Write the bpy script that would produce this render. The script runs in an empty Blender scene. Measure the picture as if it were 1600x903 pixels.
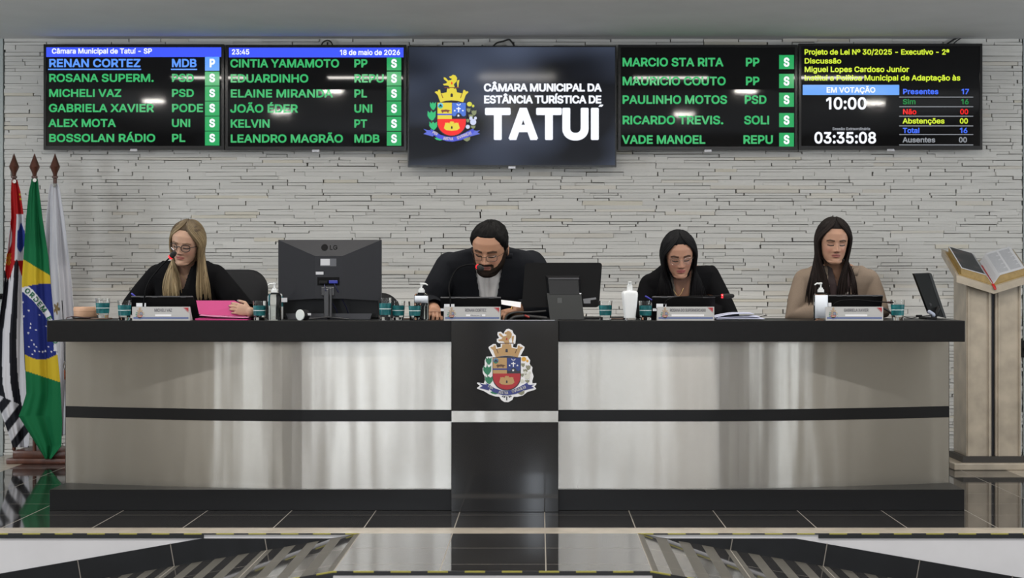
import bpy, bmesh, math, random
import numpy as np
from mathutils import Vector, Matrix, noise
from mathutils.bvhtree import BVHTree
from mathutils.geometry import tessellate_polygon

SC = bpy.context.scene
COL = SC.collection
R = random.Random(7)
PI = math.pi
rad = math.radians

# ------------------------------------------------------------------ camera
F, CX, CY, ZC = 2676.0, 842.0, 437.0, 1.2347     # focal length and principal point of the 1600x903 frame, eye height over the dais
cam = bpy.data.cameras.new('camera')
cam_ob = bpy.data.objects.new('camera', cam)
COL.objects.link(cam_ob)
cam_ob.location = (0, 0, ZC)
cam_ob.rotation_euler = (PI / 2, 0, 0)
cam.sensor_width = 36.0
cam.lens = 36.0 * F / 1600.0
cam.shift_x = (800.0 - CX) / 1600.0
cam.shift_y = (CY - 451.5) / 1600.0
cam.clip_end = 100
cam.dof.use_dof = True
cam.dof.focus_distance = 9.35
cam.dof.aperture_fstop = 4.5
SC.camera = cam_ob

# ------------------------------------------------------------------ colour management, world, lights
SC.view_settings.view_transform = 'Standard'
SC.view_settings.look = 'None'
SC.view_settings.exposure = 0.22
SC.view_settings.gamma = 1.0
SC.view_settings.use_curve_mapping = False
SC.cycles.use_denoising = True
SC.cycles.max_bounces = 8
SC.cycles.transparent_max_bounces = 12
SC.cycles.caustics_reflective = False
SC.cycles.caustics_refractive = False
world = bpy.data.worlds.new('world')
SC.world = world
world.use_nodes = True
world.node_tree.nodes['Background'].inputs[0].default_value = (0.75, 0.82, 1.0, 1)
world.node_tree.nodes['Background'].inputs[1].default_value = 0.25

def area(name, loc, size, power, color=(1, .95, .88), rot=(0, 0, 0)):
    l = bpy.data.lights.new(name, 'AREA')
    l.shape = 'RECTANGLE'; l.size, l.size_y = size
    l.energy = power; l.color = color
    o = bpy.data.objects.new(name, l); COL.objects.link(o)
    o.location = loc; o.rotation_euler = rot
    return o

HALL = [(-1.5, 2.6), (.95, 2.6), (-4.9, .1), (-.37, .0), (2.13, .5), (-3.0, -.9), (3.0, -.9), (-5.9, -2.3), (-4.2, -4.0),
        (5.2, -2.6), (-.6, -4.6), (2.4, -4.4)]
for i, (x, y) in enumerate(HALL):
    area('hall_lamp', (x, y, 3.97), (.30, .08), 34)
for x in (-4.2, -1.4, 1.2, 4.0):                                   # lamps in the hall ceiling just before the dais
    area('front_lamp', (x, 6.6, 3.95), (.62, .12), 52)
for x in (-2.75, -1.45, -.18, 1.1, 2.4):                           # recessed lamps over the council table
    area('soffit_lamp', (x, 9.65, 2.92), (.62, .16), 10)
for x, w, p in ((-4.95, .22, 10), (-2.35, 1.7, 84), (-.05, .25, 12), (1.1, .9, 42), (2.25, .25, 9), (4.15, .38, 19), (5.6, .3, 9)):     # added light panels at the hall's back, to brighten and streak the steel
    area('added_light_panel', (x, -8.68, 1.9), (w, 2.2), p, (.84, .91, 1.0), (-PI / 2, 0, PI))
for s in (-1, 1):                                                  # more added panels at the side walls, brightening ceiling and stone
    for y, w, p in ((-3.0, 2.4, 85), (7.5, 1.5, 125)):
        area('added_light_panel', (s * 7.35, y, 1.9), (w, 2.0), p, (.88, .94, 1.0), (PI / 2, 0, s * PI / 2))

# ------------------------------------------------------------------ helpers
def at(px, py, d):
    return Vector(((px - CX) * d / F, d, ZC - (py - CY) * d / F))
def ax(px, d): return (px - CX) * d / F
def az(py, d): return ZC - (py - CY) * d / F
def lerp(a, b, t): return a + (b - a) * t
def interp(x, pts):
    if x <= pts[0][0]: return pts[0][1]
    for (x0, y0), (x1, y1) in zip(pts, pts[1:]):
        if x <= x1: return y0 + (y1 - y0) * (x - x0) / (x1 - x0)
    return pts[-1][1]
def sstep(a, b, x):
    t = min(1, max(0, (x - a) / (b - a))); return t * t * (3 - 2 * t)

MATS = {}
def mat(name, col=(.5, .5, .5), rough=.5, metal=0.0, spec=.5, **kw):
    if name in MATS: return MATS[name]
    m = bpy.data.materials.new(name); m.use_nodes = True
    b = m.node_tree.nodes['Principled BSDF']
    b.inputs['Base Color'].default_value = (*col, 1)
    b.inputs['Roughness'].default_value = rough
    b.inputs['Metallic'].default_value = metal
    b.inputs['Specular IOR Level'].default_value = spec
    for k, v in kw.items():
        b.inputs[k.replace('_', ' ')].default_value = v
    m.diffuse_color = (*col, 1)
    MATS[name] = m
    return m
def nodes(m):
    t = m.node_tree
    def N(ty, **kw):
        n = t.nodes.new(ty)
        for k, v in kw.items(): setattr(n, k, v)
        return n
    return t, N, t.nodes['Principled BSDF'], t.links.new
def grain(m, scale=60, amount=.15, bump=0.0, stretch=(1, 1, 1), detail=4):
    """soft speckle in colour (and bump) from a noise texture"""
    t, N, b, L = nodes(m)
    tc = N('ShaderNodeTexCoord'); mp = N('ShaderNodeMapping'); nz = N('ShaderNodeTexNoise')
    mp.inputs['Scale'].default_value = stretch
    nz.inputs['Scale'].default_value = scale; nz.inputs['Detail'].default_value = detail
    L(tc.outputs['Object'], mp.inputs[0]); L(mp.outputs[0], nz.inputs['Vector'])
    c = b.inputs['Base Color'].default_value[:3]
    rp = N('ShaderNodeValToRGB')
    rp.color_ramp.elements[0].position = .3; rp.color_ramp.elements[1].position = .7
    rp.color_ramp.elements[0].color = (*[v * (1 - amount) for v in c], 1)
    rp.color_ramp.elements[1].color = (*[min(1, v * (1 + amount)) for v in c], 1)
    L(nz.outputs['Fac'], rp.inputs[0]); L(rp.outputs[0], b.inputs['Base Color'])
    if bump:
        bp = N('ShaderNodeBump'); bp.inputs['Strength'].default_value = bump; bp.inputs['Distance'].default_value = .01
        L(nz.outputs['Fac'], bp.inputs['Height']); L(bp.outputs[0], b.inputs['Normal'])
    return m
def attr_mat(name, rough=.6, spec=.4, **kw):
    """base colour from the painted pattern attribute 'tint'"""
    if name in MATS: return MATS[name]
    m = mat(name, (.5, .5, .5), rough, 0, spec, **kw)
    t, N, b, L = nodes(m)
    a = N('ShaderNodeAttribute', attribute_name='tint'); L(a.outputs['Color'], b.inputs['Base Color'])
    return m
def glow(name, col, strength=1.0):
    """a lit picture element of a screen, under the same glossy front"""
    if name in MATS: return MATS[name]
    m = mat(name, (.004, .004, .004), .12)
    b = m.node_tree.nodes['Principled BSDF']
    b.inputs['Emission Color'].default_value = (*col, 1)
    b.inputs['Emission Strength'].default_value = strength
    m.diffuse_color = (*col, 1)
    return m
def srgb(r, g, b):
    return tuple(((c / 255) / 12.92 if c / 255 < .04045 else ((c / 255 + .055) / 1.055) ** 2.4) for c in (r, g, b))

class G:
    """collects shapes in world coordinates and links them as ONE mesh object"""
    def __init__(s): s.v = []; s.f = []; s.mi = []; s.c = None
    def add(s, vs, fs, mi=0, M=None):
        n = len(s.v)
        s.v += [(M @ Vector(p)) if M else Vector(p) for p in vs]
        s.f += [tuple(i + n for i in f) for f in fs]
        s.mi += [mi] * len(fs)
        return s
    def box(s, lo, hi, mi=0, M=None, bev=0.0):
        x0, y0, z0 = lo; x1, y1, z1 = hi
        if bev:
            b = bev
            bm = bmesh.new(); bmesh.ops.create_cube(bm, size=1)
            for v in bm.verts: v.co = Vector((lerp(x0, x1, v.co.x + .5), lerp(y0, y1, v.co.y + .5), lerp(z0, z1, v.co.z + .5)))
            bmesh.ops.bevel(bm, geom=bm.edges[:], offset=b, segments=2, affect='EDGES', profile=.5)
            bm.verts.index_update()
            s.add([v.co.copy() for v in bm.verts], [[v.index for v in f.verts] for f in bm.faces], mi, M); bm.free()
            return s
        vs = [(x0, y0, z0), (x1, y0, z0), (x1, y1, z0), (x0, y1, z0), (x0, y0, z1), (x1, y0, z1), (x1, y1, z1), (x0, y1, z1)]
        return s.add(vs, [(0, 3, 2, 1), (4, 5, 6, 7), (0, 1, 5, 4), (1, 2, 6, 5), (2, 3, 7, 6), (3, 0, 4, 7)], mi, M)
    def loft(s, rings, mi=0, M=None, cap=True, closed=True):
        n = len(rings[0]); vs = [p for r in rings for p in r]; fs = []
        for i in range(len(rings) - 1):
            for j in range(n if closed else n - 1):
                k = (j + 1) % n
                fs.append((i * n + j, i * n + k, (i + 1) * n + k, (i + 1) * n + j))
        if cap:
            fs.append(tuple(range(n))[::-1]); fs.append(tuple((len(rings) - 1) * n + j for j in range(n)))
        return s.add(vs, fs, mi, M)
    def tube(s, pts, rs, n=10, mi=0, M=None, round_ends=True, flat=None):
        """tapered tube along a polyline; flat = (up vector, factor) squashes it along that vector"""
        pts = [Vector(p) for p in pts]
        if not hasattr(rs, '__len__'): rs = [rs] * len(pts)
        tg = []
        for i in range(len(pts)):
            a = pts[max(0, i - 1)]; b = pts[min(len(pts) - 1, i + 1)]
            d = (b - a); tg.append(d.normalized() if d.length > 1e-9 else Vector((0, 0, 1)))
        u = tg[0].orthogonal().normalized()
        if flat: u = (flat[0] - tg[0] * flat[0].dot(tg[0])).normalized()
        rings = []
        def ring(c, u, w, r, k=1.0):
            f = flat[1] if flat else 1.0
            return [c + (u * math.cos(2 * PI * j / n) * f + w * math.sin(2 * PI * j / n)) * r for j in range(n)]
        for i, (p, t, r) in enumerate(zip(pts, tg, rs)):
            u = (u - t * u.dot(t)); u = u.normalized() if u.length > 1e-6 else t.orthogonal().normalized()
            w = t.cross(u)
            if i == 0 and round_ends:
                for a in (75, 50, 25): rings.append(ring(p - t * r * math.sin(rad(a)), u, w, r * math.cos(rad(a))))
            rings.append(ring(p, u, w, r))
            if i == len(pts) - 1 and round_ends:
                for a in (25, 50, 75): rings.append(ring(p + t * r * math.sin(rad(a)), u, w, r * math.cos(rad(a))))
        return s.loft(rings, mi, M)
    def lathe(s, prof, c=(0, 0, 0), n=28, mi=0, M=None, cap=True):
        c = Vector(c)
        rings = [[c + Vector((r * math.cos(2 * PI * j / n), r * math.sin(2 * PI * j / n), z)) for j in range(n)] for r, z in prof]
        return s.loft(rings, mi, M, cap)
    def prism(s, poly, place, mi=0):
        """poly: 2D points; place(x, y, k) gives the front (k=0) and back (k=1) world points"""
        n = len(poly)
        vs = [place(x, y, 0) for x, y in poly] + [place(x, y, 1) for x, y in poly]
        a = sum(poly[i][0] * poly[(i + 1) % n][1] - poly[(i + 1) % n][0] * poly[i][1] for i in range(n))
        fs = [tuple(range(n)), tuple(range(2 * n - 1, n - 1, -1))] + [(i, n + i, n + (i + 1) % n, (i + 1) % n) for i in range(n)]
        return s.add(vs, fs, mi)
    def build(s, name, mats, parent=None, smooth=False, loc=None, recalc=True, colors=None, edge=None):
        if not isinstance(mats, (list, tuple)): mats = [mats]
        org = Vector(loc) if loc is not None else (world_loc(parent) if parent else Vector())
        me = bpy.data.meshes.new(name)
        me.from_pydata([tuple(p - org) for p in s.v], [], s.f)
        for m in mats: me.materials.append(m)
        me.polygons.foreach_set('material_index', s.mi)
        if recalc:
            bm = bmesh.new(); bm.from_mesh(me); bmesh.ops.recalc_face_normals(bm, faces=bm.faces[:]); bm.to_mesh(me); bm.free()
        if smooth: me.polygons.foreach_set('use_smooth', [True] * len(me.polygons))
        if edge and smooth: me.set_sharp_from_angle(angle=rad(edge))
        if colors is not None: set_tint(me, colors)
        o = bpy.data.objects.new(name, me); COL.objects.link(o)
        if parent:
            o.parent = parent
            o.location = org - world_loc(parent)
        else: o.location = org
        return o
def set_tint(me, colors):
    a = me.color_attributes.new('tint', 'FLOAT_COLOR', 'POINT')
    c = np.ones((len(me.vertices), 4), np.float32); c[:, :3] = np.asarray(colors, np.float32)[:, :3]
    a.data.foreach_set('color', c.ravel())
def world_loc(o):
    v = Vector(o.location)
    return v + world_loc(o.parent) if o.parent else v
def tag(o, label=None, cat=None, group=None, kind=None):
    if label: o['label'] = label
    if cat: o['category'] = cat
    if group: o['group'] = group
    if kind: o['kind'] = kind
    return o
def thing(name, label, cat, loc, group=None):
    o = bpy.data.objects.new(name, None); COL.objects.link(o); o.location = loc
    o.empty_display_size = .05
    return tag(o, label, cat, group)
def copy_tree(o, loc=None, label=None, parent=None):
    c = o.copy(); COL.objects.link(c)
    if parent: c.parent = parent
    if loc is not None: c.location = loc
    if label: c['label'] = label
    for ch in [k for k in bpy.data.objects if k.parent == o]:
        copy_tree(ch, parent=c)
    return c
def structure(o): return tag(o, kind='structure')
def rounded(x0, y0, x1, y1, r, n=5):
    pts = []
    for cx, cy, a0 in ((x1 - r, y1 - r, 0), (x0 + r, y1 - r, 90), (x0 + r, y0 + r, 180), (x1 - r, y0 + r, 270)):
        for i in range(n + 1):
            a = rad(a0 + 90 * i / n); pts.append((cx + r * math.cos(a), cy + r * math.sin(a)))
    return pts
def ellipse(cx, cy, rx, ry, n=20, rot=0):
    return [(cx + rx * math.cos(2 * PI * i / n) * math.cos(rot) - ry * math.sin(2 * PI * i / n) * math.sin(rot),
             cy + rx * math.cos(2 * PI * i / n) * math.sin(rot) + ry * math.sin(2 * PI * i / n) * math.cos(rot)) for i in range(n)]
def star(cx, cy, r, n=5):
    return [(cx + (r if i % 2 == 0 else r * .42) * math.sin(PI * i / n), cy - (r if i % 2 == 0 else r * .42) * math.cos(PI * i / n)) for i in range(2 * n)]

# ------------------------------------------------------------------ lettering (letter outlines drawn here, filled as flat shapes)
GLYPHS = {}
for _l in """A192|7,0 81,203 110,203 185,0 158,0 115,121 106,149 93,191 98,191 85,148 76,121 34,0|44,57 44,79 148,79 148,57
B182|24,0 24,203 96,203 107,203 116,202 124,199 132,196 144,188 152,177 158,164 159,150 158,138 155,128 143,114 126,107 126,105 136,103 145,98 154,91 161,81 166,69 167,54 165,40 160,27 151,16 138,7 130,4 120,2 110,0 99,0|50,23 98,23 109,23 118,25 126,28 132,32 140,42 142,55 141,65 137,74 131,81 122,87 112,91 99,92 50,92|50,114 95,114 115,118 123,124 129,131 133,139 134,149 132,161 125,172 113,178 96,181 50,181
C204|107,-3 94,-2 82,0 71,4 60,10 50,17 42,25 34,35 28,46 23,58 19,72 17,86 16,102 17,117 19,132 23,145 28,157 34,168 42,178 50,186 60,193 71,199 82,203 94,205 107,206 136,202 149,196 161,188 171,179 179,167 185,154 189,139 163,139 156,158 143,171 126,180 107,182 98,182 89,180 81,177 73,173 66,168 60,161 55,154 50,146 46,136 44,126 42,114 41,102 42,89 44,78 46,67 50,58 55,49 60,42 67,36 74,31 81,26 89,24 98,22 107,21 126,24 143,32 156,46 163,64 189,64 185,49 179,36 171,25 161,15 149,7 136,2 122,-2
D201|88,0 38,0 38,23 86,23 98,23 109,25 118,28 127,32 135,38 141,44 147,51 152,60 155,69 158,79 159,90 160,102 159,114 158,125 155,135 152,144 147,153 142,160 135,166 128,171 119,175 110,178 100,180 88,181 37,181 37,203 90,203 104,203 118,200 130,197 141,191 151,185 160,177 167,167 173,156 178,145 182,131 184,117 185,102 184,87 182,73 178,59 173,47 167,37 159,27 150,19 140,12 129,7 116,3 102,1|50,203 50,0 24,0 24,203
E167|24,0 24,203 149,203 149,181 50,181 50,114 142,114 142,91 50,91 50,23 150,23 150,0
F164|24,0 24,203 148,203 148,181 50,181 50,111 138,111 138,88 50,88 50,0
G208|107,-3 94,-2 82,0 70,4 60,10 50,17 41,25 34,35 28,46 23,58 19,72 17,86 16,102 17,117 19,132 23,145 28,157 34,168 41,178 50,186 60,193 70,199 81,203 93,205 106,206 122,205 136,201 149,196 161,188 171,178 180,167 186,154 190,139 163,139 155,157 142,171 126,179 106,182 97,182 89,180 81,177 73,173 66,168 60,161 55,154 50,146 46,136 44,126 42,114 41,102 42,89 44,78 46,67 50,58 55,49 60,42 67,36 74,31 81,26 90,24 98,22 107,21 124,23 138,28 150,37 158,49 162,56 164,64 165,72 166,81 174,80 113,80 113,102 191,102 191,80 191,68 188,57 185,46 180,36 174,28 167,20 160,13 151,8 141,3 130,0 119,-2
H207|24,0 24,203 50,203 50,116 157,116 157,203 183,203 183,0 157,0 157,93 50,93 50,0
I75|24,0 24,203 50,203 50,0
J159|74,-3 61,-2 50,1 39,6 30,13 23,22 17,32 14,44 13,58 13,69 39,69 39,58 41,42 49,30 60,22 74,20 88,22 99,30 106,42 109,58 109,203 135,203 135,58 133,44 130,32 125,22 118,13 109,6 98,1 87,-2
K187|42,58 42,86 56,104 70,121 85,138 145,203 179,203 92,110 91,110|24,0 24,203 50,203 50,134 50,90 50,77 50,0|149,0 75,104 91,124 179,0
L157|24,0 24,203 50,203 50,23 144,23 144,0
M251|24,0 24,203 61,203 111,75 115,64 120,49 125,34 129,20 123,20 127,33 132,48 137,63 141,75 191,203 227,203 227,0 202,0 202,116 202,131 202,147 202,165 203,183 205,183 199,164 193,145 187,129 182,116 137,0 114,0 68,116 64,128 58,144 52,163 45,183 48,183 48,166 48,149 49,131 49,116 49,0
N209|24,0 24,203 54,203 137,73 145,60 155,43 166,22 162,21 160,43 160,63 160,78 160,203 185,203 185,0 155,0 81,116 71,132 59,152 43,181 48,181 49,153 50,131 50,116 50,0
O213|107,-3 94,-2 82,0 71,4 60,10 50,17 42,25 34,35 28,46 23,58 19,72 17,86 16,102 17,117 19,132 23,145 28,157 34,168 42,178 50,186 60,193 71,199 82,203 94,205 107,206 120,205 132,203 143,199 153,193 163,186 172,178 179,168 186,157 191,145 194,132 196,117 197,102 196,86 194,72 191,58 186,46 179,35 172,25 163,17 153,10 143,4 132,0 120,-2|107,21 116,22 124,23 132,26 140,30 147,36 153,42 159,49 163,58 167,67 170,78 172,89 172,102 172,114 170,126 167,136 163,146 159,154 153,162 147,168 140,173 132,177 124,180 116,182 107,182 98,182 89,180 81,177 74,173 67,168 60,162 55,154 50,146 46,136 44,126 42,114 41,102 42,89 44,78 46,67 50,58 55,49 60,42 67,36 74,30 81,26 89,23 98,22
P178|24,0 24,203 94,203 105,203 116,201 125,199 133,195 140,190 146,185 152,179 156,172 159,164 162,156 163,148 163,139 163,130 162,122 159,114 156,106 152,99 146,93 140,88 133,83 125,79 116,76 105,75 94,74 44,74 44,97 93,97 107,98 119,102 127,109 133,117 137,128 138,139 137,150 133,161 127,169 119,175 107,179 93,181 50,181 50,0
Q213|98,64 125,64 148,34 153,26 187,-19 160,-19 138,11 132,18|107,-3 94,-2 82,0 71,4 60,10 50,17 42,25 34,35 28,46 23,58 19,72 17,86 16,102 17,117 19,132 23,145 28,157 34,168 42,178 50,186 60,193 71,199 82,203 94,205 107,206 120,205 132,203 143,199 153,193 163,186 172,178 179,168 186,157 191,145 194,132 196,117 197,102 196,86 194,72 191,58 186,46 179,35 172,25 163,17 153,10 143,4 132,0 120,-2|107,21 116,22 124,23 132,26 140,30 147,36 153,42 159,49 163,58 167,67 170,78 172,89 172,102 172,114 170,126 167,136 163,146 159,154 153,162 147,168 140,173 132,177 124,180 116,182 107,182 98,182 89,180 81,177 74,173 67,168 60,162 55,154 50,146 46,136 44,126 42,114 41,102 42,89 44,78 46,67 50,58 55,49 60,42 67,36 74,30 81,26 89,23 98,22
R180|24,0 24,203 94,203 106,203 116,201 125,199 133,195 147,186 156,173 159,166 162,158 163,150 164,141 163,132 162,124 159,116 156,109 147,96 133,87 125,83 116,81 106,80 94,79 39,79 39,102 93,102 108,103 119,107 128,112 133,120 137,130 138,141 137,152 133,162 128,170 119,176 108,180 93,181 50,181 50,0|141,0 92,92 121,92 171,0
S179|89,-4 79,-3 69,-2 60,1 51,4 43,8 36,12 31,18 26,24 21,31 18,38 16,46 15,55 42,55 44,44 49,35 57,28 67,23 89,20 103,21 114,24 124,29 132,37 137,46 138,56 137,65 133,72 118,82 98,89 73,96 62,100 51,104 42,110 34,116 28,123 24,130 22,139 21,149 23,165 30,179 35,185 41,191 48,195 55,199 63,202 72,204 81,206 91,206 101,206 110,204 118,202 126,199 140,191 151,179 158,166 160,151 135,151 131,165 121,175 114,179 107,181 99,183 90,183 78,182 67,179 58,174 51,167 47,159 46,150 48,141 52,133 68,123 85,117 106,112 125,105 143,95 158,79 162,68 163,55 161,40 155,25 150,19 144,13 137,8 129,4 121,1 111,-2 101,-3
T179|13,181 13,203 167,203 167,181 103,181 103,0 77,0 77,181
U207|104,-3 92,-3 81,-1 71,2 62,6 53,11 46,17 39,24 34,32 30,40 26,49 25,59 24,69 24,203 50,203 50,71 51,57 56,45 64,35 75,27 88,22 104,21 119,22 132,27 143,35 151,45 155,57 157,71 157,203 183,203 183,69 182,59 180,49 177,40 173,32 168,24 161,17 154,11 145,6 136,2 126,-1 115,-3
V192|82,0 7,203 34,203 77,82 86,55 99,12 94,12 107,55 116,82 158,203 185,203 111,0
W274|62,0 7,203 33,203 65,78 70,58 75,37 79,16 76,16 80,37 85,58 90,78 122,203 152,203 185,78 190,58 194,37 199,16 195,16 200,37 204,58 209,78 241,203 268,203 212,0 182,0 147,129 141,157 134,190 140,190 134,158 127,129 92,0
X190|7,0 87,114 87,95 12,203 42,203 71,160 82,144 89,132 97,117 93,117 101,131 109,144 119,160 149,203 178,203 104,96 104,115 182,0 153,0 117,52 107,66 100,78 92,92 98,92 90,79 82,66 73,52 37,0
Y189|81,0 81,83 7,203 36,203 77,138 89,117 100,92 89,92 100,117 112,138 152,203 182,203 107,83 107,0
Z175|17,0 17,19 109,154 122,172 136,190 139,182 114,181 89,181 16,181 16,203 159,203 159,185 67,51 54,32 39,13 36,22 61,23 86,23 160,23 160,0
0181|91,-3 80,-2 70,0 60,4 52,10 44,16 38,25 32,34 28,45 24,58 21,71 20,86 19,102 20,117 21,132 24,146 28,158 32,169 38,179 45,187 52,194 61,199 70,203 80,205 91,206 102,205 112,203 121,199 129,194 137,187 143,179 149,169 154,158 157,146 160,132 162,117 162,102 162,86 160,71 157,58 154,45 149,34 143,25 137,16 129,10 121,4 112,0 102,-2|91,20 104,22 116,29 121,35 125,41 129,49 132,57 134,67 136,78 137,89 138,102 137,114 136,126 134,136 132,146 129,155 125,162 121,169 116,174 104,181 91,184 77,181 65,174 60,169 56,162 52,155 49,146 47,136 45,126 44,114 44,102 44,89 45,78 47,67 49,57 52,49 56,41 60,35 65,29 77,22
1150|110,203 110,0 85,0 85,179 84,179 34,143 34,171 79,203
2181|26,0 26,19 94,91 113,113 124,131 128,149 127,159 123,167 117,174 109,180 89,184 78,183 69,179 61,173 56,165 52,156 51,145 26,145 27,154 28,162 31,170 34,177 44,189 57,198 65,202 73,204 81,206 90,206 99,206 107,204 115,202 122,199 135,190 144,178 150,164 152,149 148,127 134,103 107,72 61,24 61,23 156,23 156,0
3181|87,-3 78,-2 69,-1 61,1 53,4 39,12 28,23 21,37 17,53 44,53 46,43 51,35 57,28 66,24 87,20 110,24 119,30 126,37 130,47 132,58 130,69 126,78 120,87 110,93 97,98 80,99 63,99 63,120 115,179 115,181 28,181 28,203 149,203 149,184 85,111 85,116 95,116 105,115 115,113 123,110 131,106 138,101 144,96 148,89 152,82 155,74 157,66 157,58 157,49 155,41 152,34 148,26 143,20 137,14 131,9 123,5 115,2 107,-1 97,-2
4181|16,42 16,63 99,203 124,203 43,66 43,65 165,65 165,42|113,0 113,48 113,58 113,127 137,127 137,0
5181|88,-3 80,-2 71,-1 63,1 56,4 43,13 33,24 27,37 24,52 49,52 51,43 55,36 69,24 88,20 100,21 110,26 119,33 126,42 130,53 131,65 130,77 125,88 119,98 110,105 99,109 87,111 67,107 51,98 27,101 38,203 147,203 147,181 60,181 54,121 71,130 92,133 105,132 118,128 129,122 138,114 146,104 152,92 155,79 156,65 156,56 154,47 151,38 148,30 143,23 137,17 131,11 123,6 116,2 107,-1 98,-2
6181|91,-3 81,-2 73,-1 64,2 57,6 50,11 44,16 38,23 34,30 30,38 28,46 26,55 25,65 27,80 32,96 55,136 101,203 129,203 60,104 58,104 66,115 78,123 94,126 103,125 111,124 119,121 126,118 139,108 148,96 151,89 154,81 155,72 156,63 155,54 153,45 151,37 147,29 142,22 137,16 131,10 124,6 116,2 108,-1 100,-2|91,19 102,21 111,25 120,32 126,41 130,51 131,63 130,75 126,85 120,94 111,101 102,105 91,106 79,105 70,101 61,94 55,86 51,75 50,63 51,51 55,41 61,32 70,25 79,21
7181|39,0 129,179 129,181 25,181 25,203 156,203 156,179 66,0
8181|91,-3 81,-2 71,-1 62,1 54,5 40,13 30,25 23,38 21,54 22,67 26,78 32,88 40,96 50,102 61,106 61,107 48,113 37,123 30,137 28,152 30,167 36,180 46,191 58,199 66,202 73,204 82,206 91,206 99,206 107,204 115,202 122,199 135,191 145,180 151,167 153,152 150,137 144,123 133,113 120,107 120,106 131,102 140,96 149,88 155,78 159,67 160,54 158,38 151,25 141,13 127,5 119,1 110,-1 100,-2|91,20 103,21 114,24 123,29 129,37 133,45 135,55 133,66 129,75 122,83 113,89 102,93 91,94 78,93 68,89 59,83 52,75 48,66 46,55 48,45 52,37 58,29 67,24 78,21|91,116 110,120 117,125 123,132 126,141 128,150 127,160 123,168 117,175 110,180 91,184 71,180 63,175 58,168 54,160 53,150 54,141 58,132 64,125 71,120
9181|90,206 100,206 108,204 116,201 124,198 131,193 137,187 143,181 147,174 151,166 153,157 155,148 156,139 154,124 149,108 126,67 80,0 52,0 121,99 123,99 115,88 103,81 87,78 78,78 70,80 62,82 55,86 42,95 33,108 30,115 27,123 26,131 25,141 26,150 28,159 30,167 34,175 38,182 44,188 50,193 57,198 65,201 73,204 81,206|90,184 79,183 70,178 61,172 55,163 51,152 50,141 51,129 55,118 61,109 70,103 79,99 90,97 102,99 111,103 120,109 126,118 130,128 131,140 130,152 126,163 120,172 112,178 102,183
a156|64,-3 50,-2 38,2 27,9 19,18 14,29 12,43 13,55 17,64 23,72 31,77 50,84 71,88 93,91 106,94 109,97 110,102 110,103 107,119 96,129 78,132 60,129 47,120 40,110 16,116 23,129 31,138 42,145 53,150 78,154 96,152 114,144 122,137 129,128 133,116 135,101 135,0 111,0 111,21 109,21 101,10 86,0|68,18 81,19 91,23 99,30 105,37 109,46 110,55 110,76 104,73 93,70 80,68 70,67 54,63 41,56 38,50 37,42 41,29 52,21
b170|92,-3 79,-2 69,2 55,12 47,23 45,23 45,0 21,0 21,203 45,203 45,128 47,128 55,138 69,149 79,153 92,154 101,153 110,151 118,148 125,144 132,139 138,133 143,125 148,117 151,108 154,98 156,87 156,76 156,64 154,53 152,43 148,34 144,25 138,18 132,12 125,6 118,2 110,-1 101,-3|88,19 101,21 112,26 120,35 126,47 130,60 131,76 130,91 126,104 120,116 112,125 101,130 88,132 75,130 64,125 56,116 50,105 46,92 45,76 46,60 50,46 56,35 65,26 75,21
c158|83,-3 73,-3 64,-1 55,2 47,7 39,12 33,18 27,26 22,34 19,43 16,53 14,64 14,75 14,86 16,97 19,107 22,116 27,125 33,132 39,139 47,144 55,148 64,151 73,153 83,154 104,151 122,142 136,129 145,111 121,105 116,116 108,124 97,130 83,132 69,130 58,124 49,115 43,103 40,90 39,75 40,60 43,47 49,35 58,26 69,21 83,19 97,21 108,26 117,35 122,47 145,41 136,22 122,9 104,0
d170|78,-3 69,-3 60,-1 52,2 45,6 38,12 32,18 26,25 22,34 18,43 16,53 14,64 14,76 14,87 16,98 18,108 22,117 26,125 32,133 38,139 45,144 52,148 60,151 69,153 78,154 91,153 101,149 115,138 122,128 124,128 124,203 149,203 149,0 125,0 125,23 123,23 115,12 101,2 91,-2|82,19 95,21 105,26 114,35 120,46 123,60 125,76 123,92 120,105 114,116 105,125 95,130 82,132 69,130 58,125 49,116 43,104 40,91 39,76 40,60 43,47 50,35 58,26 69,21
e162|85,-3 74,-3 64,-1 55,2 47,7 39,12 33,18 27,26 22,34 18,43 16,53 14,63 14,75 14,86 16,97 18,107 22,116 27,124 32,132 39,138 46,144 54,148 63,151 72,153 82,154 106,150 118,144 128,136 136,126 143,113 145,105 147,97 148,88 148,78 148,68 30,68 30,88 135,88 124,81 123,95 119,107 113,118 105,126 95,130 82,132 69,130 59,125 50,118 44,108 40,97 38,84 38,71 40,55 44,42 51,32 60,25 72,20 85,18 101,21 114,29 122,42 146,36 141,25 134,16 125,8 113,2 100,-2
f101|91,152 91,131 3,131 3,152|32,0 32,173 34,185 38,194 45,202 54,208 75,212 89,211 97,208 91,187 86,189 78,190 68,188 62,184 58,177 57,167 57,0
g170|83,-60 67,-59 54,-56 33,-44 20,-28 41,-16 49,-26 62,-35 83,-39 100,-37 113,-30 122,-19 125,-2 125,27 122,27 115,17 101,6 91,3 78,2 69,2 61,4 53,7 45,11 38,16 32,21 27,28 22,36 18,45 16,54 14,65 14,76 14,88 16,98 18,108 22,117 27,125 32,133 38,139 45,144 53,148 61,151 69,153 78,154 91,153 101,149 115,138 123,128 125,128 125,152 149,152 149,-4 148,-13 147,-22 144,-29 140,-36 130,-47 116,-54 108,-57 100,-59 92,-60|82,24 95,25 105,30 114,38 120,48 124,62 125,77 124,92 120,106 114,117 106,125 95,130 82,132 69,130 58,125 50,116 43,105 40,92 39,77 40,62 43,49 50,38 58,30 69,25
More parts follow.
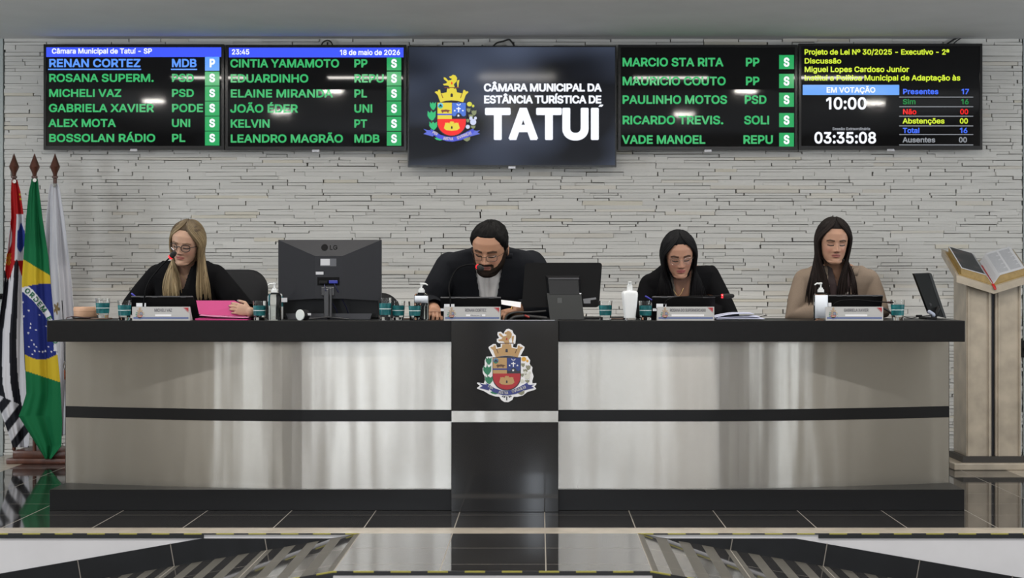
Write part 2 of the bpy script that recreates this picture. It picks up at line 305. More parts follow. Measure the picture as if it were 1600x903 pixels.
h164|45,91 45,0 21,0 21,203 45,203 45,115 41,115 45,125 49,133 55,140 61,145 75,152 91,154 105,152 118,147 128,139 136,128 139,122 141,114 142,105 143,96 143,0 118,0 118,94 116,110 109,122 98,129 84,132 74,130 64,127 57,121 51,113 47,103
i67|21,0 21,152 45,152 45,0|33,177 27,178 22,182 18,187 17,193 18,200 22,205 27,208 33,209 40,208 46,205 49,200 51,193 49,187 46,182 40,178
j67|21,152 45,152 45,-12 44,-25 41,-36 34,-45 26,-52 15,-56 2,-57 -4,-57 -4,-35 1,-35 10,-33 16,-29 20,-21 21,-12|33,177 27,178 21,182 18,187 16,193 18,200 21,205 27,208 33,209 40,208 45,205 49,200 50,193 49,187 45,182 40,178
k152|44,55 44,85 48,85 114,152 144,152 74,80 71,80|21,0 21,203 45,203 45,0|118,0 59,74 76,91 149,0
l68|22,0 22,203 46,203 46,0
m244|21,0 21,152 45,152 45,118 43,118 47,129 53,138 69,150 88,154 103,152 115,144 124,133 128,118 125,118 129,128 135,137 152,150 175,154 187,153 199,149 209,142 216,131 221,118 223,102 223,0 198,0 198,101 196,116 189,125 179,130 167,132 158,131 150,128 138,116 134,99 134,0 110,0 110,104 108,115 101,124 92,130 80,132 63,128 56,123 50,116 47,106 45,95 45,0
n164|45,91 45,0 21,0 21,152 45,152 45,115 41,115 45,125 49,133 55,140 61,145 75,152 91,154 105,152 118,147 128,139 136,128 139,122 141,114 142,105 143,96 143,0 118,0 118,94 116,110 109,122 98,129 84,132 74,130 64,127 57,121 51,113 47,103
o166|83,-3 73,-3 64,-1 55,2 47,7 39,12 33,18 27,26 22,34 19,43 16,53 14,64 14,75 14,86 16,97 19,107 22,116 27,125 33,132 39,139 47,144 55,148 64,151 73,153 83,154 93,153 102,151 111,148 119,144 127,139 133,132 139,125 144,116 148,107 150,97 152,86 152,75 152,64 150,53 148,43 144,34 139,26 133,18 127,12 119,7 111,2 102,-1 93,-3|83,19 97,21 108,26 117,35 123,47 126,60 128,75 126,90 123,103 117,115 108,124 97,130 83,132 69,130 58,124 49,115 43,103 40,90 39,75 40,60 43,47 49,35 58,26 69,21
p170|21,-57 21,152 45,152 45,128 47,128 55,138 69,149 79,153 92,154 101,153 110,151 118,148 125,144 132,139 138,133 143,125 148,117 151,108 154,98 156,87 156,76 156,64 154,53 152,43 148,34 144,25 138,18 132,12 125,6 118,2 110,-1 101,-3 92,-3 79,-2 69,2 55,12 47,23 45,23 45,-57|88,19 101,21 112,26 120,35 126,47 130,60 131,76 130,91 126,104 120,116 112,125 101,130 88,132 75,130 64,125 56,116 50,105 46,92 45,76 46,60 50,46 56,35 65,26 75,21
q170|149,-57 124,-57 124,23 122,23 115,12 101,2 91,-2 78,-3 69,-3 60,-1 52,2 45,6 38,12 32,18 26,25 22,34 18,43 16,53 14,64 14,76 14,87 16,98 18,108 22,117 26,125 32,133 38,139 45,144 52,148 60,151 69,153 78,154 91,153 101,149 115,138 123,128 125,128 125,152 149,152|82,19 95,21 105,26 114,35 120,46 123,60 125,76 123,92 120,105 114,116 105,125 95,130 82,132 69,130 58,125 49,116 43,104 40,91 39,76 40,60 43,47 50,35 58,26 69,21
r104|21,0 21,152 45,152 45,128 46,128 52,139 61,147 72,152 85,154 92,154 97,153 97,129 92,130 83,130 73,129 64,126 56,121 50,113 47,105 45,95 45,0
s146|73,-3 58,-2 45,1 34,7 25,15 18,25 14,38 38,43 42,32 50,24 60,20 73,18 87,20 98,25 105,32 107,41 106,48 102,54 95,59 85,62 60,68 50,71 42,74 35,78 29,83 21,95 19,110 21,122 26,133 35,141 46,148 60,152 75,154 89,153 102,149 112,143 120,136 130,116 107,111 103,119 97,126 88,131 75,133 62,131 52,127 46,120 43,111 45,103 50,97 69,89 92,84 101,81 110,77 117,73 122,69 130,57 132,43 131,30 125,19 116,10 104,3 89,-2
t91|82,152 82,131 3,131 3,152|26,188 50,188 50,39 51,30 54,25 60,21 68,20 74,20 81,21 85,1 77,-1 67,-2 58,-1 50,1 43,4 37,9 29,21 26,37
u164|73,-2 59,0 46,4 36,12 28,23 25,30 23,38 21,46 21,56 21,152 45,152 45,58 48,42 55,30 66,23 80,20 90,21 100,25 107,31 113,39 117,49 118,61 118,152 143,152 143,0 119,0 119,37 123,37 119,27 114,19 109,12 103,7 89,0
v156|65,0 7,152 34,152 66,62 75,35 82,8 74,8 81,35 90,62 122,152 149,152 91,0
x151|8,0 69,87 68,68 11,152 40,152 59,122 72,101 83,82 70,82 81,101 93,122 113,152 141,152 83,67 83,86 143,0 115,0 92,34 80,54 69,73 82,73 71,54 59,34 37,0
z152|17,0 17,18 102,128 102,129 19,129 19,152 133,152 133,132 50,24 50,23 135,23 135,0
.75|38,-2 31,0 25,4 21,9 20,16 21,23 25,29 31,33 38,35 45,33 51,29 55,23 56,16 55,9 51,4 45,0
:75|38,-2 31,0 25,4 21,9 20,16 21,23 25,29 31,33 38,35 45,33 51,29 55,23 56,16 55,9 51,4 45,0|38,108 31,110 25,114 21,119 20,126 21,134 25,139 31,143 38,145 45,143 51,139 55,134 56,126 55,119 51,114 45,110
/100|94,213 28,-31 6,-31 71,213
-181|135,98 135,75 46,75 46,98
Ã192|7,0 81,203 110,203 185,0 158,0 115,121 106,149 93,191 98,191 85,148 76,121 34,0|44,57 44,79 148,79 148,57|114,230 104,232 95,236 87,240 81,242 75,238 73,231 56,231 58,242 62,251 69,257 78,259 88,257 97,253 104,249 111,248 116,250 119,259 135,259 134,247 129,238 123,232
É167|24,0 24,203 149,203 149,181 50,181 50,114 142,114 142,91 50,91 50,23 150,23 150,0|76,223 95,263 123,263 96,223
Á192|7,0 81,203 110,203 185,0 158,0 115,121 106,149 93,191 98,191 85,148 76,121 34,0|44,57 44,79 148,79 148,57|85,223 104,263 132,263 105,223
Â192|7,0 81,203 110,203 185,0 158,0 115,121 106,149 93,191 98,191 85,148 76,121 34,0|44,57 44,79 148,79 148,57|76,226 52,226 52,227 84,263 107,263 140,227 140,226 115,226 96,250
Í75|24,0 24,203 50,203 50,0|24,223 44,263 72,263 45,223
Ç204|107,-3 94,-2 82,0 71,4 60,10 50,17 42,25 34,35 28,46 23,58 19,72 17,86 16,102 17,117 19,132 23,145 28,157 34,168 42,178 50,186 60,193 71,199 82,203 94,205 107,206 136,202 149,196 161,188 171,179 179,167 185,154 189,139 163,139 156,158 143,171 126,180 107,182 98,182 89,180 81,177 73,173 66,168 60,161 55,154 50,146 46,136 44,126 42,114 41,102 42,89 44,78 46,67 50,58 55,49 60,42 67,36 74,31 81,26 89,24 98,22 107,21 126,24 143,32 156,46 163,64 189,64 185,49 179,36 171,25 161,15 149,7 136,2 122,-2|91,-58 91,-44 107,-44 118,-42 121,-35 118,-28 107,-26 96,-26 100,5 113,5 113,-1 113,-13 125,-15 133,-19 137,-26 139,-35 137,-46 131,-53 121,-57 107,-58
ã156|64,-3 50,-2 38,2 27,9 19,18 14,29 12,43 13,55 17,64 23,72 31,77 50,84 71,88 93,91 106,94 109,97 110,102 110,103 107,119 96,129 78,132 60,129 47,120 40,110 16,116 23,129 31,138 42,145 53,150 78,154 96,152 114,144 122,137 129,128 133,116 135,101 135,0 111,0 111,21 109,21 101,10 86,0|68,18 81,19 91,23 99,30 105,37 109,46 110,55 110,76 104,73 93,70 80,68 70,67 54,63 41,56 38,50 37,42 41,29 52,21|94,178 84,180 74,184 67,188 60,190 55,186 53,179 36,179 38,190 42,199 49,205 58,207 68,206 76,202 84,198 91,196 96,198 99,207 115,207 114,195 109,186 103,180
á156|64,-3 50,-2 38,2 27,9 19,18 14,29 12,43 13,55 17,64 23,72 31,77 50,84 71,88 93,91 106,94 109,97 110,102 110,103 107,119 96,129 78,132 60,129 47,120 40,110 16,116 23,129 31,138 42,145 53,150 78,154 96,152 114,144 122,137 129,128 133,116 135,101 135,0 111,0 111,21 109,21 101,10 86,0|68,18 81,19 91,23 99,30 105,37 109,46 110,55 110,76 104,73 93,70 80,68 70,67 54,63 41,56 38,50 37,42 41,29 52,21|65,172 84,212 111,212 85,172
à156|64,-3 50,-2 38,2 27,9 19,18 14,29 12,43 13,55 17,64 23,72 31,77 50,84 71,88 93,91 106,94 109,97 110,102 110,103 107,119 96,129 78,132 60,129 47,120 40,110 16,116 23,129 31,138 42,145 53,150 78,154 96,152 114,144 122,137 129,128 133,116 135,101 135,0 111,0 111,21 109,21 101,10 86,0|68,18 81,19 91,23 99,30 105,37 109,46 110,55 110,76 104,73 93,70 80,68 70,67 54,63 41,56 38,50 37,42 41,29 52,21|66,172 40,212 67,212 86,172
ç158|83,-3 73,-3 64,-1 55,2 47,7 39,12 33,18 27,26 22,34 19,43 16,53 14,64 14,75 14,86 16,97 19,107 22,116 27,125 33,132 39,139 47,144 55,148 64,151 73,153 83,154 104,151 122,142 136,129 145,111 121,105 116,116 108,124 97,130 83,132 69,130 58,124 49,115 43,103 40,90 39,75 40,60 43,47 49,35 58,26 69,21 83,19 97,21 108,26 117,35 122,47 145,41 136,22 122,9 104,0|68,-57 68,-43 84,-43 94,-41 97,-34 94,-27 84,-25 73,-25 77,7 90,7 90,0 90,-12 101,-13 109,-18 114,-24 116,-34 114,-44 108,-51 98,-56 84,-57
õ166|83,-3 73,-3 64,-1 55,2 47,7 39,12 33,18 27,26 22,34 19,43 16,53 14,64 14,75 14,86 16,97 19,107 22,116 27,125 33,132 39,139 47,144 55,148 64,151 73,153 83,154 93,153 102,151 111,148 119,144 127,139 133,132 139,125 144,116 148,107 150,97 152,86 152,75 152,64 150,53 148,43 144,34 139,26 133,18 127,12 119,7 111,2 102,-1 93,-3|83,19 97,21 108,26 117,35 123,47 126,60 128,75 126,90 123,103 117,115 108,124 97,130 83,132 69,130 58,124 49,115 43,103 40,90 39,75 40,60 43,47 49,35 58,26 69,21|101,178 91,180 82,184 74,188 68,190 62,186 60,179 43,179 45,190 49,199 56,205 65,207 75,206 84,202 91,198 98,196 103,198 106,207 122,207 121,195 116,186 110,180
â156|64,-3 50,-2 38,2 27,9 19,18 14,29 12,43 13,55 17,64 23,72 31,77 50,84 71,88 93,91 106,94 109,97 110,102 110,103 107,119 96,129 78,132 60,129 47,120 40,110 16,116 23,129 31,138 42,145 53,150 78,154 96,152 114,144 122,137 129,128 133,116 135,101 135,0 111,0 111,21 109,21 101,10 86,0|68,18 81,19 91,23 99,30 105,37 109,46 110,55 110,76 104,73 93,70 80,68 70,67 54,63 41,56 38,50 37,42 41,29 52,21|56,174 32,174 32,175 64,212 87,212 119,175 119,174 95,174 76,198
í67|21,0 21,152 45,152 45,0|23,172 42,212 69,212 43,172
º134|67,88 51,90 37,96 26,105 17,116 12,131 10,147 11,156 12,164 14,172 17,179 26,191 37,199 51,205 67,207 83,205 97,199 108,191 116,179 119,172 122,164 123,156 123,147 122,131 116,116 108,105 97,96 83,90|67,108 77,109 85,113 92,119 96,127 100,147 96,167 92,176 85,182 77,186 67,187 57,186 49,182 42,176 38,168 34,147 38,127 42,119 49,113 57,109
ª126|50,88 29,92 21,97 15,104 10,113 9,123 11,135 16,143 24,149 34,153 56,157 74,159 83,162 87,168 85,177 81,183 73,187 63,188 52,187 44,183 35,172 13,177 17,187 24,194 42,204 63,207 78,205 94,199 105,187 109,178 110,167 110,91 87,91 87,106 86,106 74,94 64,90|55,107 72,110 83,120 87,132 87,147 80,144 68,142 57,140 39,135 34,130 32,123 34,116 39,111 46,108
Õ213|107,-3 94,-2 82,0 71,4 60,10 50,17 42,25 34,35 28,46 23,58 19,72 17,86 16,102 17,117 19,132 23,145 28,157 34,168 42,178 50,186 60,193 71,199 82,203 94,205 107,206 120,205 132,203 143,199 153,193 163,186 172,178 179,168 186,157 191,145 194,132 196,117 197,102 196,86 194,72 191,58 186,46 179,35 172,25 163,17 153,10 143,4 132,0 120,-2|107,21 116,22 124,23 132,26 140,30 147,36 153,42 159,49 163,58 167,67 170,78 172,89 172,102 172,114 170,126 167,136 163,146 159,154 153,162 147,168 140,173 132,177 124,180 116,182 107,182 98,182 89,180 81,177 74,173 67,168 60,162 55,154 50,146 46,136 44,126 42,114 41,102 42,89 44,78 46,67 50,58 55,49 60,42 67,36 74,30 81,26 89,23 98,22|125,230 115,232 106,236 98,240 91,242 86,238 84,231 67,231 69,242 73,251 80,257 89,259 99,257 107,253 115,249 122,248 127,250 130,259 146,259 145,247 140,238 134,232
 75|""".split('\n'):
    if _l:
        _p = _l[1:].split('|')
        GLYPHS[_l[0]] = (int(_p[0]), [[tuple(map(int, q.split(','))) for q in c.split(' ')] for c in _p[1:] if c])
CAP = 203.0
def text_mesh(s, width, cap, bold, depth=.0003, place=None, squeeze=0):
    """vertices and faces of a line of lettering; width None keeps the natural proportion. Lies in XY, baseline y=0, starts at x=0"""
    adv = [GLYPHS[ch][0] - squeeze for ch in s]
    pts = [p[0] for p in GLYPHS[s[-1]][1][0]] if GLYPHS[s[-1]][1] else [0]
    total = sum(adv) + squeeze
    sy = cap / CAP
    sx = sy if width is None else width / total
    b = bold                                                # half width of the stroke drawn along the outlines to make them bolder
    fx = 1 - 2 * b / max(total * sx, 1e-9) if width is not None else 1
    fy = 1 - 2 * b / cap
    x = 0; loops = []; vs = []; fs = []
    def inside(p, L):
        r = False
        for (x0, y0), (x1, y1) in zip(L, L[1:] + L[:1]):
            if (y0 > p[1]) != (y1 > p[1]) and p[0] < (x1 - x0) * (p[1] - y0) / (y1 - y0) + x0: r = not r
        return r
    for ch, a in zip(s, adv):
        C = [[((x + q[0]) * sx * fx + b, q[1] * sy * fy + b) for q in c] for c in GLYPHS[ch][1]]
        loops += C
        host = [next((k for k in range(len(C)) if k != i and all(inside(p, C[k]) for p in C[i])), None) for i in range(len(C))]
        for i in range(len(C)):
            if host[i] is None:                             # an outline with the counters that lie in it
                grp = [C[i]] + [C[k] for k in range(len(C)) if host[k] == i]
                flat = [p for L_ in grp for p in L_]; n0 = len(vs)
                tri = tessellate_polygon([[Vector((p[0], p[1], 0)) for p in L_] for L_ in grp])
                vs += [Vector((p[0], p[1], 0)) for p in flat]; fs += [tuple(q + n0 for q in t) for t in tri]
        x += a
    if b > 1e-6:
        for P in loops:
            n = len(P)
            for i in range(n):
                p, q = P[i], P[(i + 1) % n]; dx, dy = q[0] - p[0], q[1] - p[1]; l = math.hypot(dx, dy)
                if l < 1e-7: continue
                dx, dy = dx / l * b, dy / l * b; k = len(vs)
                vs += [Vector((p[0] - dy - dx * .7, p[1] + dx - dy * .7, depth)), Vector((p[0] + dy - dx * .7, p[1] - dx - dy * .7, depth)), Vector((q[0] + dy + dx * .7, q[1] - dx + dy * .7, depth)), Vector((q[0] - dy + dx * .7, q[1] + dx + dy * .7, depth))]
                fs.append((k, k + 1, k + 2, k + 3))
    return vs, fs, total * sx
def letters(s, x0, x1, ybase, ycap, d, m, parent, name='lettering', bold=.09, g=None, mi=0, squeeze=0):
    """a line of lettering facing the hall at depth d, between picture columns x0 and x1 of the boards"""
    cap = (ybase - ycap) * d / F
    w = None if x1 is None else (x1 - x0) * d / F
    vs, fs, tot = text_mesh(s, w, cap, cap * bold * .5, squeeze=squeeze)
    for v in vs: v.z += .0004
    o = at(x0, ybase, d)
    own = g is None
    g = g or G()
    g.add([(o.x + v.x, d - v.z, o.z + v.y) for v in vs], fs, mi)
    return g.build(name, m, parent, recalc=False) if own else None

# ================================================================== THE ROOM
YW = 12.12                       # back face plane of the stone cladding
Y_EDGE = 8.334                   # front edge of the dais
Y_LAND = 7.25                    # front edge of the landing
TILE = .4506
JX = .030                        # a tile joint
LX0, LX1 = JX - 2 * TILE, JX + TILE      # landing sides = where the ramps start
SLOPE = .174
ZCEIL = az(61, 12.08)

def floor_material(name, stripes=False):
    m = mat(name, (.022, .021, .021), .055, 0, .62)
    t, N, b, L = nodes(m)
    g = N('ShaderNodeNewGeometry'); sp = N('ShaderNodeSeparateXYZ'); L(g.outputs['Position'], sp.inputs[0])
    def math_(op, a, b_=None):
        n = N('ShaderNodeMath', operation=op)
        for i, v in enumerate((a, b_)):
            if v is None: continue
            if isinstance(v, (int, float)): n.inputs[i].default_value = v
            else: L(v, n.inputs[i])
        return n.outputs[0]
    def joint(axis, off, period, half):
        u = math_('DIVIDE', math_('SUBTRACT', sp.outputs[axis], off), period)
        d = math_('ABSOLUTE', math_('SUBTRACT', u, math_('ROUND', u)))
        return math_('LESS_THAN', d, half / period)
    jx = joint('X', JX, TILE, .0026)
    jy = joint('Y', Y_EDGE + .2 + TILE, TILE, .0022)
    jy2 = joint('Y', Y_EDGE - TILE, TILE, .0018)
    front = math_('LESS_THAN', sp.outputs['Y'], Y_EDGE)
    jj = math_('MAXIMUM', jx, math_('ADD', math_('MULTIPLY', jy2, front), math_('MULTIPLY', jy, math_('SUBTRACT', 1.0, front))))
    nz = N('ShaderNodeTexNoise'); nz.inputs['Scale'].default_value = 3.0; nz.inputs['Detail'].default_value = 6
    L(g.outputs['Position'], nz.inputs['Vector'])
    rp = N('ShaderNodeValToRGB'); rp.color_ramp.elements[0].color = (.014, .0135, .0135, 1); rp.color_ramp.elements[1].color = (.032, .030, .029, 1)
    L(nz.outputs['Fac'], rp.inputs[0])
    base = rp.outputs[0]
    rough = N('ShaderNodeMath', operation='MULTIPLY_ADD')
    mx = N('ShaderNodeMix', data_type='RGBA')
    if stripes:
        st = joint('X', JX, TILE / 4, TILE / 16)
        ms = N('ShaderNodeMix', data_type='RGBA'); L(st, ms.inputs['Factor']); L(base, ms.inputs[6])
        ms.inputs[7].default_value = (.066, .061, .050, 1)
        base = ms.outputs[2]
        rr = math_('ADD', math_('MULTIPLY', st, .5), math_('ADD', math_('MULTIPLY', jj, .4), .05))
    else:
        rr = math_('ADD', math_('MULTIPLY', jj, .5), .05)
    L(jj, mx.inputs['Factor']); L(base, mx.inputs[6]); mx.inputs[7].default_value = (.26, .235, .20, 1)
    L(mx.outputs[2], b.inputs['Base Color']); L(rr, b.inputs['Roughness'])
    return m
M_FLOOR = floor_material('dark_porcelain')
M_RAMP = floor_material('striped_ramp', True)
M_BEIGE = grain(mat('beige_stone', (.42, .37, .30), .22), 9, .14)
M_WHITE = grain(mat('white_paint', (.66, .66, .69), .7), 5, .04)
M_SKIRT = grain(mat('black_skirting', (.009, .010, .012), .42, 0, .3), 6, .2)
M_CEIL = grain(mat('ceiling_paint', (.84, .85, .86), .8), 3, .03)
M_GROUT = mat('grout', (.22, .20, .18), .8)

# floor: dais and landing in one slab
bx0, bx1 = -3.46, 3.03
g = G(); g.box((bx0, Y_EDGE + .19, -.12), (bx1, 12.3, 0)); g.box((LX0, Y_LAND, -.12), (LX1, Y_EDGE, 0))
structure(g.build('floor', M_FLOOR))
g = G(); g.box((-7.4, Y_EDGE, -.006), (7.4, Y_EDGE + .19, 0))
g.box((bx0 - .30, Y_EDGE + .19, -.1), (bx0, 12.3, 0)); g.box((bx1, Y_EDGE + .19, -.1), (bx1 + .30, 12.3, 0))
structure(g.build('trim_1', M_BEIGE))
g = G(); g.box((-7.4, Y_EDGE + .19, -.1), (bx0 - .30, 12.3, 0)); g.box((bx1 + .30, Y_EDGE + .19, -.1), (7.4, 12.3, 0))
structure(g.build('floor_side', M_FLOOR))
# hall floor, white risers of the dais and the landing
g = G(); g.box((-7.4, -9, -.62), (7.4, Y_EDGE + .1, -.52))
structure(g.build('floor_hall', grain(mat('hall_floor', (.14, .13, .125), .12), 4, .15)))
g = G(); g.box((-7.4, Y_EDGE + .002, -.52), (7.4, Y_EDGE + .19, -.006))
structure(g.build('wall_dais_front', M_WHITE))
g = G(); g.box((LX0 + .002, Y_LAND - .002, -.52), (LX1 - .002, Y_LAND + .1, -.016))
g.add([(LX0 - 2.9, Y_LAND - .0015, -.52), (LX0 + .005, Y_LAND - .0015, -.52), (LX0 + .005, Y_LAND - .0015, -.02), (LX0 - 2.9, Y_LAND - .0015, -.519)], [(0, 1, 2, 3)])
g.add([(LX1 + 2.9, Y_LAND - .0015, -.52), (LX1 - .005, Y_LAND - .0015, -.52), (LX1 - .005, Y_LAND - .0015, -.02), (LX1 + 2.9, Y_LAND - .0015, -.519)], [(0, 1, 2, 3)])
structure(g.build('wall_landing_front', M_WHITE))
RL = .50 / SLOPE
for nm, x0, s in (('floor_ramp', LX0, -1), ('floor_ramp_right', LX1, 1)):
    g = G(); x1 = x0 + s * RL
    vs = [(x0, Y_LAND, 0), (x1, Y_LAND, -.50), (x1, Y_EDGE, -.50), (x0, Y_EDGE, 0)]
    g.add(vs + [(p[0], p[1], p[2] - .03) for p in vs], [(0, 1, 2, 3), (7, 6, 5, 4), (0, 4, 5, 1), (2, 6, 7, 3), (1, 5, 6, 2), (3, 7, 4, 0)])
    structure(g.build(nm, M_RAMP))
# stepped skirting along the ramps, cut off by the dais edge; its tiles are separated by pale joints
for nm, x0, s in (('baseboard_left', LX0, -1), ('baseboard_right', LX1, 1)):
    g = G(); H = .110; top = -.024
    n = 60; xs = [x0 + s * RL * i / n for i in range(n + 1)]
    up = []
    for x in xs:
        lo = -SLOPE * abs(x - x0); hi = min(top, lo + H); up.append((x, lo, max(hi, lo)))
    for (xa, la, ha), (xb, lb, hb) in zip(up, up[1:]):
        ya, yb = Y_EDGE - .010, Y_EDGE + .004
        g.add([(xa, ya, la), (xb, ya, lb), (xb, ya, hb), (xa, ya, ha), (xa, yb, ha), (xb, yb, hb)], [(0, 1, 2, 3), (3, 2, 5, 4)])
    k = 1
    while k * TILE < RL:
        xj = x0 + s * k * TILE; lo = -SLOPE * k * TILE; hi = min(top, lo + H)
        t = -s * .0 ; dx = s * (-(hi - lo)) * SLOPE * -1
        g.add([(xj - .0025, Y_EDGE - .0112, lo), (xj + .0025, Y_EDGE - .0112, lo), (xj + .0025 + s * (hi - lo) * SLOPE * 1, Y_EDGE - .0112, hi), (xj - .0025 + s * (hi - lo) * SLOPE * 1, Y_EDGE - .0112, hi)], [(0, 1, 2, 3)], 1)
        k += 1
    structure(g.build(nm, [M_SKIRT, M_GROUT]))
# black and yellow safety tape
def tape_material():
    m = mat('safety_tape', (.5, .42, .03), .45)
    t, N, b, L = nodes(m)
    g = N('ShaderNodeNewGeometry'); sp = N('ShaderNodeSeparateXYZ'); L(g.outputs['Position'], sp.inputs[0])
    a = N('ShaderNodeMath', operation='DIVIDE'); L(sp.outputs['X'], a.inputs[0]); a.inputs[1].default_value = .157
    fr = N('ShaderNodeMath', operation='FRACT'); L(a.outputs[0], fr.inputs[0])
    lt = N('ShaderNodeMath', operation='LESS_THAN'); L(fr.outputs[0], lt.inputs[0]); lt.inputs[1].default_value = .55
    mx = N('ShaderNodeMix', data_type='RGBA'); L(lt.outputs[0], mx.inputs['Factor'])
    mx.inputs[6].default_value = (.010, .010, .011, 1); mx.inputs[7].default_value = (.33, .30, .05, 1)
    L(mx.outputs[2], b.inputs['Base Color'])
    return m
M_TAPE = tape_material(); M_BLACKSTRIP = mat('black_strip', (.008, .009, .011), .4)
g = G(); g.box((-7.3, Y_EDGE - .003, -.005), (LX0, Y_EDGE + .004, .0008)); g.box((LX1, Y_EDGE - .003, -.005), (7.3, Y_EDGE + .004, .0008))
g.box((-7.3, Y_EDGE - .003, -.023), (-1.63, Y_EDGE + .002, -.005), 1); g.box((1.36, Y_EDGE - .003, -.023), (7.3, Y_EDGE + .002, -.005), 1)  # plain black strips below the outer stretches of the tape
structure(g.build('trim_2', [M_TAPE, M_BLACKSTRIP]))
g = G(); g.box((LX0, Y_LAND - .003, -.005), (LX1, Y_LAND + .009, .0010)); g.box((LX0, Y_LAND - .003, -.017), (LX1, Y_LAND + .003, -.005), 1)
for x0, s in ((LX0, -1), (LX1, 1)):
    x1 = x0 + s * RL
    for (ya, yb, zt, zb, mi) in ((Y_LAND - .003, Y_LAND + .009, .0010, -.005, 0), (Y_LAND - .003, Y_LAND + .003, -.005, -.03, 1)):
        a = [(x0, ya, zt), (x0, yb, zt), (x0, yb, zb), (x0, ya, zb)]
        b = [(x1, p[1], p[2] - .50) for p in a]
        g.loft([a, b], mi)
structure(g.build('trim_3', [M_TAPE, M_BLACKSTRIP]))

# stacked-stone wall: every strip of stone has its own length, height and projection
def stone_material():
    m = attr_mat('stacked_stone', .85, .25)
    t, N, b, L = nodes(m)
    g = N('ShaderNodeTexCoord'); nz = N('ShaderNodeTexNoise'); nz.inputs['Scale'].default_value = 42; nz.inputs['Detail'].default_value = 5
    L(g.outputs['Object'], nz.inputs['Vector'])
    bp = N('ShaderNodeBump'); bp.inputs['Strength'].default_value = .35; bp.inputs['Distance'].default_value = .006
    L(nz.outputs['Fac'], bp.inputs['Height']); L(bp.outputs[0], b.inputs['Normal'])
    return m
WX0, WX1 = ax(7, 12.08), ax(1597, 12.08)
def stone_wall():
    rr = random.Random(21)
    g = G(); cols = []
    z = 0.0
    while z < ZCEIL:
        h = rr.choice((.017, .020, .022, .025, .028, .031)) * rr.uniform(.95, 1.05)
        z1 = min(z + h, ZCEIL)
        x = WX0 - rr.uniform(0, .2)
        while x < WX1:
            w = rr.uniform(.14, .52)
            xa, xb = max(x, WX0), min(x + w, WX1)
            if xb - xa > .01:
                p = rr.choice((0, .002, .004, .006, .007, .010, .014)) * .85
                yf = YW - .045 - p
                gap = .0008 if rr.random() < .5 else rr.uniform(.0025, .0055)
                gz = .0004 if rr.random() < .62 else rr.uniform(.0012, .0036)
                ta, tb = rr.uniform(-.0018, .0018), rr.uniform(-.0018, .0018)
                sl = rr.uniform(-.004, .004) if rr.random() < .25 else 0
                a, b = xa + gap, xb - gap
                v = [(a, yf + rr.uniform(-.002, .002), z + gz * .3 + ta), (b, yf + rr.uniform(-.002, .002), z + gz * .3 + tb), (b + sl, yf, z1 - gz + tb), (a + sl, yf, z1 - gz + ta)]
                v += [(q[0], YW, q[2]) for q in v]
                g.add(v, [(0, 1, 2, 3), (0, 4, 5, 1), (1, 5, 6, 2), (2, 6, 7, 3), (3, 7, 4, 0)])
                k = rr.uniform(.93, 1.04); warm = rr.random()
                c = (.665 * k, .655 * k, .625 * k)
                if warm > .985: c = (.66 * k, .625 * k, .54 * k)
                elif warm > .94: c = (.67 * k, .64 * k, .58 * k)
                cols += [c] * 8
            x += w
        z = z1
    n = len(g.v)
    g.box((WX0, YW - .004, 0), (WX1, YW + .1, ZCEIL)); cols += [(.13, .11, .085)] * 8
    structure(g.build('wall_back', stone_material(), colors=cols, recalc=False))
stone_wall()

g = G(); g.box((-7.4, 8.7, ZCEIL), (7.4, 12.4, ZCEIL + .1)); structure(g.build('ceiling', M_CEIL))
g = G(); g.box((-7.4, 8.6, ZCEIL), (7.4, 8.7, 4.0)); g.box((-7.4, -9, 4.0), (7.4, 8.7, 4.1)); structure(g.build('ceiling_hall', M_CEIL))
M_HALLWALL = grain(mat('hall_wall_paint', (.52, .49, .43), .7), 2, .05)
g = G(); g.box((-7.5, -9, -.6), (-7.4, 12.4, 4.1)); structure(g.build('wall_left', M_HALLWALL))
g = G(); g.box((7.4, -9, -.6), (7.5, 12.4, 4.1)); structure(g.build('wall_right', M_HALLWALL))
g = G(); g.box((-7.5, -9.1, -.6), (7.5, -9, 4.1))
for x in (-6.3, -3.75, -.55, 2.6, 6.0): g.box((x - .22, -9, -.52), (x + .22, -8.72, 4.0), 1)  # unseen pillars, added to vary the reflections in the steel
for x, w in ((-6.9, .3), (-5.5, .2), (-.8, .14), (3.2, .25), (5.05, .16), (6.7, .4)): g.box((x - w, -9, -.52), (x + w, -8.85, 2.3), 2)  # unseen dark strips, added for the same reflections
structure(g.build('wall_hall', [M_HALLWALL, M_WHITE, mat('hall_dark_wood', (.05, .032, .02), .4)]))
# frosted grey doors on both sides of the stone
M_DOOR = mat('frosted_glass_panel', (.42, .46, .45), .35)
M_BLACK = mat('black_plastic', (.006, .006, .0065), .5, 0, .2)
for i, (xa, xb, hx, hz, hh) in enumerate(((WX0 - 3.5, WX0 - .005, ax(2, 12.05), az(463, 12.05), .02), (WX1 + .005, WX1 + 3.8, ax(1600, 12.05), az(545, 12.05), .06))):
    g = G(); g.box((xa, YW - .06, 0), (xb, YW + .05, ZCEIL))
    d = structure(g.build('door_%d' % (i + 1), M_DOOR))
    g = G(); g.box((hx - .02, YW - .085, hz - hh), (hx + .02, YW - .06, hz + hh), bev=.006)
    g.tube([(hx, YW - .085, hz), (hx, YW - .12, hz), (hx + (-.09 if i == 0 else .09), YW - .12, hz)], .009, 8)
    g.build('door_handle', M_BLACK, d)

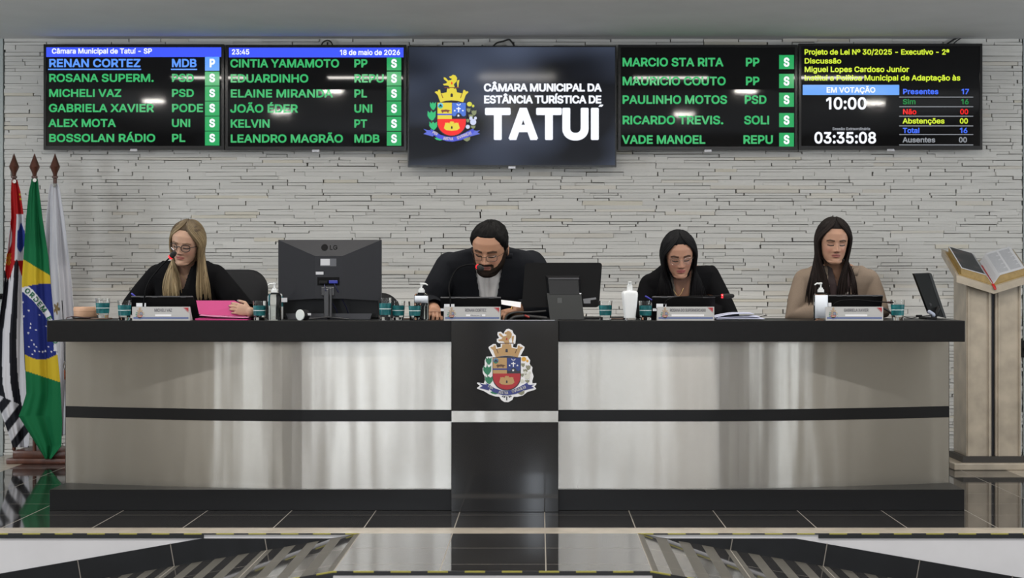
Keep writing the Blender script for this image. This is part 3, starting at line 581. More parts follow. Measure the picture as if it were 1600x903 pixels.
# ================================================================== THE COAT OF ARMS (used on the pedestal, the screen and the name plates)
def arc_pts(cx, cy, rx, ry, a0, a1, n=14):
    return [(cx + rx * math.cos(rad(lerp(a0, a1, i / n))), cy + ry * math.sin(rad(lerp(a0, a1, i / n)))) for i in range(n + 1)]
def leaf3(cx, cy, w, h):
    return [(cx - w, cy - h), (cx - w * .45, cy - h * .55), (cx - w * .1, cy - h), (cx + w * .35, cy - h * .6), (cx + w, cy - h * 1.0), (cx + w * .95, cy + h * .2), (cx + w * .4, cy + h * .85), (cx, cy + h), (cx - w * .6, cy + h * .6), (cx - w * 1.05, cy)]
SHIELD = [(303, 350), (611, 350), (611, 560)] + arc_pts(457, 560, 154, 152, 0, 180, 18)[1:]
EMBLEM = {
 'lion': [([(452, 60), (470, 47), (497, 54), (515, 80), (512, 118), (480, 150), (490, 184), (440, 187), (418, 165), (372, 162), (360, 148), (398, 140), (410, 126), (372, 95), (370, 74), (390, 78), (420, 110), (448, 104), (462, 92), (440, 84), (428, 68)], 'gold', 1),
          ([(520, 184), (514, 128), (520, 106), (541, 104), (536, 132), (528, 184)], 'gold', 1),
          ([(378, 182), (540, 182), (540, 191), (378, 191)], 'brown', 2), ([(452, 125), (464, 125), (466, 152), (450, 152)], 'red', 2)],
 'crown': [([(272, 236), (292, 224), (304, 231), (310, 212), (331, 209), (339, 250), (402, 238), (405, 212), (413, 194), (428, 201), (440, 190), (476, 190), (487, 201), (501, 194), (510, 212), (513, 238), (576, 250), (584, 212), (604, 215), (612, 231), (626, 224), (641, 236), (611, 265), (582, 346), (520, 330), (457, 325), (395, 330), (334, 346), (304, 265)], 'gold', 1),
           ([(444, 288), (444, 262), (450, 250), (464, 250), (470, 262), (470, 288)], 'dark', 2), ([(334, 346), (395, 333), (457, 328), (520, 333), (582, 346), (575, 350), (340, 350)], 'dark', 2),
           ([(340, 252), (348, 252), (366, 300), (358, 302)], 'brown', 2), ([(566, 252), (574, 252), (556, 302), (548, 300)], 'brown', 2)],
 'shield': [([(p[0] + (6 if p[0] > 457 else -6), p[1] + (7 if p[1] > 500 else -5)) for p in SHIELD], 'dark', 1),
            ([(303, 350), (459, 350), (459, 527), (303, 527)], 'gold', 2), ([(461, 350), (611, 350), (611, 527), (461, 527)], 'dark', 2),
            ([(462, 352), (610, 352), (610, 488), (590, 500), (570, 494), (555, 470), (532, 462), (512, 470), (500, 494), (480, 500), (462, 488)], 'blue', 3),
            ([(303, 527), (611, 527), (611, 560)] + arc_pts(457, 560, 154, 148, 0, 180, 18)[1:], 'red', 3),
            (ellipse(335, 384, 30, 31), 'sky', 4), ([(308, 398), (362, 398), (352, 408), (335, 414), (318, 408)], 'green', 5), ([(312, 394), (326, 378), (335, 366), (346, 378), (360, 394)], 'dark', 5),
            ([(336, 440), (352, 426), (372, 428), (396, 424), (424, 430), (448, 436), (424, 446), (422, 460), (412, 460), (408, 448), (368, 450), (362, 461), (352, 461), (350, 448)], 'brown', 4),
            ([(303, 470), (459, 470), (459, 486), (303, 486)], 'ribbon', 4),
            ([(526, 396), (538, 396), (538, 410), (556, 410), (556, 421), (538, 421), (538, 452), (526, 452), (526, 421), (508, 421), (508, 410), (526, 410)], 'white', 4),
            (ellipse(533, 366, 22, 15), 'white', 4), (ellipse(533, 360, 18, 13), 'blue', 5),
            (star(490, 437, 13), 'white', 4), (star(578, 437, 13), 'white', 4), (star(530, 491, 17), 'white', 4),
            ([(373, 628), (388, 575), (386, 566), (398, 572), (408, 566), (420, 572), (432, 566), (436, 585), (440, 552), (450, 560), (458, 550), (468, 560), (478, 552), (482, 585), (486, 566), (498, 572), (510, 566), (520, 572), (532, 566), (530, 575), (545, 628), (520, 648), (458, 656), (396, 648)], 'gold', 4),
            ([(450, 634), (450, 612), (458, 602), (467, 612), (467, 634)], 'dark', 5)],
 'coffee_branch': [(leaf3(255, 387, 32, 44), 'green', 1), (leaf3(240, 492, 44, 54), 'green', 1), (leaf3(258, 602, 42, 46), 'green', 1),
                   ([(232, 425), (240, 425), (248, 640), (240, 640)], 'leafdark', 0), ([(270, 735), (320, 720), (364, 752), (330, 762), (290, 752)], 'green', 1)],
 'cotton_branch': [(ellipse(650, 366, 28, 26, 9), 'blossom', 1), (ellipse(690, 386, 14, 15, 8), 'blossom', 1), (leaf3(641, 432, 20, 24), 'olive', 1), (leaf3(700, 460, 26, 30), 'olive', 1),
                   (leaf3(668, 500, 24, 26), 'olive', 1), (leaf3(632, 545, 18, 22), 'olive', 1), (leaf3(690, 615, 24, 18), 'olive', 1), (leaf3(620, 745, 38, 26), 'olive', 0),
                   (ellipse(690, 560, 34, 34, 12), 'cotton', 2), (ellipse(715, 518, 16, 17, 10), 'cotton', 2), (ellipse(632, 612, 23, 22, 10), 'cotton', 2), (ellipse(666, 520, 18, 22, 10), 'cotton', 2)],
 'ribbon': [([(150, 634), (190, 648), (222, 650), (264, 690), (256, 718), (150, 690), (186, 668)], 'ribbondark', 1), ([(765, 650), (726, 655), (690, 650), (648, 700), (655, 718), (765, 690), (736, 672)], 'ribbondark', 1),
            ([(225, 636), (270, 657), (330, 697), (400, 719), (457, 723), (520, 713), (600, 678), (690, 630), (703, 665), (640, 722), (560, 756), (470, 773), (400, 767), (310, 738), (238, 684)], 'ribbon', 2)],
}
WORDS = (('PER', 277, 681, 62, 30, 24), ('ARDVA', 420, 741, 112, 32, 4), ('SVRREXI', 592, 706, 170, 32, -21))
TV_COL = dict(gold=(.72, .60, .05), brown=(.20, .05, .03), red=(.72, .035, .04), dark=(.012, .010, .02), blue=(.06, .16, .62), sky=(.12, .52, .72), green=(.03, .46, .17),
              white=(.85, .9, 1.0), leafdark=(.14, .05, .02), blossom=(.62, .62, .05), olive=(.22, .25, .12), cotton=(.58, .62, .82), ribbon=(.06, .08, .60), ribbondark=(.10, .14, .62), cream=(.62, .55, .45))
PAINT_COL = dict(gold=(.42, .26, .11), brown=(.10, .045, .02), red=(.36, .018, .024), dark=(.02, .02, .03), blue=(.018, .035, .17), sky=(.08, .18, .30), green=(.02, .17, .085),
                 white=(.74, .74, .76), leafdark=(.03, .10, .05), blossom=(.62, .33, .04), olive=(.22, .22, .15), cotton=(.58, .58, .52), ribbon=(.035, .045, .20), ribbondark=(.03, .035, .16), cream=(.66, .64, .60))
def emblem_mats(kind):
    if kind == 'tv': return {k: glow('screen_' + k, c, .95) for k, c in TV_COL.items()}
    return {k: mat('enamel_' + k, c, .35) for k, c in PAINT_COL.items()}
def emblem_part(name, parent, d, ox, oy, k, mats, step, keys, words=False, base=0.0):
    """keys: which pieces go into this mesh; (ox, oy) is the picture point of the drawing's (457, 350), k frame pixels per drawing unit"""
    g = G(); ml = list(mats.values()); idx = {n: i for i, n in enumerate(mats)}
    def place(x, y, kk):
        p = at(ox + (x - 457) * k, oy + (y - 350) * k, d); return p
    for key in keys:
        for poly, c, layer in EMBLEM[key]:
            off = base + step * (layer + 1)
            def pl(x, y, kk): p = place(x, y, kk); p.y = d - (off if kk == 0 else 0); return p
            g.prism(poly, pl, idx[c])
    if words:
        for s, cx, cy, w, h, ang in WORDS:
            vs, fs, tot = text_mesh(s, w * k * d / F, h * k * d / F, h * k * d / F * .03)
            c = place(cx, cy, 0); a = rad(-ang)
            hh = h * k * d / F / 2
            g.add([(c.x + (v.x - tot / 2) * math.cos(a) - (v.y - hh) * math.sin(a), d - base - step * 4 - v.z, c.z + (v.x - tot / 2) * math.sin(a) + (v.y - hh) * math.cos(a)) for v in vs], fs, idx['cream'])
    return g.build(name, ml, parent)

# ================================================================== THE BOARDS ON THE WALL
M_BEZEL = mat('glossy_black_bezel', (.010, .010, .011), .16)
M_SCREEN = mat('black_screen_glass', (.005, .005, .006), .035, 0, .32)
def tv(label, x0, y0, x1, y1, d, bez=(4, 4, 4, 6), screen=None):
    c = at((x0 + x1) / 2, y1, d); c.y = d + .03
    t = thing('television', label, 'television', c, 'televisions on the stone wall')
    g = G(); a, b = at(x0, y0, d), at(x1, y1, d)
    l, r, tp, bt = a.x + bez[0] * d / F, b.x - bez[1] * d / F, a.z - bez[2] * d / F, b.z + bez[3] * d / F
    # bezel frame standing 4 mm proud of the panel, and the housing behind
    for lo, hi in (((a.x, d, b.z), (l, d + .02, a.z)), ((r, d, b.z), (b.x, d + .02, a.z)), ((l, d, tp), (r, d + .02, a.z)), ((l, d, b.z), (r, d + .02, bt))):
        g.box(lo, hi)
    g.box((a.x, d + .012, b.z), (b.x, d + .045, a.z))
    cx, cz = (a.x + b.x) / 2, (a.z + b.z) / 2
    g.build('housing', M_BEZEL, t)
    g = G(); g.box((cx - .30, d + .045, cz - .18), (cx + .30, d + .060, cz + .18)); g.box((cx - .12, d + .06, cz - .12), (cx + .12, 12.0565, cz + .12))
    g.build('wall_bracket', M_BLACK, t)
    g = G(); w = .025; g.box((cx - w, d - .003, b.z - .012), (cx + w, d + .01, b.z + .006), bev=.002); g.build('maker_badge', mat('badge_silver', (.45, .45, .47), .3, .6), t)
    g = G(); g.box((l, d + .006, bt), (r, d + .011, tp)); s = g.build('screen', screen or M_SCREEN, t)
    return t, s, d + .006
GREEN = glow('screen_letter_green', srgb(58, 176, 104), .92)
BOXG = glow('screen_box_green', srgb(30, 158, 88), .95)
BLUE = glow('screen_letter_blue', srgb(92, 150, 255), .95)
BOXB = glow('screen_box_blue', srgb(96, 158, 245), .95)
BAND = glow('screen_band_blue', srgb(62, 86, 250), .95)
WHITE = glow('screen_white', srgb(240, 244, 255), .95)
YEL = glow('screen_yellow', srgb(214, 238, 62), .9)
RED = glow('screen_red', srgb(236, 36, 36), .95)
BLU2 = glow('screen_blue_small', srgb(70, 112, 250), .95)
GRY = glow('screen_grey', srgb(150, 154, 160), .8)
DGRN = glow('screen_dark_green', srgb(36, 132, 66), .9)
def rect(x0, y0, x1, y1, d, m, parent, name):
    a, b = at(x0, y0, d), at(x1, y1, d)
    g = G(); g.box((a.x, d - .0006, b.z), (b.x, d, a.z)); return g.build(name, m, parent)
def board(tvinfo, rows, left, px, bx, first_blue=False):
    t, s, d = tvinfo
    for i, (nm, x1, yc, yb, pa, p1, by0, by1) in enumerate(rows):
        lm, bm_ = (BLUE, BOXB) if first_blue and i == 0 else (GREEN, BOXG)
        letters(nm, left, x1, yb, yc, d, lm, s)
        letters(pa, px[i] if hasattr(px, '__len__') else px, p1, yb, yc, d, lm, s)
        if lm is BLUE:
            rect(left, yb + 2.4, x1, yb + 4.3, d, BLUE, s, 'underline'); rect(px[0], yb + 2.4, p1, yb + 4.3, d, BLUE, s, 'underline')
        rect(bx[0], by0, bx[1], by1, d, bm_, s, 'vote_box')
        cx = (bx[0] + bx[1]) / 2; h = yb - yc
        letters('P' if lm is BLUE else 'S', cx - 5.2, cx + 5.2, yb + .3, yc - .2, d - .0008, WHITE, s, bold=.12)
z = lambda v: 55 + v / 4.753
t1 = tv('black television with blue title band, furthest toward the three flags', 68, 69, 350, 234, 11.965)
rect(72, 73.9, 345.7, 89, t1[2], BAND, t1[1], 'title_band')
letters('Câmara Municipal de Tatuí - SP', 80.4, 238, 83.8, 75.6, t1[2] - .0008, WHITE, t1[1], bold=.08)
board(t1, [('RENAN CORTEZ', 220.4, 92, 105, 'MDB', 308, 88.5, 110.5), ('ROSANA SUPERM.', 241.4, 115.4, 128, 'PSD', 304, 111.8, 133.9), ('MICHELI VAZ', 190.4, 139.2, 151.5, 'PSD', 304, 135, 157.5),
           ('GABRIELA XAVIER', 241, 162.3, 175.2, 'PODE', 318.4, 158.5, 180.8), ('ALEX MOTA', 181.4, 185.9, 198.5, 'UNI', 298.8, 181.9, 204.4), ('BOSSOLAN RÁDIO', 243.7, 209.2, 221.8, 'PL', 290.4, 205.4, 227.3)],
      75.3, [267.2] * 6, (320.3, 342.8), True)
t2 = tv('black television listing six names under a band with clock time and date', 352, 70, 635, 235, 11.965)
rect(357.6, 74.4, 630.5, 89.7, t2[2], BAND, t2[1], 'title_band')
letters('23:45', 361.4, 390.4, 85.2, 77, t2[2] - .0008, WHITE, t2[1], bold=.08)
letters('18 de maio de 2026', 530, 626, 86, 77.8, t2[2] - .0008, WHITE, t2[1], bold=.08)
board(t2, [('CINTIA YAMAMOTO', 530.8, 92.5, 105.5, 'PP', 575, 89.9, 110.1), ('EDUARDINHO', 482.8, 116, 129, 'REPU', 601.3, 111.8, 133.9), ('ELAINE MIRANDA', 520.7, 139.6, 152.4, 'PL', 574.3, 135, 157.2),
           ('JOÃO ÉDER', 466, 163, 176, 'UNI', 583.2, 158.5, 180.7), ('KELVIN', 422.8, 186.5, 199.5, 'PT', 574.3, 182.3, 204.5), ('LEANDRO MAGRÃO', 536.9, 210, 222.9, 'MDB', 593.9, 205.9, 227.6)],
      358.9, [552.2] * 6, (604.4, 626.9))
t4 = tv('black television listing five names in green, without any title band', 966, 70, 1246, 235, 11.965)
board(t4, [('MARCIO STA RITA', 1130.7, 90.3, 103.8, 'PP', 1187.5, 86, 108), ('MAURICIO COUTO', 1134.9, 119.8, 133.3, 'PP', 1187.5, 115.4, 137.7), ('PAULINHO MOTOS', 1137, 149, 162.3, 'PSD', 1198.6, 144.8, 166.9),
           ('RICARDO TREVIS.', 1131.3, 180.8, 194.3, 'SOLI', 1203.3, 176.6, 198.7), ('VADE MANOEL', 1102.9, 211.3, 224.8, 'REPU', 1209.2, 207.5, 229.6)],
      971.2, [1163.9, 1163.9, 1162.2, 1161.8, 1160], (1217.4, 1240.5))
t5 = tv('black television with yellow bill text, clocks and vote totals', 1248, 68, 1535, 234, 11.965)
S5, D5 = t5[1], t5[2]
for s, x1, yc, yb in (('Projeto de Lei Nº 30/2025 - Executivo - 2ª', 1483.7, 77, 85.4), ('Discussão', 1315, 91, 99.3), ('Miguel Lopes Cardoso Junior', 1420.7, 104, 112.6), ('Institui a Política Municipal de Adaptação às', 1501, 117.3, 125.9)):
    letters(s, 1256.2, x1, yb, yc, D5, YEL, S5, bold=.08)
rect(1254.2, 132.6, 1405, 148.4, D5, BOXB, S5, 'status_band')
letters('EM VOTAÇÃO', 1290.6, 1368.3, 144.8, 136.2, D5 - .0008, WHITE, S5)
letters('10:00', 1288, 1355.5, 170.9, 152, D5, WHITE, S5, bold=.08)
letters('Sessão Extraordinária', 1300.3, 1360, 203.3, 199, D5, GRY, S5)
letters('03:35:08', 1271, 1370.5, 224.2, 206.2, D5, WHITE, S5, bold=.08)
for (s, x1, yc, n, nx, m_), yl in zip((('Presentes', 1466.8, 138.9, '17', 1501, BLU2), ('Sim', 1431.3, 154.7, '16', 1500.5, DGRN), ('Não', 1432.4, 170.4, '00', 1499.5, RED),
                              ('Abstenções', 1476.3, 184.8, '00', 1499, YEL), ('Total', 1437.3, 199.7, '16', 1498.5, BLU2), ('Ausentes', 1461.7, 214.3, '00', 1497.5, GRY)), (151.8, 166.8, 181.7, 196.8, 210.3, 226.5)):
    letters(s, 1410, x1, yc + 8.3, yc, D5, m_, S5, bold=.08); letters(n, nx, nx + 14, yc + 8.3, yc, D5, m_, S5, bold=.08)
    rect(1405, yl - .7, 1520.6, yl + .5, D5, GRY, S5, 'table_rule')

def picture_screen():
    m = mat('screen_dark_blue_picture', (.005, .005, .006), .10, 0, .3)
    t, N, b, L = nodes(m)
    g = N('ShaderNodeTexCoord'); mp = N('ShaderNodeMapping'); mp.inputs['Scale'].default_value = (1.1, 1, 1.9); mp.inputs['Rotation'].default_value = (0, .35, 0); mp.inputs['Location'].default_value = (.4, 0, .62)
    nz = N('ShaderNodeTexNoise'); nz.inputs['Scale'].default_value = 1.25; nz.inputs['Detail'].default_value = 1.0
    L(g.outputs['Object'], mp.inputs[0]); L(mp.outputs[0], nz.inputs['Vector'])
    rp = N('ShaderNodeValToRGB'); e = rp.color_ramp.elements
    e[0].position = .42; e[0].color = (.004, .005, .008, 1); e[1].position = .80; e[1].color = (.075, .095, .15, 1)
    L(nz.outputs['Fac'], rp.inputs[0]); L(rp.outputs[0], b.inputs['Emission Color']); b.inputs['Emission Strength'].default_value = .9
    return m
tc = tv('largest television, showing a coat of arms beside white lettering', 637, 71.5, 963, 261, 11.93, (2, 2, 2, 3), picture_screen())
SCN, DCN = tc[1], tc[2]
letters('CÂMARA MUNICIPAL DA', 755, 940.5, 143.1, 130.5, DCN, WHITE, SCN, bold=.115, squeeze=8)
letters('ESTÂNCIA TURÍSTICA DE', 755, 940.5, 161.7, 149.2, DCN, WHITE, SCN, bold=.115, squeeze=8)
tt = G(); letters('TATUI', 755, 941, 218.8, 168.3, DCN, WHITE, SCN, bold=.135, g=tt)
tt.prism([(935, 166.8), (937.6, 163.4), (943, 163.4), (940.6, 166.8)], lambda x, y, k: at(x, y, DCN - (.001 if k == 0 else .0004)))
tt.build('lettering', WHITE, SCN, recalc=False)
emblem_part('emblem', SCN, DCN, 640 + 457 / 6.95, 110 + 350 / 6.95, 1 / 6.95, emblem_mats('tv'), .0003, list(EMBLEM), True)

# short loose cables above the boards
M_CABLE = mat('black_cable', (.01, .01, .01), .5)
def cable(label, pts, d, r=.006, grp=None):
    P = [at(x, y, d) for x, y in pts]; g = G()
    Q = []
    for i in range(len(P) - 1):
        a, b = P[i], P[i + 1]; p0 = P[max(0, i - 1)]; p3 = P[min(len(P) - 1, i + 2)]
        for k in range(6):
            t = k / 6; Q.append(.5 * ((2 * a) + (b - p0) * t + (2 * p0 - 5 * a + 4 * b - p3) * t * t + (3 * a - p0 - 3 * b + p3) * t ** 3))
    Q.append(P[-1])
    g.tube(Q, r, 8); return tag(g.build('cable', M_CABLE, smooth=True, loc=P[0]), label, 'cable', grp)
WC = 'cables looped over the televisions'
cable('black cable bent in an arch over the board that shows the time and date', [(502, 80), (503, 69), (507, 64.5), (512, 63.2), (517, 65.5), (520, 72), (521, 80)], 12.045, .005, WC)
c_ = cable('black cable hooked up over the largest television', [(765, 80), (775, 68), (786, 64.5), (795, 61.8), (799, 65), (803, 71), (806, 80)], 12.03, .006, WC)
cable('black cable slanting up to the ceiling over the yellow bill text', [(1470, 78), (1480, 68.5), (1490, 62), (1497, 58.8)], 12.045, .006, WC)
cable('thin black cable slanting beside another above the vote totals', [(1484, 78), (1490, 68.5), (1496, 63), (1503, 58.8)], 12.045, .004, WC)

# ================================================================== THE COUNCIL DESK
M_DESKTOP = grain(mat('black_laminate', (.0055, .0052, .0053), .38, 0, .2), 40, .15)
M_GLOSS = mat('polished_black_granite', (.013, .013, .014), .07, 0, .6)
def steel():
    m = mat('brushed_steel', (.50, .485, .45), .27, 1.0)
    t, N, b, L = nodes(m)
    b.inputs['Anisotropic'].default_value = .9; b.inputs['Anisotropic Rotation'].default_value = .25
    tg = N('ShaderNodeTangent', direction_type='RADIAL', axis='Z'); L(tg.outputs[0], b.inputs['Tangent'])
    tc = N('ShaderNodeTexCoord'); mp = N('ShaderNodeMapping'); mp.inputs['Scale'].default_value = (.6, .6, 160)
    nz = N('ShaderNodeTexNoise'); nz.inputs['Scale'].default_value = 6; nz.inputs['Detail'].default_value = 3
    L(tc.outputs['Object'], mp.inputs[0]); L(mp.outputs[0], nz.inputs['Vector'])
    mp2 = N('ShaderNodeMapping'); mp2.inputs['Scale'].default_value = (2.3, 1, .25)
    nz2 = N('ShaderNodeTexNoise'); nz2.inputs['Scale'].default_value = 1.6; nz2.inputs['Detail'].default_value = 2
    L(tc.outputs['Object'], mp2.inputs[0]); L(mp2.outputs[0], nz2.inputs['Vector'])
    b1 = N('ShaderNodeBump'); b1.inputs['Strength'].default_value = .035; b1.inputs['Distance'].default_value = .002; L(nz.outputs['Fac'], b1.inputs['Height'])
    b2 = N('ShaderNodeBump'); b2.inputs['Strength'].default_value = .55; b2.inputs['Distance'].default_value = .02; L(nz2.outputs['Fac'], b2.inputs['Height']); L(b1.outputs[0], b2.inputs['Normal'])
    L(b2.outputs[0], b.inputs['Normal'])
    return m
M_STEEL = steel()
M_BAND = mat('black_band', (.0055, .0055, .006), .32, 0, .25)
CT = 1.0166                                       # counter top height
X0, X1 = ax(73, 9.13), ax(1508, 9.13)
PX0, PX1 = ax(705, 9.10), ax(872.5, 9.10)
desk = thing('council_desk', 'long black and brushed-steel council desk standing on dark glossy tiles', 'desk', (-.18, 9.45, 0))
ZU = az(534, 9.13)
g = G(); g.box((X0, 9.13, ZU), (PX0, 9.74, CT), bev=.003); g.box((PX1, 9.13, ZU), (X1, 9.74, CT), bev=.003); g.box((PX0, 9.16, ZU), (PX1, 9.74, CT - .001))
g.build('countertop', M_DESKTOP, desk)
g = G(); g.box((X0 + .005, 9.165, 0), (X1 + .005, 9.70, .112), bev=.002); g.build('plinth', M_BAND, desk)
ZB0, ZB1 = .478, .532
def front_y(u): return 9.20 + .275 * max(0, u) ** 1.55
def strip(xa, xb, flat_to, z0, z1, push=0, mi=0):
    """curved sheet from xa (at the pedestal) to xb (the end of the desk)"""
    g = G(); n = 40; fr = []
    for i in range(n + 1):
        x = lerp(xa, xb, i / n); u = (abs(x - xa) - flat_to) / (abs(xb - xa) - flat_to); fr.append((x, front_y(u) - push))
    for (xa_, ya), (xb_, yb) in zip(fr, fr[1:]):
        g.add([(xa_, ya, z0), (xb_, yb, z0), (xb_, yb, z1), (xa_, ya, z1), (xa_, ya + .012, z0), (xb_, yb + .012, z0), (xb_, yb + .012, z1), (xa_, ya + .012, z1)],
              [(0, 1, 2, 3), (7, 6, 5, 4), (0, 4, 5, 1), (3, 2, 6, 7)])
    n0 = 8 * (n - 1)
    g.add([(fr[0][0], fr[0][1], z0), (fr[0][0], fr[0][1] + .012, z0), (fr[0][0], fr[0][1] + .012, z1), (fr[0][0], fr[0][1], z1)], [(0, 1, 2, 3)])
    g.add([(fr[-1][0], fr[-1][1], z0), (fr[-1][0], fr[-1][1] + .012, z0), (fr[-1][0], fr[-1][1] + .012, z1), (fr[-1][0], fr[-1][1], z1)], [(0, 1, 2, 3)])
    return g
for xa, xb in ((PX0, X0 + .006), (PX1, X1 - .004)):
    strip(xa, xb, .78, ZB1, ZU).build('steel_panel', M_STEEL, desk, smooth=True, edge=30)
    strip(xa, xb, .78, .112, ZB0).build('steel_panel', M_STEEL, desk, smooth=True, edge=30)
    strip(xa, xb, .78, ZB0 - .004, ZB1 + .004, .004).build('black_band', M_BAND, desk, smooth=True, edge=30)
    g = G(); g.box((xb - .006, 9.49, .10), (xb + .006, 9.70, ZU)); g.build('end_panel', M_DESKTOP, desk)
ped = G(); ped.box((PX0, 9.10, az(642, 9.1)), (PX1, 9.40, CT + .001), bev=.002)
pd = ped.build('pedestal', M_GLOSS, desk)
g = G(); g.box((PX0 + .002, 9.103, az(659.5, 9.1)), (PX1 - .002, 9.39, az(642, 9.1))); g.build('steel_strip', M_STEEL, pd)
g = G(); g.box((PX0, 9.10, 0), (PX1, 9.40, az(659.5, 9.1)), bev=.002); g.build('base_block', M_GLOSS, pd)
g = G(); g.box((PX0, 9.096, CT + .001), (PX1 - .02, 9.13, CT + .004)); g.build('top_edge', mat('pale_edge', (.35, .35, .37), .35, .7), pd)  # pale strip along the pedestal's top edge

# coat of arms plaque on the pedestal
EM = emblem_mats('paint')
ex, ey, ek = 791.7, 558.8, .1388
pc = at(ex, 629, 9.10)
arms = thing('coat_of_arms', 'painted coat-of-arms plaque with white outline on the black pedestal', 'emblem', pc)
outline = [(452, 30), (480, 24), (520, 42), (536, 80), (560, 100), (560, 140), (553, 192), (530, 200), (530, 232), (568, 238), (580, 196), (610, 194), (660, 228), (655, 250), (612, 330), (640, 335), (690, 332), (722, 380), (715, 420),
           (748, 460), (742, 500), (760, 560), (745, 612), (748, 640), (792, 634), (788, 655), (768, 672), (790, 700), (770, 712), (690, 735), (640, 775), (580, 790), (536, 790), (520, 825), (475, 850), (430, 848), (395, 825), (375, 790), (330, 786), (262, 762), (200, 725), (128, 700), (122, 690),
           (155, 665), (124, 640), (128, 628), (200, 640), (212, 600), (210, 560), (188, 520), (186, 470), (210, 435), (210, 380), (230, 338), (300, 335), (255, 245), (252, 230), (304, 196), (334, 196), (352, 236), (390, 228), (390, 196), (346, 172), (346, 140), (372, 128), (352, 90), (356, 62), (390, 56), (420, 84), (430, 60)]
g = G()
def pl(x, y, k): p = at(ex + (x - 457) * ek, ey + (y - 350) * ek, 9.10); p.y = 9.10 - (.004 if k == 0 else 0); return p
g.prism(outline, pl); g.build('backing_plate', mat('enamel_white', (.74, .74, .76), .35), arms)
for nm in ('lion', 'crown', 'shield', 'coffee_branch', 'cotton_branch'): emblem_part(nm, arms, 9.10, ex, ey, ek, EM, .0005, [nm], base=.004)
emblem_part('ribbon', arms, 9.10, ex, ey, ek, EM, .0005, ['ribbon'], True, base=.0045)
g = G()
for q in ([(420, 798), (432, 780), (446, 780), (436, 800)], [(452, 830), (452, 786), (464, 786), (464, 830)], [(500, 798), (488, 780), (474, 780), (486, 800)], [(400, 785), (420, 776), (425, 784), (408, 794)], [(515, 785), (496, 776), (491, 784), (508, 794)]):
    g.prism(q, lambda x, y, k: at(ex + (x - 457) * ek, ey + (y - 350) * ek, 9.10 - (.0052 if k == 0 else 0)))
g.build('stem', EM['dark'], arms)

# ================================================================== FLAGS
M_CLOTH = attr_mat('flag_cloth', .75, .2)
M_WOOD = grain(mat('dark_red_wood', (.085, .030, .018), .30), 14, .3, stretch=(1, 1, .2))
M_METAL = mat('nickel', (.55, .53, .5), .25, 1)
def curve_y(pts): return lambda v: interp(v, pts)
def flag(label, poles_x, xl, xr, y0, y1, d, colour, folds, amp, phase, bottom=None, ny=300, nx=64):
    base = at(poles_x, 715, d + .06); base.z = .075
    t = thing('flag', label, 'flag', base, 'flags in the wooden stand')
    dp = d + .06
    px = ax(poles_x, dp)
    g = G(); g.tube([(px, dp, .075), (px, dp, az(277, dp))], .013, 12); g.build('pole', M_WOOD, t, smooth=True)
    g = G(); zt = az(240, dp); zb = az(279, dp); h = zt - zb
    g.lathe([(.012, 0), (.020, .03 * h), (.020, .09 * h), (.013, .12 * h), (.016, .22 * h), (.030, .40 * h), (.034, .47 * h), (.026, .60 * h), (.011, .84 * h), (.002, h)], (px, dp, zb), 18)
    g.build('finial', M_WOOD, t, smooth=True, edge=35)
    fl, fr = curve_y(xl), curve_y(xr)
    def surf(s, py):
        x = lerp(fl(py), fr(py), s)
        k = sstep(y0, y0 + 120, py)
        dy = amp * (.35 + .65 * k) * (math.sin(2 * PI * folds * s + phase + .8 * math.sin(py / 90)) + .4 * math.sin(2 * PI * folds * 2.3 * s + phase * 2 + py / 140))
        return x, at(x, py, d + dy)
    g = G(); cols = []; P = []
    for j in range(ny + 1):
        py = lerp(y0, y1, j / ny); row = []
        for i in range(nx + 1):
            s = i / nx
            q = py
            if bottom: q = min(py, bottom(s))
            x, p = surf(s, q); row.append(p); cols.append(colour(x, q, s))
        P.append(row)
    n = nx + 1
    g.add([p for r in P for p in r], [(j * n + i, j * n + i + 1, (j + 1) * n + i + 1, (j + 1) * n + i) for j in range(ny) for i in range(nx)])
    c = g.build('cloth', M_CLOTH, t, smooth=True, colors=cols, recalc=False)
    so = c.modifiers.new('thick', 'SOLIDIFY'); so.thickness = .003; so.offset = 1
    g = G(); q = at(lerp(fl(y0), fr(y0), .5), y0 + 2.5, d - .008)
    g.lathe([(.006, 0), (.013, .0), (.013, .003), (.006, .003)], (0, 0, 0), 16, M=Matrix.Translation(q) @ Matrix.Rotation(PI / 2, 4, 'X'))
    g.build('eyelet', M_METAL, t, smooth=True, edge=40)
    return t, c, surf
RED_, WHI_, BLK_, BLU_ = (.40, .012, .014), (.60, .60, .64), (.010, .011, .016), (.025, .05, .26)
YELL_, GRN_, NAVY_ = (.50, .36, .02), (.004, .12, .042), (.012, .022, .16)
def sp_colour(x, y, s):
    if y < 424 + 14 * math.sin(s * 9) - s * 8:
        if s > .42 and 334 < y < 407:
            if s > .52 and 354 + 6 * math.sin(s * 14) < y < 389 + 5 * math.sin(s * 11): return BLU_
            return WHI_
        if s < .20 and 352 < y < 396 and s < .2 * math.sin((y - 352) / 44 * PI): return WHI_
        if (s < .22 and 396 < y < 414 and (int(y / 3.4) + int(s * 22)) % 2 == 0) or (s > .82 and 300 < y < 312 and int(y / 3) % 2): return YELL_
        return RED_
    if y > 628 + 24 * (s - .5):
        u = (x * .8 + (y - 628) * .62) / 13.0
        return BLK_ if int(math.floor(u)) % 2 == 0 else WHI_
    u = s * 4.2 + .35 + .18 * math.sin(y / 40) - (y - 430) * .0022
    if y < 450 and s < .3 and (y - 424) < 30 * abs(.2 - s) * 5: return WHI_ if int(u * 2) % 2 else BLK_
    return BLK_ if int(math.floor(u)) % 2 == 0 else WHI_
def br_band(x): return interp(x, [(30, 445), (37, 449), (52, 462), (66, 479), (78, 497), (84, 513), (88, 540), (89, 560)])
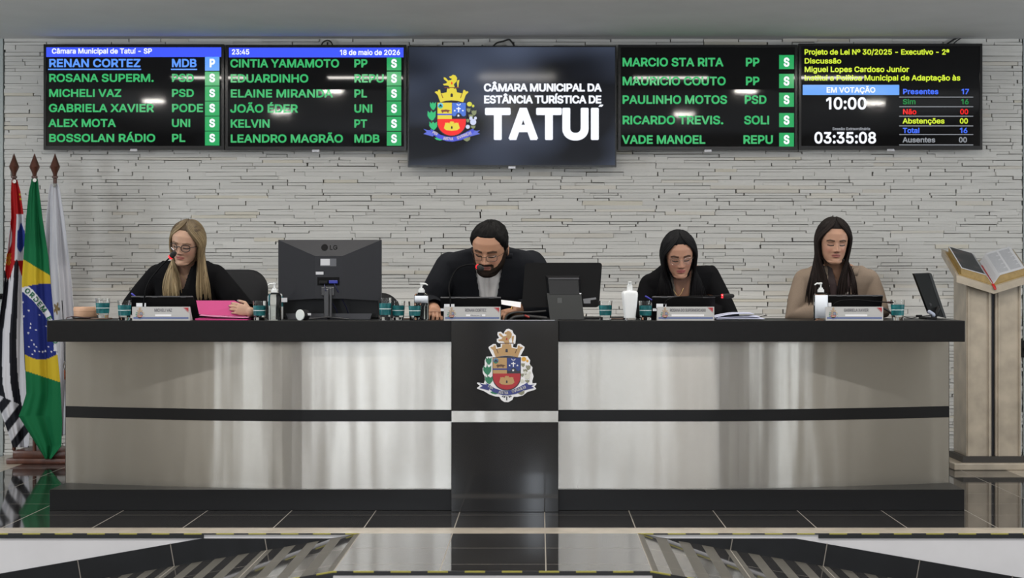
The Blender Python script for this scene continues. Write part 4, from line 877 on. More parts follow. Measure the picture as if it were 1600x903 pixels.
BSTARS = [(45, 485), (48, 506), (47.5, 512), (56, 515.5), (72, 509.5), (44, 520), (49, 531.5), (45, 542), (53, 538), (57, 542), (54.5, 548), (61, 549), (66.5, 549.5), (71, 548.5), (76, 542), (80.5, 549.5), (50.5, 553.5), (36, 472), (37, 494), (62, 492)]
def br_colour(x, y, s):
    if y < 405 + (x - 36) * .60: return GRN_
    if y < 449 - .13 * (x - 36) - 2 * math.sin((x - 36) / 42 * PI): return YELL_
    if y < 552 + 10 * math.sin((x - 36) / 56 * PI):
        b = br_band(x)
        if x > 84 and 513 < y < 548 : return WHI_
        if abs(y - b) < 8.2: return WHI_
        for i, (sx, sy) in enumerate(BSTARS):
            if (x - sx) ** 2 + (y - sy) ** 2 < (2.1 if i in (5, 0, 3) else 1.5): return (.62, .62, .68)
        return NAVY_
    if y < 580 + (x - 42) * .33: return YELL_
    return GRN_
def wh_colour(x, y, s):
    dx, dy = (x - 88.5) / 5.5, (y - 482) / 11
    a = math.atan2(dy, dx)
    if dx * dx + dy * dy < .55 + .35 * math.sin(a * 5 + 1): return (.30, .21, .09) if (int(a * 4) + int(dx * 5)) % 3 else (.16, .11, .06)
    return (.62, .62, .66)
t_wh, _c, _s = flag('tall white flag with a small golden emblem, nearest to the desk', 86, [(287, 78.5), (300, 76), (340, 72), (400, 68), (480, 72), (560, 78), (690, 84)], [(287, 91), (300, 94), (340, 100), (400, 107), (440, 111.5), (500, 116), (560, 112), (640, 105), (690, 103)], 287, 688, 11.72, wh_colour, 1.6, .030, .6, lambda s: 688 - 10 * s)
t_br, c_br, s_br = flag('green flag with yellow diamond and starry blue globe, middle of three flags', 54, [(279, 49.5), (300, 45), (340, 41), (400, 37), (440, 34), (500, 36), (560, 39), (615, 41), (638, 34), (650, 29), (716, 70)], [(279, 59), (300, 61.5), (340, 66), (400, 75), (440, 78.5), (500, 84), (560, 90), (600, 94), (660, 97), (697, 95.5), (716, 80)], 279, 717, 11.455, br_colour, 1.35, .022, 2.2)
flag('red flag with black and white stripes and gathered hem, outermost of three flags', 22, [(281, 18), (300, 17), (340, 18), (372, 14), (400, 11), (430, 8), (460, 5), (520, -4), (600, -7), (640, 0), (668, 10), (705, 22)], [(281, 27), (300, 32), (340, 37), (400, 40), (460, 38), (520, 41), (600, 45), (660, 47), (705, 44)], 281, 699, 11.66, sp_colour, 1.5, .026, 1.1)
# motto on the white band of the globe
def flag_letters(s, px0, mat_):
    g = G()
    x = px0
    for ch in s:
        if ch == ' ': x += 4; continue
        vs, fs, tot = text_mesh(ch, None, 8.0, .35)
        b = br_band(x); b2 = br_band(x + 3); ang = math.atan2(b2 - b, 3.0)
        dirx, diry = math.cos(ang), math.sin(ang); nx_, ny_ = math.sin(ang), -math.cos(ang)
        out = []
        for v in vs:
            u, w = v.x, v.y - 4.0
            X, Y = x + u * dirx * .95 + w * nx_, b + u * diry * .95 + w * ny_
            sx = (X - interp(Y, [(279, 49.5), (300, 45), (340, 41), (400, 37), (440, 34), (500, 36), (560, 39)])) / max(1, interp(Y, [(279, 59), (300, 61.5), (340, 66), (400, 75), (440, 78.5), (500, 84), (560, 90)]) - interp(Y, [(279, 49.5), (300, 45), (340, 41), (400, 37), (440, 34), (500, 36), (560, 39)]))
            p = s_br(sx, Y)[1]; p.y -= .006; out.append(p)
        g.add(out, fs)
        x += (tot + 1.6) * dirx
    g.build('lettering', mat('motto_green', (.008, .12, .05), .7), t_br, recalc=False)
flag_letters('ORDEM E PRO', 40, None)
g = G(); bx_, bx2 = ax(9, 11.47), ax(104, 11.47)
st = thing('flag_stand', 'reddish-brown wooden stand under the three flags', 'flag stand', ((bx_ + bx2) / 2, 11.6, 0))
g.box((bx_, 11.47, 0), (bx2, 11.86, .035), bev=.006); g.build('foot', M_WOOD, st, smooth=True, edge=30)
g = G(); g.box((bx_ + .035, 11.50, .035), (bx2 - .0, 11.83, .085), bev=.008); g.build('block', M_WOOD, st, smooth=True, edge=30)
# loose cord with snap hook hanging from the white flag
g = G(); q = [at(97, 470, 11.60), at(100, 520, 11.62), at(100.5, 550, 11.62), at(101, 565, 11.62)]
g.tube(q, .0035, 6); cd = g.build('halyard', M_CABLE, t_wh)
g = G(); g.tube([at(101, 565, 11.62), at(99, 572, 11.62), at(101, 579, 11.62), at(102.5, 572, 11.62), at(101, 565, 11.62)], .004, 6); g.tube([at(101, 579, 11.62), at(101.5, 592, 11.62)], .006, 6, 1); g.build('snap_hook', [M_METAL, mat('orange_cord', (.35, .10, .05), .7)], cd, smooth=True)

# ================================================================== LECTERN AND OPEN BOOK
M_MARBLE = grain(mat('beige_marble', (.39, .335, .262), .32), 7, .22, detail=8)
LC = Vector((2.949, 11.1, 0))
lec = thing('lectern', 'beige marble lectern with a V-shaped top beside the desk end', 'lectern', (LC.x, 11.3, 0))
lx0, lx1 = 2.788, 3.143
gx0, gx1 = ax(1549, 11.17), ax(1555.5, 11.17)
def tray_z(x, y): return 1.189 + .3125 * abs(x - LC.x) + .42 * (y - 11.1)
for xa, xb in ((lx0, gx0), (gx1, lx1)):
    g = G(); lo = [(xa, 11.17, .085), (xb, 11.17, .085), (xb, 11.51, .085), (xa, 11.51, .085)]
    hi = [(p[0], p[1], tray_z(p[0], p[1]) - .046) for p in lo]
    g.loft([lo, hi]); pn = g.build('side_panel', M_MARBLE, lec)
    g = G()
    for xq in ((xa + .008, xb - .020) if xa == lx0 else (xa + .016, xb - .012)):
        lo = [(xq, 11.160, .085), (xq + .010, 11.160, .085), (xq + .010, 11.172, .085), (xq, 11.172, .085)]
        g.loft([lo, [(p[0], p[1], tray_z(p[0], 11.17) - .046) for p in lo]])
    g.build('edge_bead', M_MARBLE, pn)
g = G(); g.box((gx0, 11.20, .085), (gx1, 11.50, 1.14)); g.build('black_gap_panel', mat('dark_navy_panel', (.006, .007, .012), .3), lec)
g = G(); g.box((LC.x - .26, 11.09, 0), (3.32, 11.60, .045), bev=.006); g.build('base_slab', M_MARBLE, lec)
g = G(); g.box((lx0 - .03, 11.14, .045), (lx1 + .03, 11.54, .085)); g.build('base_dark_step', mat('dark_stone', (.03, .026, .022), .5), lec)  # dark step between the base slab and the side panels
g = G()
for s in (-1, 1):
    xo = LC.x + s * .242
    a = [(LC.x, 11.1), (xo, 11.1), (xo, 11.52), (LC.x, 11.52)]
    g.loft([[(x, y, tray_z(x, y) - .046) for x, y in a], [(x, y, tray_z(x, y)) for x, y in a]])
g.build('tray', M_MARBLE, lec)
book = thing('open_book', 'large open gilt-edged book lying on the marble lectern', 'book', (LC.x, 11.3, tray_z(LC.x, 11.3)))
M_GILT = grain(mat('gilt_edge', (.30, .205, .075), .45), 40, .15); M_PAGE = mat('paper_page', (.56, .57, .60), .7)
def wing(s, u0, u1, v0, v1, b0, b1, n=14):
    """slab over one wing of the tray: u outward from the spine, v from front to back, b0..b1 height over the tray (functions of u)"""
    r = []
    for i in range(n + 1):
        u = lerp(u0, u1, i / n); x = LC.x + s * u
        f = lambda v, b: Vector((x, 11.1 + v, tray_z(x, 11.1 + v) + b(u)))
        r.append([f(v0, b0), f(v1, b0), f(v1, b1), f(v0, b1)])
    return r
blk = lambda u: .046 * sstep(0, .05, u) * (1 - .12 * u / .2) + .002
for s in (-1, 1):
    g = G(); g.loft(wing(s, 0, .222, .015, .385, lambda u: .0005, lambda u: .005)); g.build('cover', M_GILT, book)
    g = G(); g.loft(wing(s, .002, .205, .025, .375, lambda u: .005, lambda u: .005 + blk(u))); g.build('page_block', M_GILT, book)
    g = G(); g.loft(wing(s, .002, .206, .022, .372, lambda u: .0052 + blk(u), lambda u: .0075 + blk(u)))
    pg = g.build('page', M_PAGE, book)
    if s < 0:
        def painting():
            m = mat('dark_painting', (.03, .03, .035), .5)
            t, N, b, L = nodes(m); tc = N('ShaderNodeTexCoord'); nz = N('ShaderNodeTexNoise'); nz.inputs['Scale'].default_value = 9; nz.inputs['Detail'].default_value = 2
            L(tc.outputs['Object'], nz.inputs[0]); rp = N('ShaderNodeValToRGB'); e = rp.color_ramp.elements
            e[0].position = .45; e[0].color = (.022, .023, .026, 1); e[1].position = .75; e[1].color = (.16, .07, .045, 1)
            n3 = e.new(.58); n3.color = (.045, .042, .045, 1)
            L(nz.outputs['Fac'], rp.inputs[0]); L(rp.outputs[0], b.inputs['Base Color']); return m
        g = G(); g.loft(wing(s, .012, .198, .030, .364, lambda u: .0070 + blk(u), lambda u: .0082 + blk(u))); g.build('printed_picture', painting(), pg)
    else:
        g = G()
        for c0, c1 in ((.045, .110), (.122, .190)):
            for k in range(34):
                v = .05 + k * .0088
                g.loft(wing(s, c0, c1 - (.02 if k % 7 == 6 else 0), v, v + .0036, lambda u: .0070 + blk(u), lambda u: .0079 + blk(u), 5))
        g.build('text_column', mat('grey_ink', (.25, .26, .29), .8), pg)
g = G(); g.tube([(LC.x, 11.40, tray_z(LC.x, 11.40) + .012), (LC.x, 11.15, tray_z(LC.x, 11.15) + .010), (LC.x, 11.095, tray_z(LC.x, 11.1) + .004), (LC.x + .006, 11.092, tray_z(LC.x, 11.1) - .012)], .010, 8, flat=(Vector((0, 0, 1)), .25))
g.build('ribbon_marker', mat('red_ribbon', (.42, .015, .012), .5), book, smooth=True)

# ================================================================== THINGS ON THE DESK
M_GLASS = mat('clear_glass', (.97, .985, .985), .0, 0, .5, Transmission_Weight=1.0, IOR=1.30)
def teal():
    m = mat('teal_print', (.02, .28, .29), .35, 0, .5, Alpha=.84)
    t, N, b, L = nodes(m); tc = N('ShaderNodeTexCoord'); nz = N('ShaderNodeTexNoise'); nz.inputs['Scale'].default_value = 26
    L(tc.outputs['Object'], nz.inputs[0]); rp = N('ShaderNodeValToRGB'); e = rp.color_ramp.elements
    e[0].position = .4; e[0].color = (.004, .10, .115, 1); e[1].position = .68; e[1].color = (.02, .22, .23, 1)
    L(nz.outputs['Fac'], rp.inputs[0]); L(rp.outputs[0], b.inputs['Base Color']); return m
M_TEAL = teal(); M_WLINE = mat('pale_print', (.55, .62, .62), .5)
def tumbler(label, px, d, w=22, h=31, ground=CT):
    k = d / F; r = w * k / 2; H = h * k
    p = at(px, 500, d); p.z = ground
    t = thing('drinking_glass', label, 'glass', p, 'drinking glasses on the desk')
    g = G(); rb = r * .80
    prof = [(rb * .96, 0), (rb, .003), (lerp(rb, r, .5), H * .5), (r, H), (r - .0022, H), (lerp(rb, r, .5) - .0022, H * .5), (rb - .003, H * .16), (rb * .5, H * .15)]
    g.lathe(prof, p, 32); g.build('vessel', M_GLASS, t, smooth=True, edge=40)
    g = G(); ri = lambda z: lerp(rb, r, z / H) + .0006
    g.lathe([(ri(H * .24) , H * .24), (ri(H * .76), H * .76), (ri(H * .76) - .0012, H * .76), (ri(H * .24) - .0012, H * .24)], p, 32, cap=False)
    b = g.build('printed_band', M_TEAL, t, smooth=True, edge=40)
    g = G(); g.lathe([(ri(H * .50) + .0006, H * .49), (ri(H * .515) + .0006, H * .52), (ri(H * .515) - .0003, H * .52), (ri(H * .5) - .0003, H * .49)], p, 32, cap=False); g.build('pale_ring', M_WLINE, b, smooth=True)
    return t
M_WOODTRAY = mat('brown_coaster', (.10, .06, .04), .5)
def coaster(label, px, d, r=.055, col=None):
    p = at(px, 500, d); p.z = CT
    g = G(); g.lathe([(r * .97, 0), (r, .002), (r, .004), (r * .97, .006)], p, 32)
    return tag(g.build('coaster', col or M_WOODTRAY, smooth=True, edge=40, loc=p), label, 'coaster')
coaster('brown coaster under the drinking glass closest to the flags', 158.5, 9.52, .06)
tumbler('drinking glass on the brown coaster at the flag end of the desk', 160.5, 9.52, 22.5, 30.5, CT + .0062)
tumbler('drinking glass in front of the blonde woman\'s elbow', 194.5, 9.22, 21.5, 31)
tumbler('drinking glass beside the pink folder and the pump bottle', 405.5, 9.24, 21, 30)
tumbler('drinking glass right under the large monitor\'s corner, before the empty chair', 602, 9.24, 20, 35)
tumbler('drinking glass between the large monitor and the gel bottle, nearer the empty chair\'s edge', 622.5, 9.26, 21, 30)
tumbler('drinking glass touching the gel bottle by the bearded man\'s hand', 648, 9.22, 20, 29.5)
tumbler('drinking glass between the all-in-one computer and the white pump bottle', 946, 9.30, 21.5, 30)
tumbler('drinking glass right behind the white opaque pump bottle', 1008.5, 9.26, 21, 30)
tumbler('drinking glass at the name plate of the woman in beige', 1402.5, 9.22, 22, 32)
coaster('dark round coaster beside the glass by the all-in-one computer', 962, 9.45, .06)
coaster('dark coaster between the glasses near the empty chair and the gel bottle', 634, 9.45, .055)

# round beige box on a dark tray, left end
p = Vector((ax(134, 9.64), 9.64, CT))
tr = G(); tr.lathe([(.068, 0), (.075, .004), (.075, .009), (.070, .009), (.066, .005)], (ax(134, 9.64), 9.64, CT), 36)
tag(tr.build('tray', mat('dark_tray', (.02, .014, .012), .4), smooth=True, edge=40, loc=p), 'small dark round tray under the peach-coloured box', 'tray')
q = Vector((ax(133.5, 9.64), 9.64, CT + .0092)); rr_ = 18 * 9.64 / F
bx = thing('lidded_box', 'peach-coloured round box on the dark tray at the flag end', 'box', q)
g = G(); g.lathe([(rr_ * .94, 0), (rr_, .006), (rr_, .030), (rr_ * .98, .031)], q, 36); g.build('body', mat('peach_card', (.50, .30, .19), .6), bx, smooth=True, edge=40)
g = G(); g.lathe([(rr_ * 1.02, .0312), (rr_ * 1.02, .052), (rr_ * .97, .056)], q, 36); g.build('lid', mat('peach_card', (.50, .30, .19), .6), bx, smooth=True, edge=40)
g = G(); g.tube([at(103, 500, 9.3), at(104, 496.5, 9.35), at(112, 494.5, 9.45), at(124, 495, 9.5), at(140, 497, 9.5)], .0022, 6)
for i, v in enumerate(g.v): v.z = max(v.z, CT + .0025)
tag(g.build('thin_cable', mat('reddish_cable', (.06, .02, .02), .5), smooth=True, loc=at(120, 497, 9.4)), 'thin reddish-brown cable looping over the flag end of the desk', 'cable')

# pump bottles
M_PUMP = mat('white_pump', (.66, .68, .68), .35)
M_GEL = mat('clear_gel', (.90, .93, .93), .03, 0, .5, Transmission_Weight=1.0, IOR=1.08)
M_CLEAR = mat('clear_plastic', (.95, .97, .97), .02, 0, .6, Transmission_Weight=1.0, IOR=1.14)
def pump_bottle(label, px, d, w, ybody, ytop, nozzle=-1, paint=None, sticker=None):
    k = d / F; W = w * k / 2; p = at(px, 500, d); p.z = CT
    zb = az(ybody, d) - CT; zt = az(ytop, d) - CT
    t = thing('pump_bottle', label, 'bottle', p, 'pump bottles on the desk')
    def ring(z, sx, sy, n=28, e=3.2):
        out = []
        for i in range(n):
            a = 2 * PI * i / n; c, s = math.cos(a), math.sin(a)
            r = (abs(c) ** e + abs(s) ** e) ** (-1 / e); out.append(p + Vector((sx * r * c, sy * r * s, z)))
        return out
    sh = [(0, .94), (.004, 1), (zb * .3, 1), (zb * .82, 1), (zb * .90, .97), (zb * .96, .80), (zb, .42)]
    g = G(); g.loft([ring(z, W * f, W * .72 * f) for z, f in sh])
    if not paint:
        g.loft([ring(z, (W - .0018) * f, (W * .72 - .0018) * f) for z, f in sh[1:]])
    g.build('body', paint or M_CLEAR, t, smooth=True, edge=50, recalc=bool(paint))
    if not paint:
        g = G(); g.loft([ring(z, (W - .0024) * f, (W * .72 - .0024) * f) for z, f in ((.004, .96), (.007, 1), (zb * .52, 1), (zb * .525, .98))]); g.build('gel', M_GEL, t, smooth=True, edge=40)
    g = G(); g.lathe([(W * .46, zb), (W * .46, zb + .014), (W * .30, zb + .016), (W * .30, zb + .024), (.0042, zb + .025), (.0042, zt - .010)], p, 20)
    cp = g.build('collar', M_PUMP, t, smooth=True, edge=40)
    g = G(); top = p + Vector((0, 0, zt - .008)); g.lathe([(.007, 0), (.0085, .003), (.0085, .008), (.006, .010)], top - Vector((0, 0, .003)), 16)
    g.tube([top, top + Vector((nozzle * .022, -.004, .002)), top + Vector((nozzle * .032, -.006, -.005))], [.0055, .0045, .0035], 8)
    g.build('pump_head', M_PUMP, t, smooth=True, edge=50)
    if sticker:
        x0, x1, y0, y1, m = sticker
        g = G(); xa, xb = (x0 - px) * k, (x1 - px) * k; za, zc_ = az(y1, d) - CT, az(y0, d) - CT
        n = 10; rows = []
        for i in range(n + 1):
            x = lerp(xa, xb, i / n); yy = -W * .72 * max(.05, (1 - min(.999, abs(x / W)) ** 3.2)) ** (1 / 3.2) - .0008
            rows.append([p + Vector((x, yy, za)), p + Vector((x, yy, zc_))])
        g.loft(rows, cap=False, closed=False); so = g.build('sticker', m, t, smooth=True, recalc=False); q = so.modifiers.new('t', 'SOLIDIFY'); q.thickness = .0006; q.offset = 0
    return t
pump_bottle('clear gel pump bottle between the pink folder and the large monitor', 428.5, 9.22, 22, 457, 441.5)
M_STK = mat('blue_white_sticker', (.62, .66, .72), .5)
pb2 = pump_bottle('clear gel pump bottle beside the bearded man\'s resting hand', 658.5, 9.26, 23, 457, 441.5, 1, None, (648, 669, 462, 473, M_STK))
pump_bottle('clear pump bottle with a big pale label by the woman in beige', 1282.5, 9.2, 22.5, 456.5, 441, -1, None, (1272.5, 1292.5, 461, 497, M_STK))
# opaque white bottle: tapering square body
def white_bottle():
    d = 9.22; k = d / F; p = at(984, 500, d); p.z = CT
    t = thing('pump_bottle', 'opaque white tapering pump bottle on a chrome foot', 'bottle', p, 'pump bottles on the desk')
    def ring(y, w, dep, e=5, n=32, rot=.35):
        z = az(y, d) - CT; out = []
        for i in range(n):
            a = 2 * PI * i / n; c, s = math.cos(a), math.sin(a); r = (abs(c) ** e + abs(s) ** e) ** (-1 / e)
            x, y_ = w * k / 2 * r * c, dep * k / 2 * r * s
            out.append(p + Vector((x * math.cos(rot) - y_ * math.sin(rot), x * math.sin(rot) + y_ * math.cos(rot), z)))
        return out
    g = G(); g.loft([ring(499.5, 19.5, 14), ring(496.5, 20, 14)]); g.build('chrome_foot', mat('chrome', (.7, .7, .72), .08, 1), t, smooth=True, edge=40)
    g = G(); g.loft([ring(496.5, 17, 12), ring(489, 18, 13), ring(470, 22.5, 15), ring(460, 24, 16), ring(456.5, 23, 15.5), ring(454.5, 18, 13), ring(453.8, 9, 8)])
    g.build('body', mat('white_plastic', (.72, .74, .75), .3), t, smooth=True, edge=50)
    g = G(); zz = az(454, d) - CT; g.lathe([(9 * k / 2, zz), (9 * k / 2, zz + 8 * k), (6 * k / 2, zz + 9 * k), (5 * k / 2, zz + 13.2 * k)], p, 20); g.build('collar', M_PUMP, t, smooth=True, edge=40)
    g = G(); g.box((p.x - 2.4 * k, p.y - .03, p.z + zz + 12 * k), (p.x + 2.6 * k, p.y + .012, p.z + zz + 14.4 * k), bev=.002); g.build('pump_head', M_PUMP, t, smooth=True, edge=50)
white_bottle()
# slim teal bottle with tag behind the first gel bottle
p = at(437.5, 500, 9.42); p.z = CT; k = 9.42 / F
tb = thing('slim_bottle', 'slim teal bottle with a white tag, half hidden behind the clear gel bottle', 'bottle', p)
g = G(); g.lathe([(4.4 * k, 0), (5 * k, .004), (5 * k, 18 * k), (5 * k, 20 * k)], p, 20); g.build('base', M_PUMP, tb, smooth=True, edge=40)
g = G(); g.lathe([(5 * k, 20 * k), (5 * k, 35 * k), (4 * k, 36 * k)], p, 20); g.build('body', mat('teal_plastic', (.012, .14, .17), .4), tb, smooth=True, edge=40)
g = G(); g.lathe([(4 * k, 36 * k), (4 * k, 38.5 * k), (2.5 * k, 40 * k)], p, 20); g.build('cap', M_PUMP, tb, smooth=True, edge=40)
g = G(); a, b = at(438.5, 465.2, 9.40), at(449, 472, 9.40); g.box((a.x, 9.396, b.z), (b.x, 9.398, a.z)); tgp = g.build('tag', M_PAGE, tb)

# pens
def pen(label, pts, d):
    P = [at(x, y, dd) for (x, y), dd in zip(pts, d)]
    t = thing('pen', label, 'pen', P[0], 'blue pens')
    g = G(); g.tube([P[0], P[0].lerp(P[1], .35)], .0048, 10); g.build('cap', mat('blue_pen', (.05, .05, .42), .3), t, smooth=True)
    g = G(); g.tube([P[0].lerp(P[1], .35), P[1]], .0040, 10); g.build('barrel', mat('blue_pen', (.05, .05, .42), .3), t, smooth=True)
pen('blue pen sticking up behind the blonde woman\'s tablet', [(206, 459), (222, 472)], (9.42, 9.44))
pen('blue pen sticking up behind the dark-haired woman\'s tablet with glasses', [(1009, 463), (1024, 472)], (9.42, 9.44))

# tablets with keyboards behind the name plates
M_LID = mat('black_lid', (.003, .003, .0035), .35, 0, .25); M_LIDEDGE = mat('dark_edge', (.05, .05, .055), .4)
def tablet(label, x0, x1, ytop, d, sticker, side=None, xr_bottom=None):
    a, b = at(x0, ytop, d - .05), at(x1, 499, d)
    xb1 = ax(xr_bottom, d) if xr_bottom else b.x
    t = thing('tablet_computer', label, 'tablet computer', ((a.x + b.x) / 2, d, CT), 'tablet computers behind the name plates')
    zt = a.z
    g = G(); f = [(a.x, d, CT + .002), (xb1, d, CT + .002), (b.x, d - .05, zt), (a.x, d - .05, zt)]
    g.add(f + [(p_[0], p_[1] + .009, p_[2] + .001) for p_ in f], [(0, 1, 2, 3), (7, 6, 5, 4), (0, 4, 5, 1), (1, 5, 6, 2), (2, 6, 7, 3), (3, 7, 4, 0)])
    lid = g.build('lid', M_LID, t)
    g = G(); g.tube([(a.x + .004, d - .050, zt - .002), (b.x - .004, d - .050, zt - .002)], .0045, 8); 
    for fr in (.15, .34, .80): g.box((lerp(a.x, b.x, fr), d - .056, zt - .006), (lerp(a.x, b.x, fr) + .03, d - .047, zt + .002))
    g.build('top_edge', M_LIDEDGE, lid)
    g = G(); g.box((a.x, d + .004, CT + .0005), (xb1, d + .17, CT + .012), bev=.003); g.build('keyboard_base', M_LID, t)
    g = G()
    for sx0, sx1, sy0, sy1 in sticker:
        yy = d - .05 * (500 - (sy0 + sy1) / 2) / 37 - .004
        p0, p1 = at(sx0, sy0, yy), at(sx1, sy1, yy); g.box((p0.x, yy - .0012, p1.z), (p1.x, yy + .001, p0.z))
    g.build('sticker', mat('bright_sticker', (.80, .82, .86), .5), t)
    return t
tablet('black tablet behind the MICHELI VAZ name plate', 205, 304.5, 463, 9.36, [(213, 222.5, 473.5, 479), (225, 228, 473.5, 479)], xr_bottom=311)
tablet('black tablet behind the RENAN CORTEZ name plate', 688, 783, 464.5, 9.36, [(694, 702.5, 475, 480.5), (704, 710, 475, 480.5), (688.5, 694, 482, 486)])
tablet('black tablet behind the ROSANA DO SUPERMERCADO name plate', 1019, 1116, 463.5, 9.36, [(1025.5, 1036, 474.5, 481), (1037.5, 1041, 474.5, 481), (1020, 1026, 482, 486)])
tablet('black tablet behind the GABRIELA XAVIER name plate', 1294, 1377, 461.5, 9.36, [(1294, 1299, 473, 479)], xr_bottom=1375)

# name plates
M_PLATE = mat('name_plate_card', (.44, .44, .435), .45); M_BLUES = mat('name_plate_blue', (.10, .14, .30), .5); M_REDS = mat('name_plate_red', (.40, .03, .04), .5); M_INK = mat('name_plate_ink', (.16, .16, .18), .6)
NP_COL = {k: mat('plate_' + k, tuple(v * .7 + .12 for v in c), .5) for k, c in PAINT_COL.items()}
def name_plate(label, x0, x1, y0, name, nx0, nx1, sub, d=9.17, bar=(0, 0)):
    k = d / F
    t = thing('name_plate', label, 'name plate', ((ax(x0, d) + ax(x1, d)) / 2, d + .03, CT), 'name plates along the desk')
    a, b = at(x0, y0, d), at(x1, 500, d)
    g = G(); q = [(d, CT), (d, a.z), (d + .012, a.z), (d + .075, CT + .004), (d + .075, CT)]
    g.loft([[(a.x, y, z) for y, z in q], [(b.x, y, z) for y, z in q]]); pl_ = g.build('card', M_PLATE, t)
    yb = lambda f: lerp(y0, 500.5, f)
    rect(x0 + 2, yb(.76), x1 - 2, yb(.88), d - .0004, M_BLUES, pl_, 'blue_stripe')
    g = G()
    for poly in ([(x1 - 9, y0 + 1.2), (x1 - 2, y0 + 1.2), (x1 - 2, y0 + 7.5)], [(x1 - 10.5, y0 + 1.2), (x1 - 9.8, y0 + 1.2), (x1 - 2, y0 + 8.4), (x1 - 2, y0 + 9.2)]):
        g.prism(poly, lambda x, y, kk: at(x, y, d - (.001 if kk == 0 else 0)))
    g.build('corner_mark', M_REDS, pl_)
    letters(name, nx0, nx1, yb(.36), yb(.14), d - .0003, M_INK, pl_, bold=.05)
    rect(lerp(nx0, nx1, .05), yb(.56), lerp(nx0, nx1, .95), yb(.70), d - .0003, mat('white_strip', (.78, .78, .80), .5), pl_, 'title_strip')
    if sub: letters(sub, lerp(nx0, nx1, .25), lerp(nx0, nx1, .80), yb(.685), yb(.575), d - .0012, M_INK, pl_, bold=.05)
    emblem_part('emblem', pl_, d - .0006, x0 + 12, y0 + 8.5, .026, NP_COL, .0001, ['crown', 'lion', 'shield', 'coffee_branch', 'cotton_branch', 'ribbon'])
name_plate('white name plate reading MICHELI VAZ before the blonde woman', 206.5, 296.5, 479.3, 'MICHELI VAZ', 241, 269, None)
name_plate('white name plate reading RENAN CORTEZ before the bearded man', 693.5, 782, 479.3, 'RENAN CORTEZ', 726.5, 760, 'PRESIDENTE')
name_plate('white name plate reading ROSANA DO SUPERMERCADO, between two pump bottles', 1027, 1116, 479.3, 'ROSANA DO SUPERMERCADO', 1046.5, 1103, None)
name_plate('white name plate reading GABRIELA XAVIER before the woman in beige', 1290, 1380, 479.3, 'GABRIELA XAVIER', 1318.5, 1357, None)

# gooseneck microphones
M_FOAM = grain(mat('black_foam', (.010, .010, .010), .9), 200, .3)
M_REDLED = glow('red_ring_light', (1.0, .02, .03), 1.6)
def mic(label, pts, ds, head_len, head_r=.013, sw=.0042, lit=True):
    P = [at(x, y, d) for (x, y), d in zip(pts, ds)]
    P[0].z = CT + .01
    t = thing('gooseneck_microphone', label, 'microphone', (P[0].x, P[0].y, CT), 'gooseneck microphones')
    Q = []
    for i in range(len(P) - 1):
        a, b = P[i], P[i + 1]; p0 = P[max(0, i - 1)]; p3 = P[min(len(P) - 1, i + 2)]
        for k_ in range(8):
            u = k_ / 8; Q.append(.5 * ((2 * a) + (b - p0) * u + (2 * p0 - 5 * a + 4 * b - p3) * u * u + (3 * a - p0 - 3 * b + p3) * u ** 3))
    Q.append(P[-1])
    g = G(); g.box((P[0].x - .035, P[0].y - .03, CT), (P[0].x + .035, P[0].y + .05, CT + .022), bev=.006); g.build('base', M_BLACK, t, smooth=True, edge=40)
    g = G(); g.tube(Q, sw, 8); g.build('gooseneck', mat('matte_black_tube', (.0025, .0025, .003), .6, 0, .12), t, smooth=True)
    dr = (P[-1] - P[-2]).normalized()
    h0 = P[-1]
    g = G(); g.tube([h0, h0 + dr * .014], head_r * .95, 16, round_ends=False); rg = g.build('ring_light', M_REDLED if lit else mat('unlit_red_ring', (.05, .004, .004), .4), t, smooth=True, edge=40)
    g = G(); g.tube([h0 + dr * .012, h0 + dr * (.02 + head_len * .4), h0 + dr * (.014 + head_len)], [head_r * 1.0, head_r * 1.12, head_r * .95], 16); g.build('foam_head', M_FOAM, t, smooth=True)
mic('gooseneck microphone reaching up to the blonde woman\'s chin', [(224, 497), (225, 470), (232, 442), (250, 418), (265.5, 402.5)], (9.28, 9.27, 9.24, 9.22, 9.20), .022, .0135)
mic('gooseneck microphone reaching up to the bearded man\'s mouth', [(704, 497), (703.5, 470), (702, 445), (715, 420), (738, 413), (746, 416.5)], (9.28, 9.28, 9.30, 9.32, 9.28, 9.24), .030, .0135)
mic('gooseneck microphone bent flat, ending beside the black-jacketed woman\'s sleeve', [(1038, 497), (1038, 480), (1043, 469), (1058, 464.5), (1090, 463.2), (1127, 462.6)], (9.28, 9.27, 9.26, 9.26, 9.26, 9.26), .046, .0120)
mic('gooseneck microphone drooping sideways before the woman in beige', [(1299, 497), (1300, 480), (1310, 471), (1335, 468.5), (1365, 471), (1387, 472.3)], (9.28, 9.28, 9.28, 9.28, 9.27, 9.26), .012, .006, sw=.0034, lit=False)

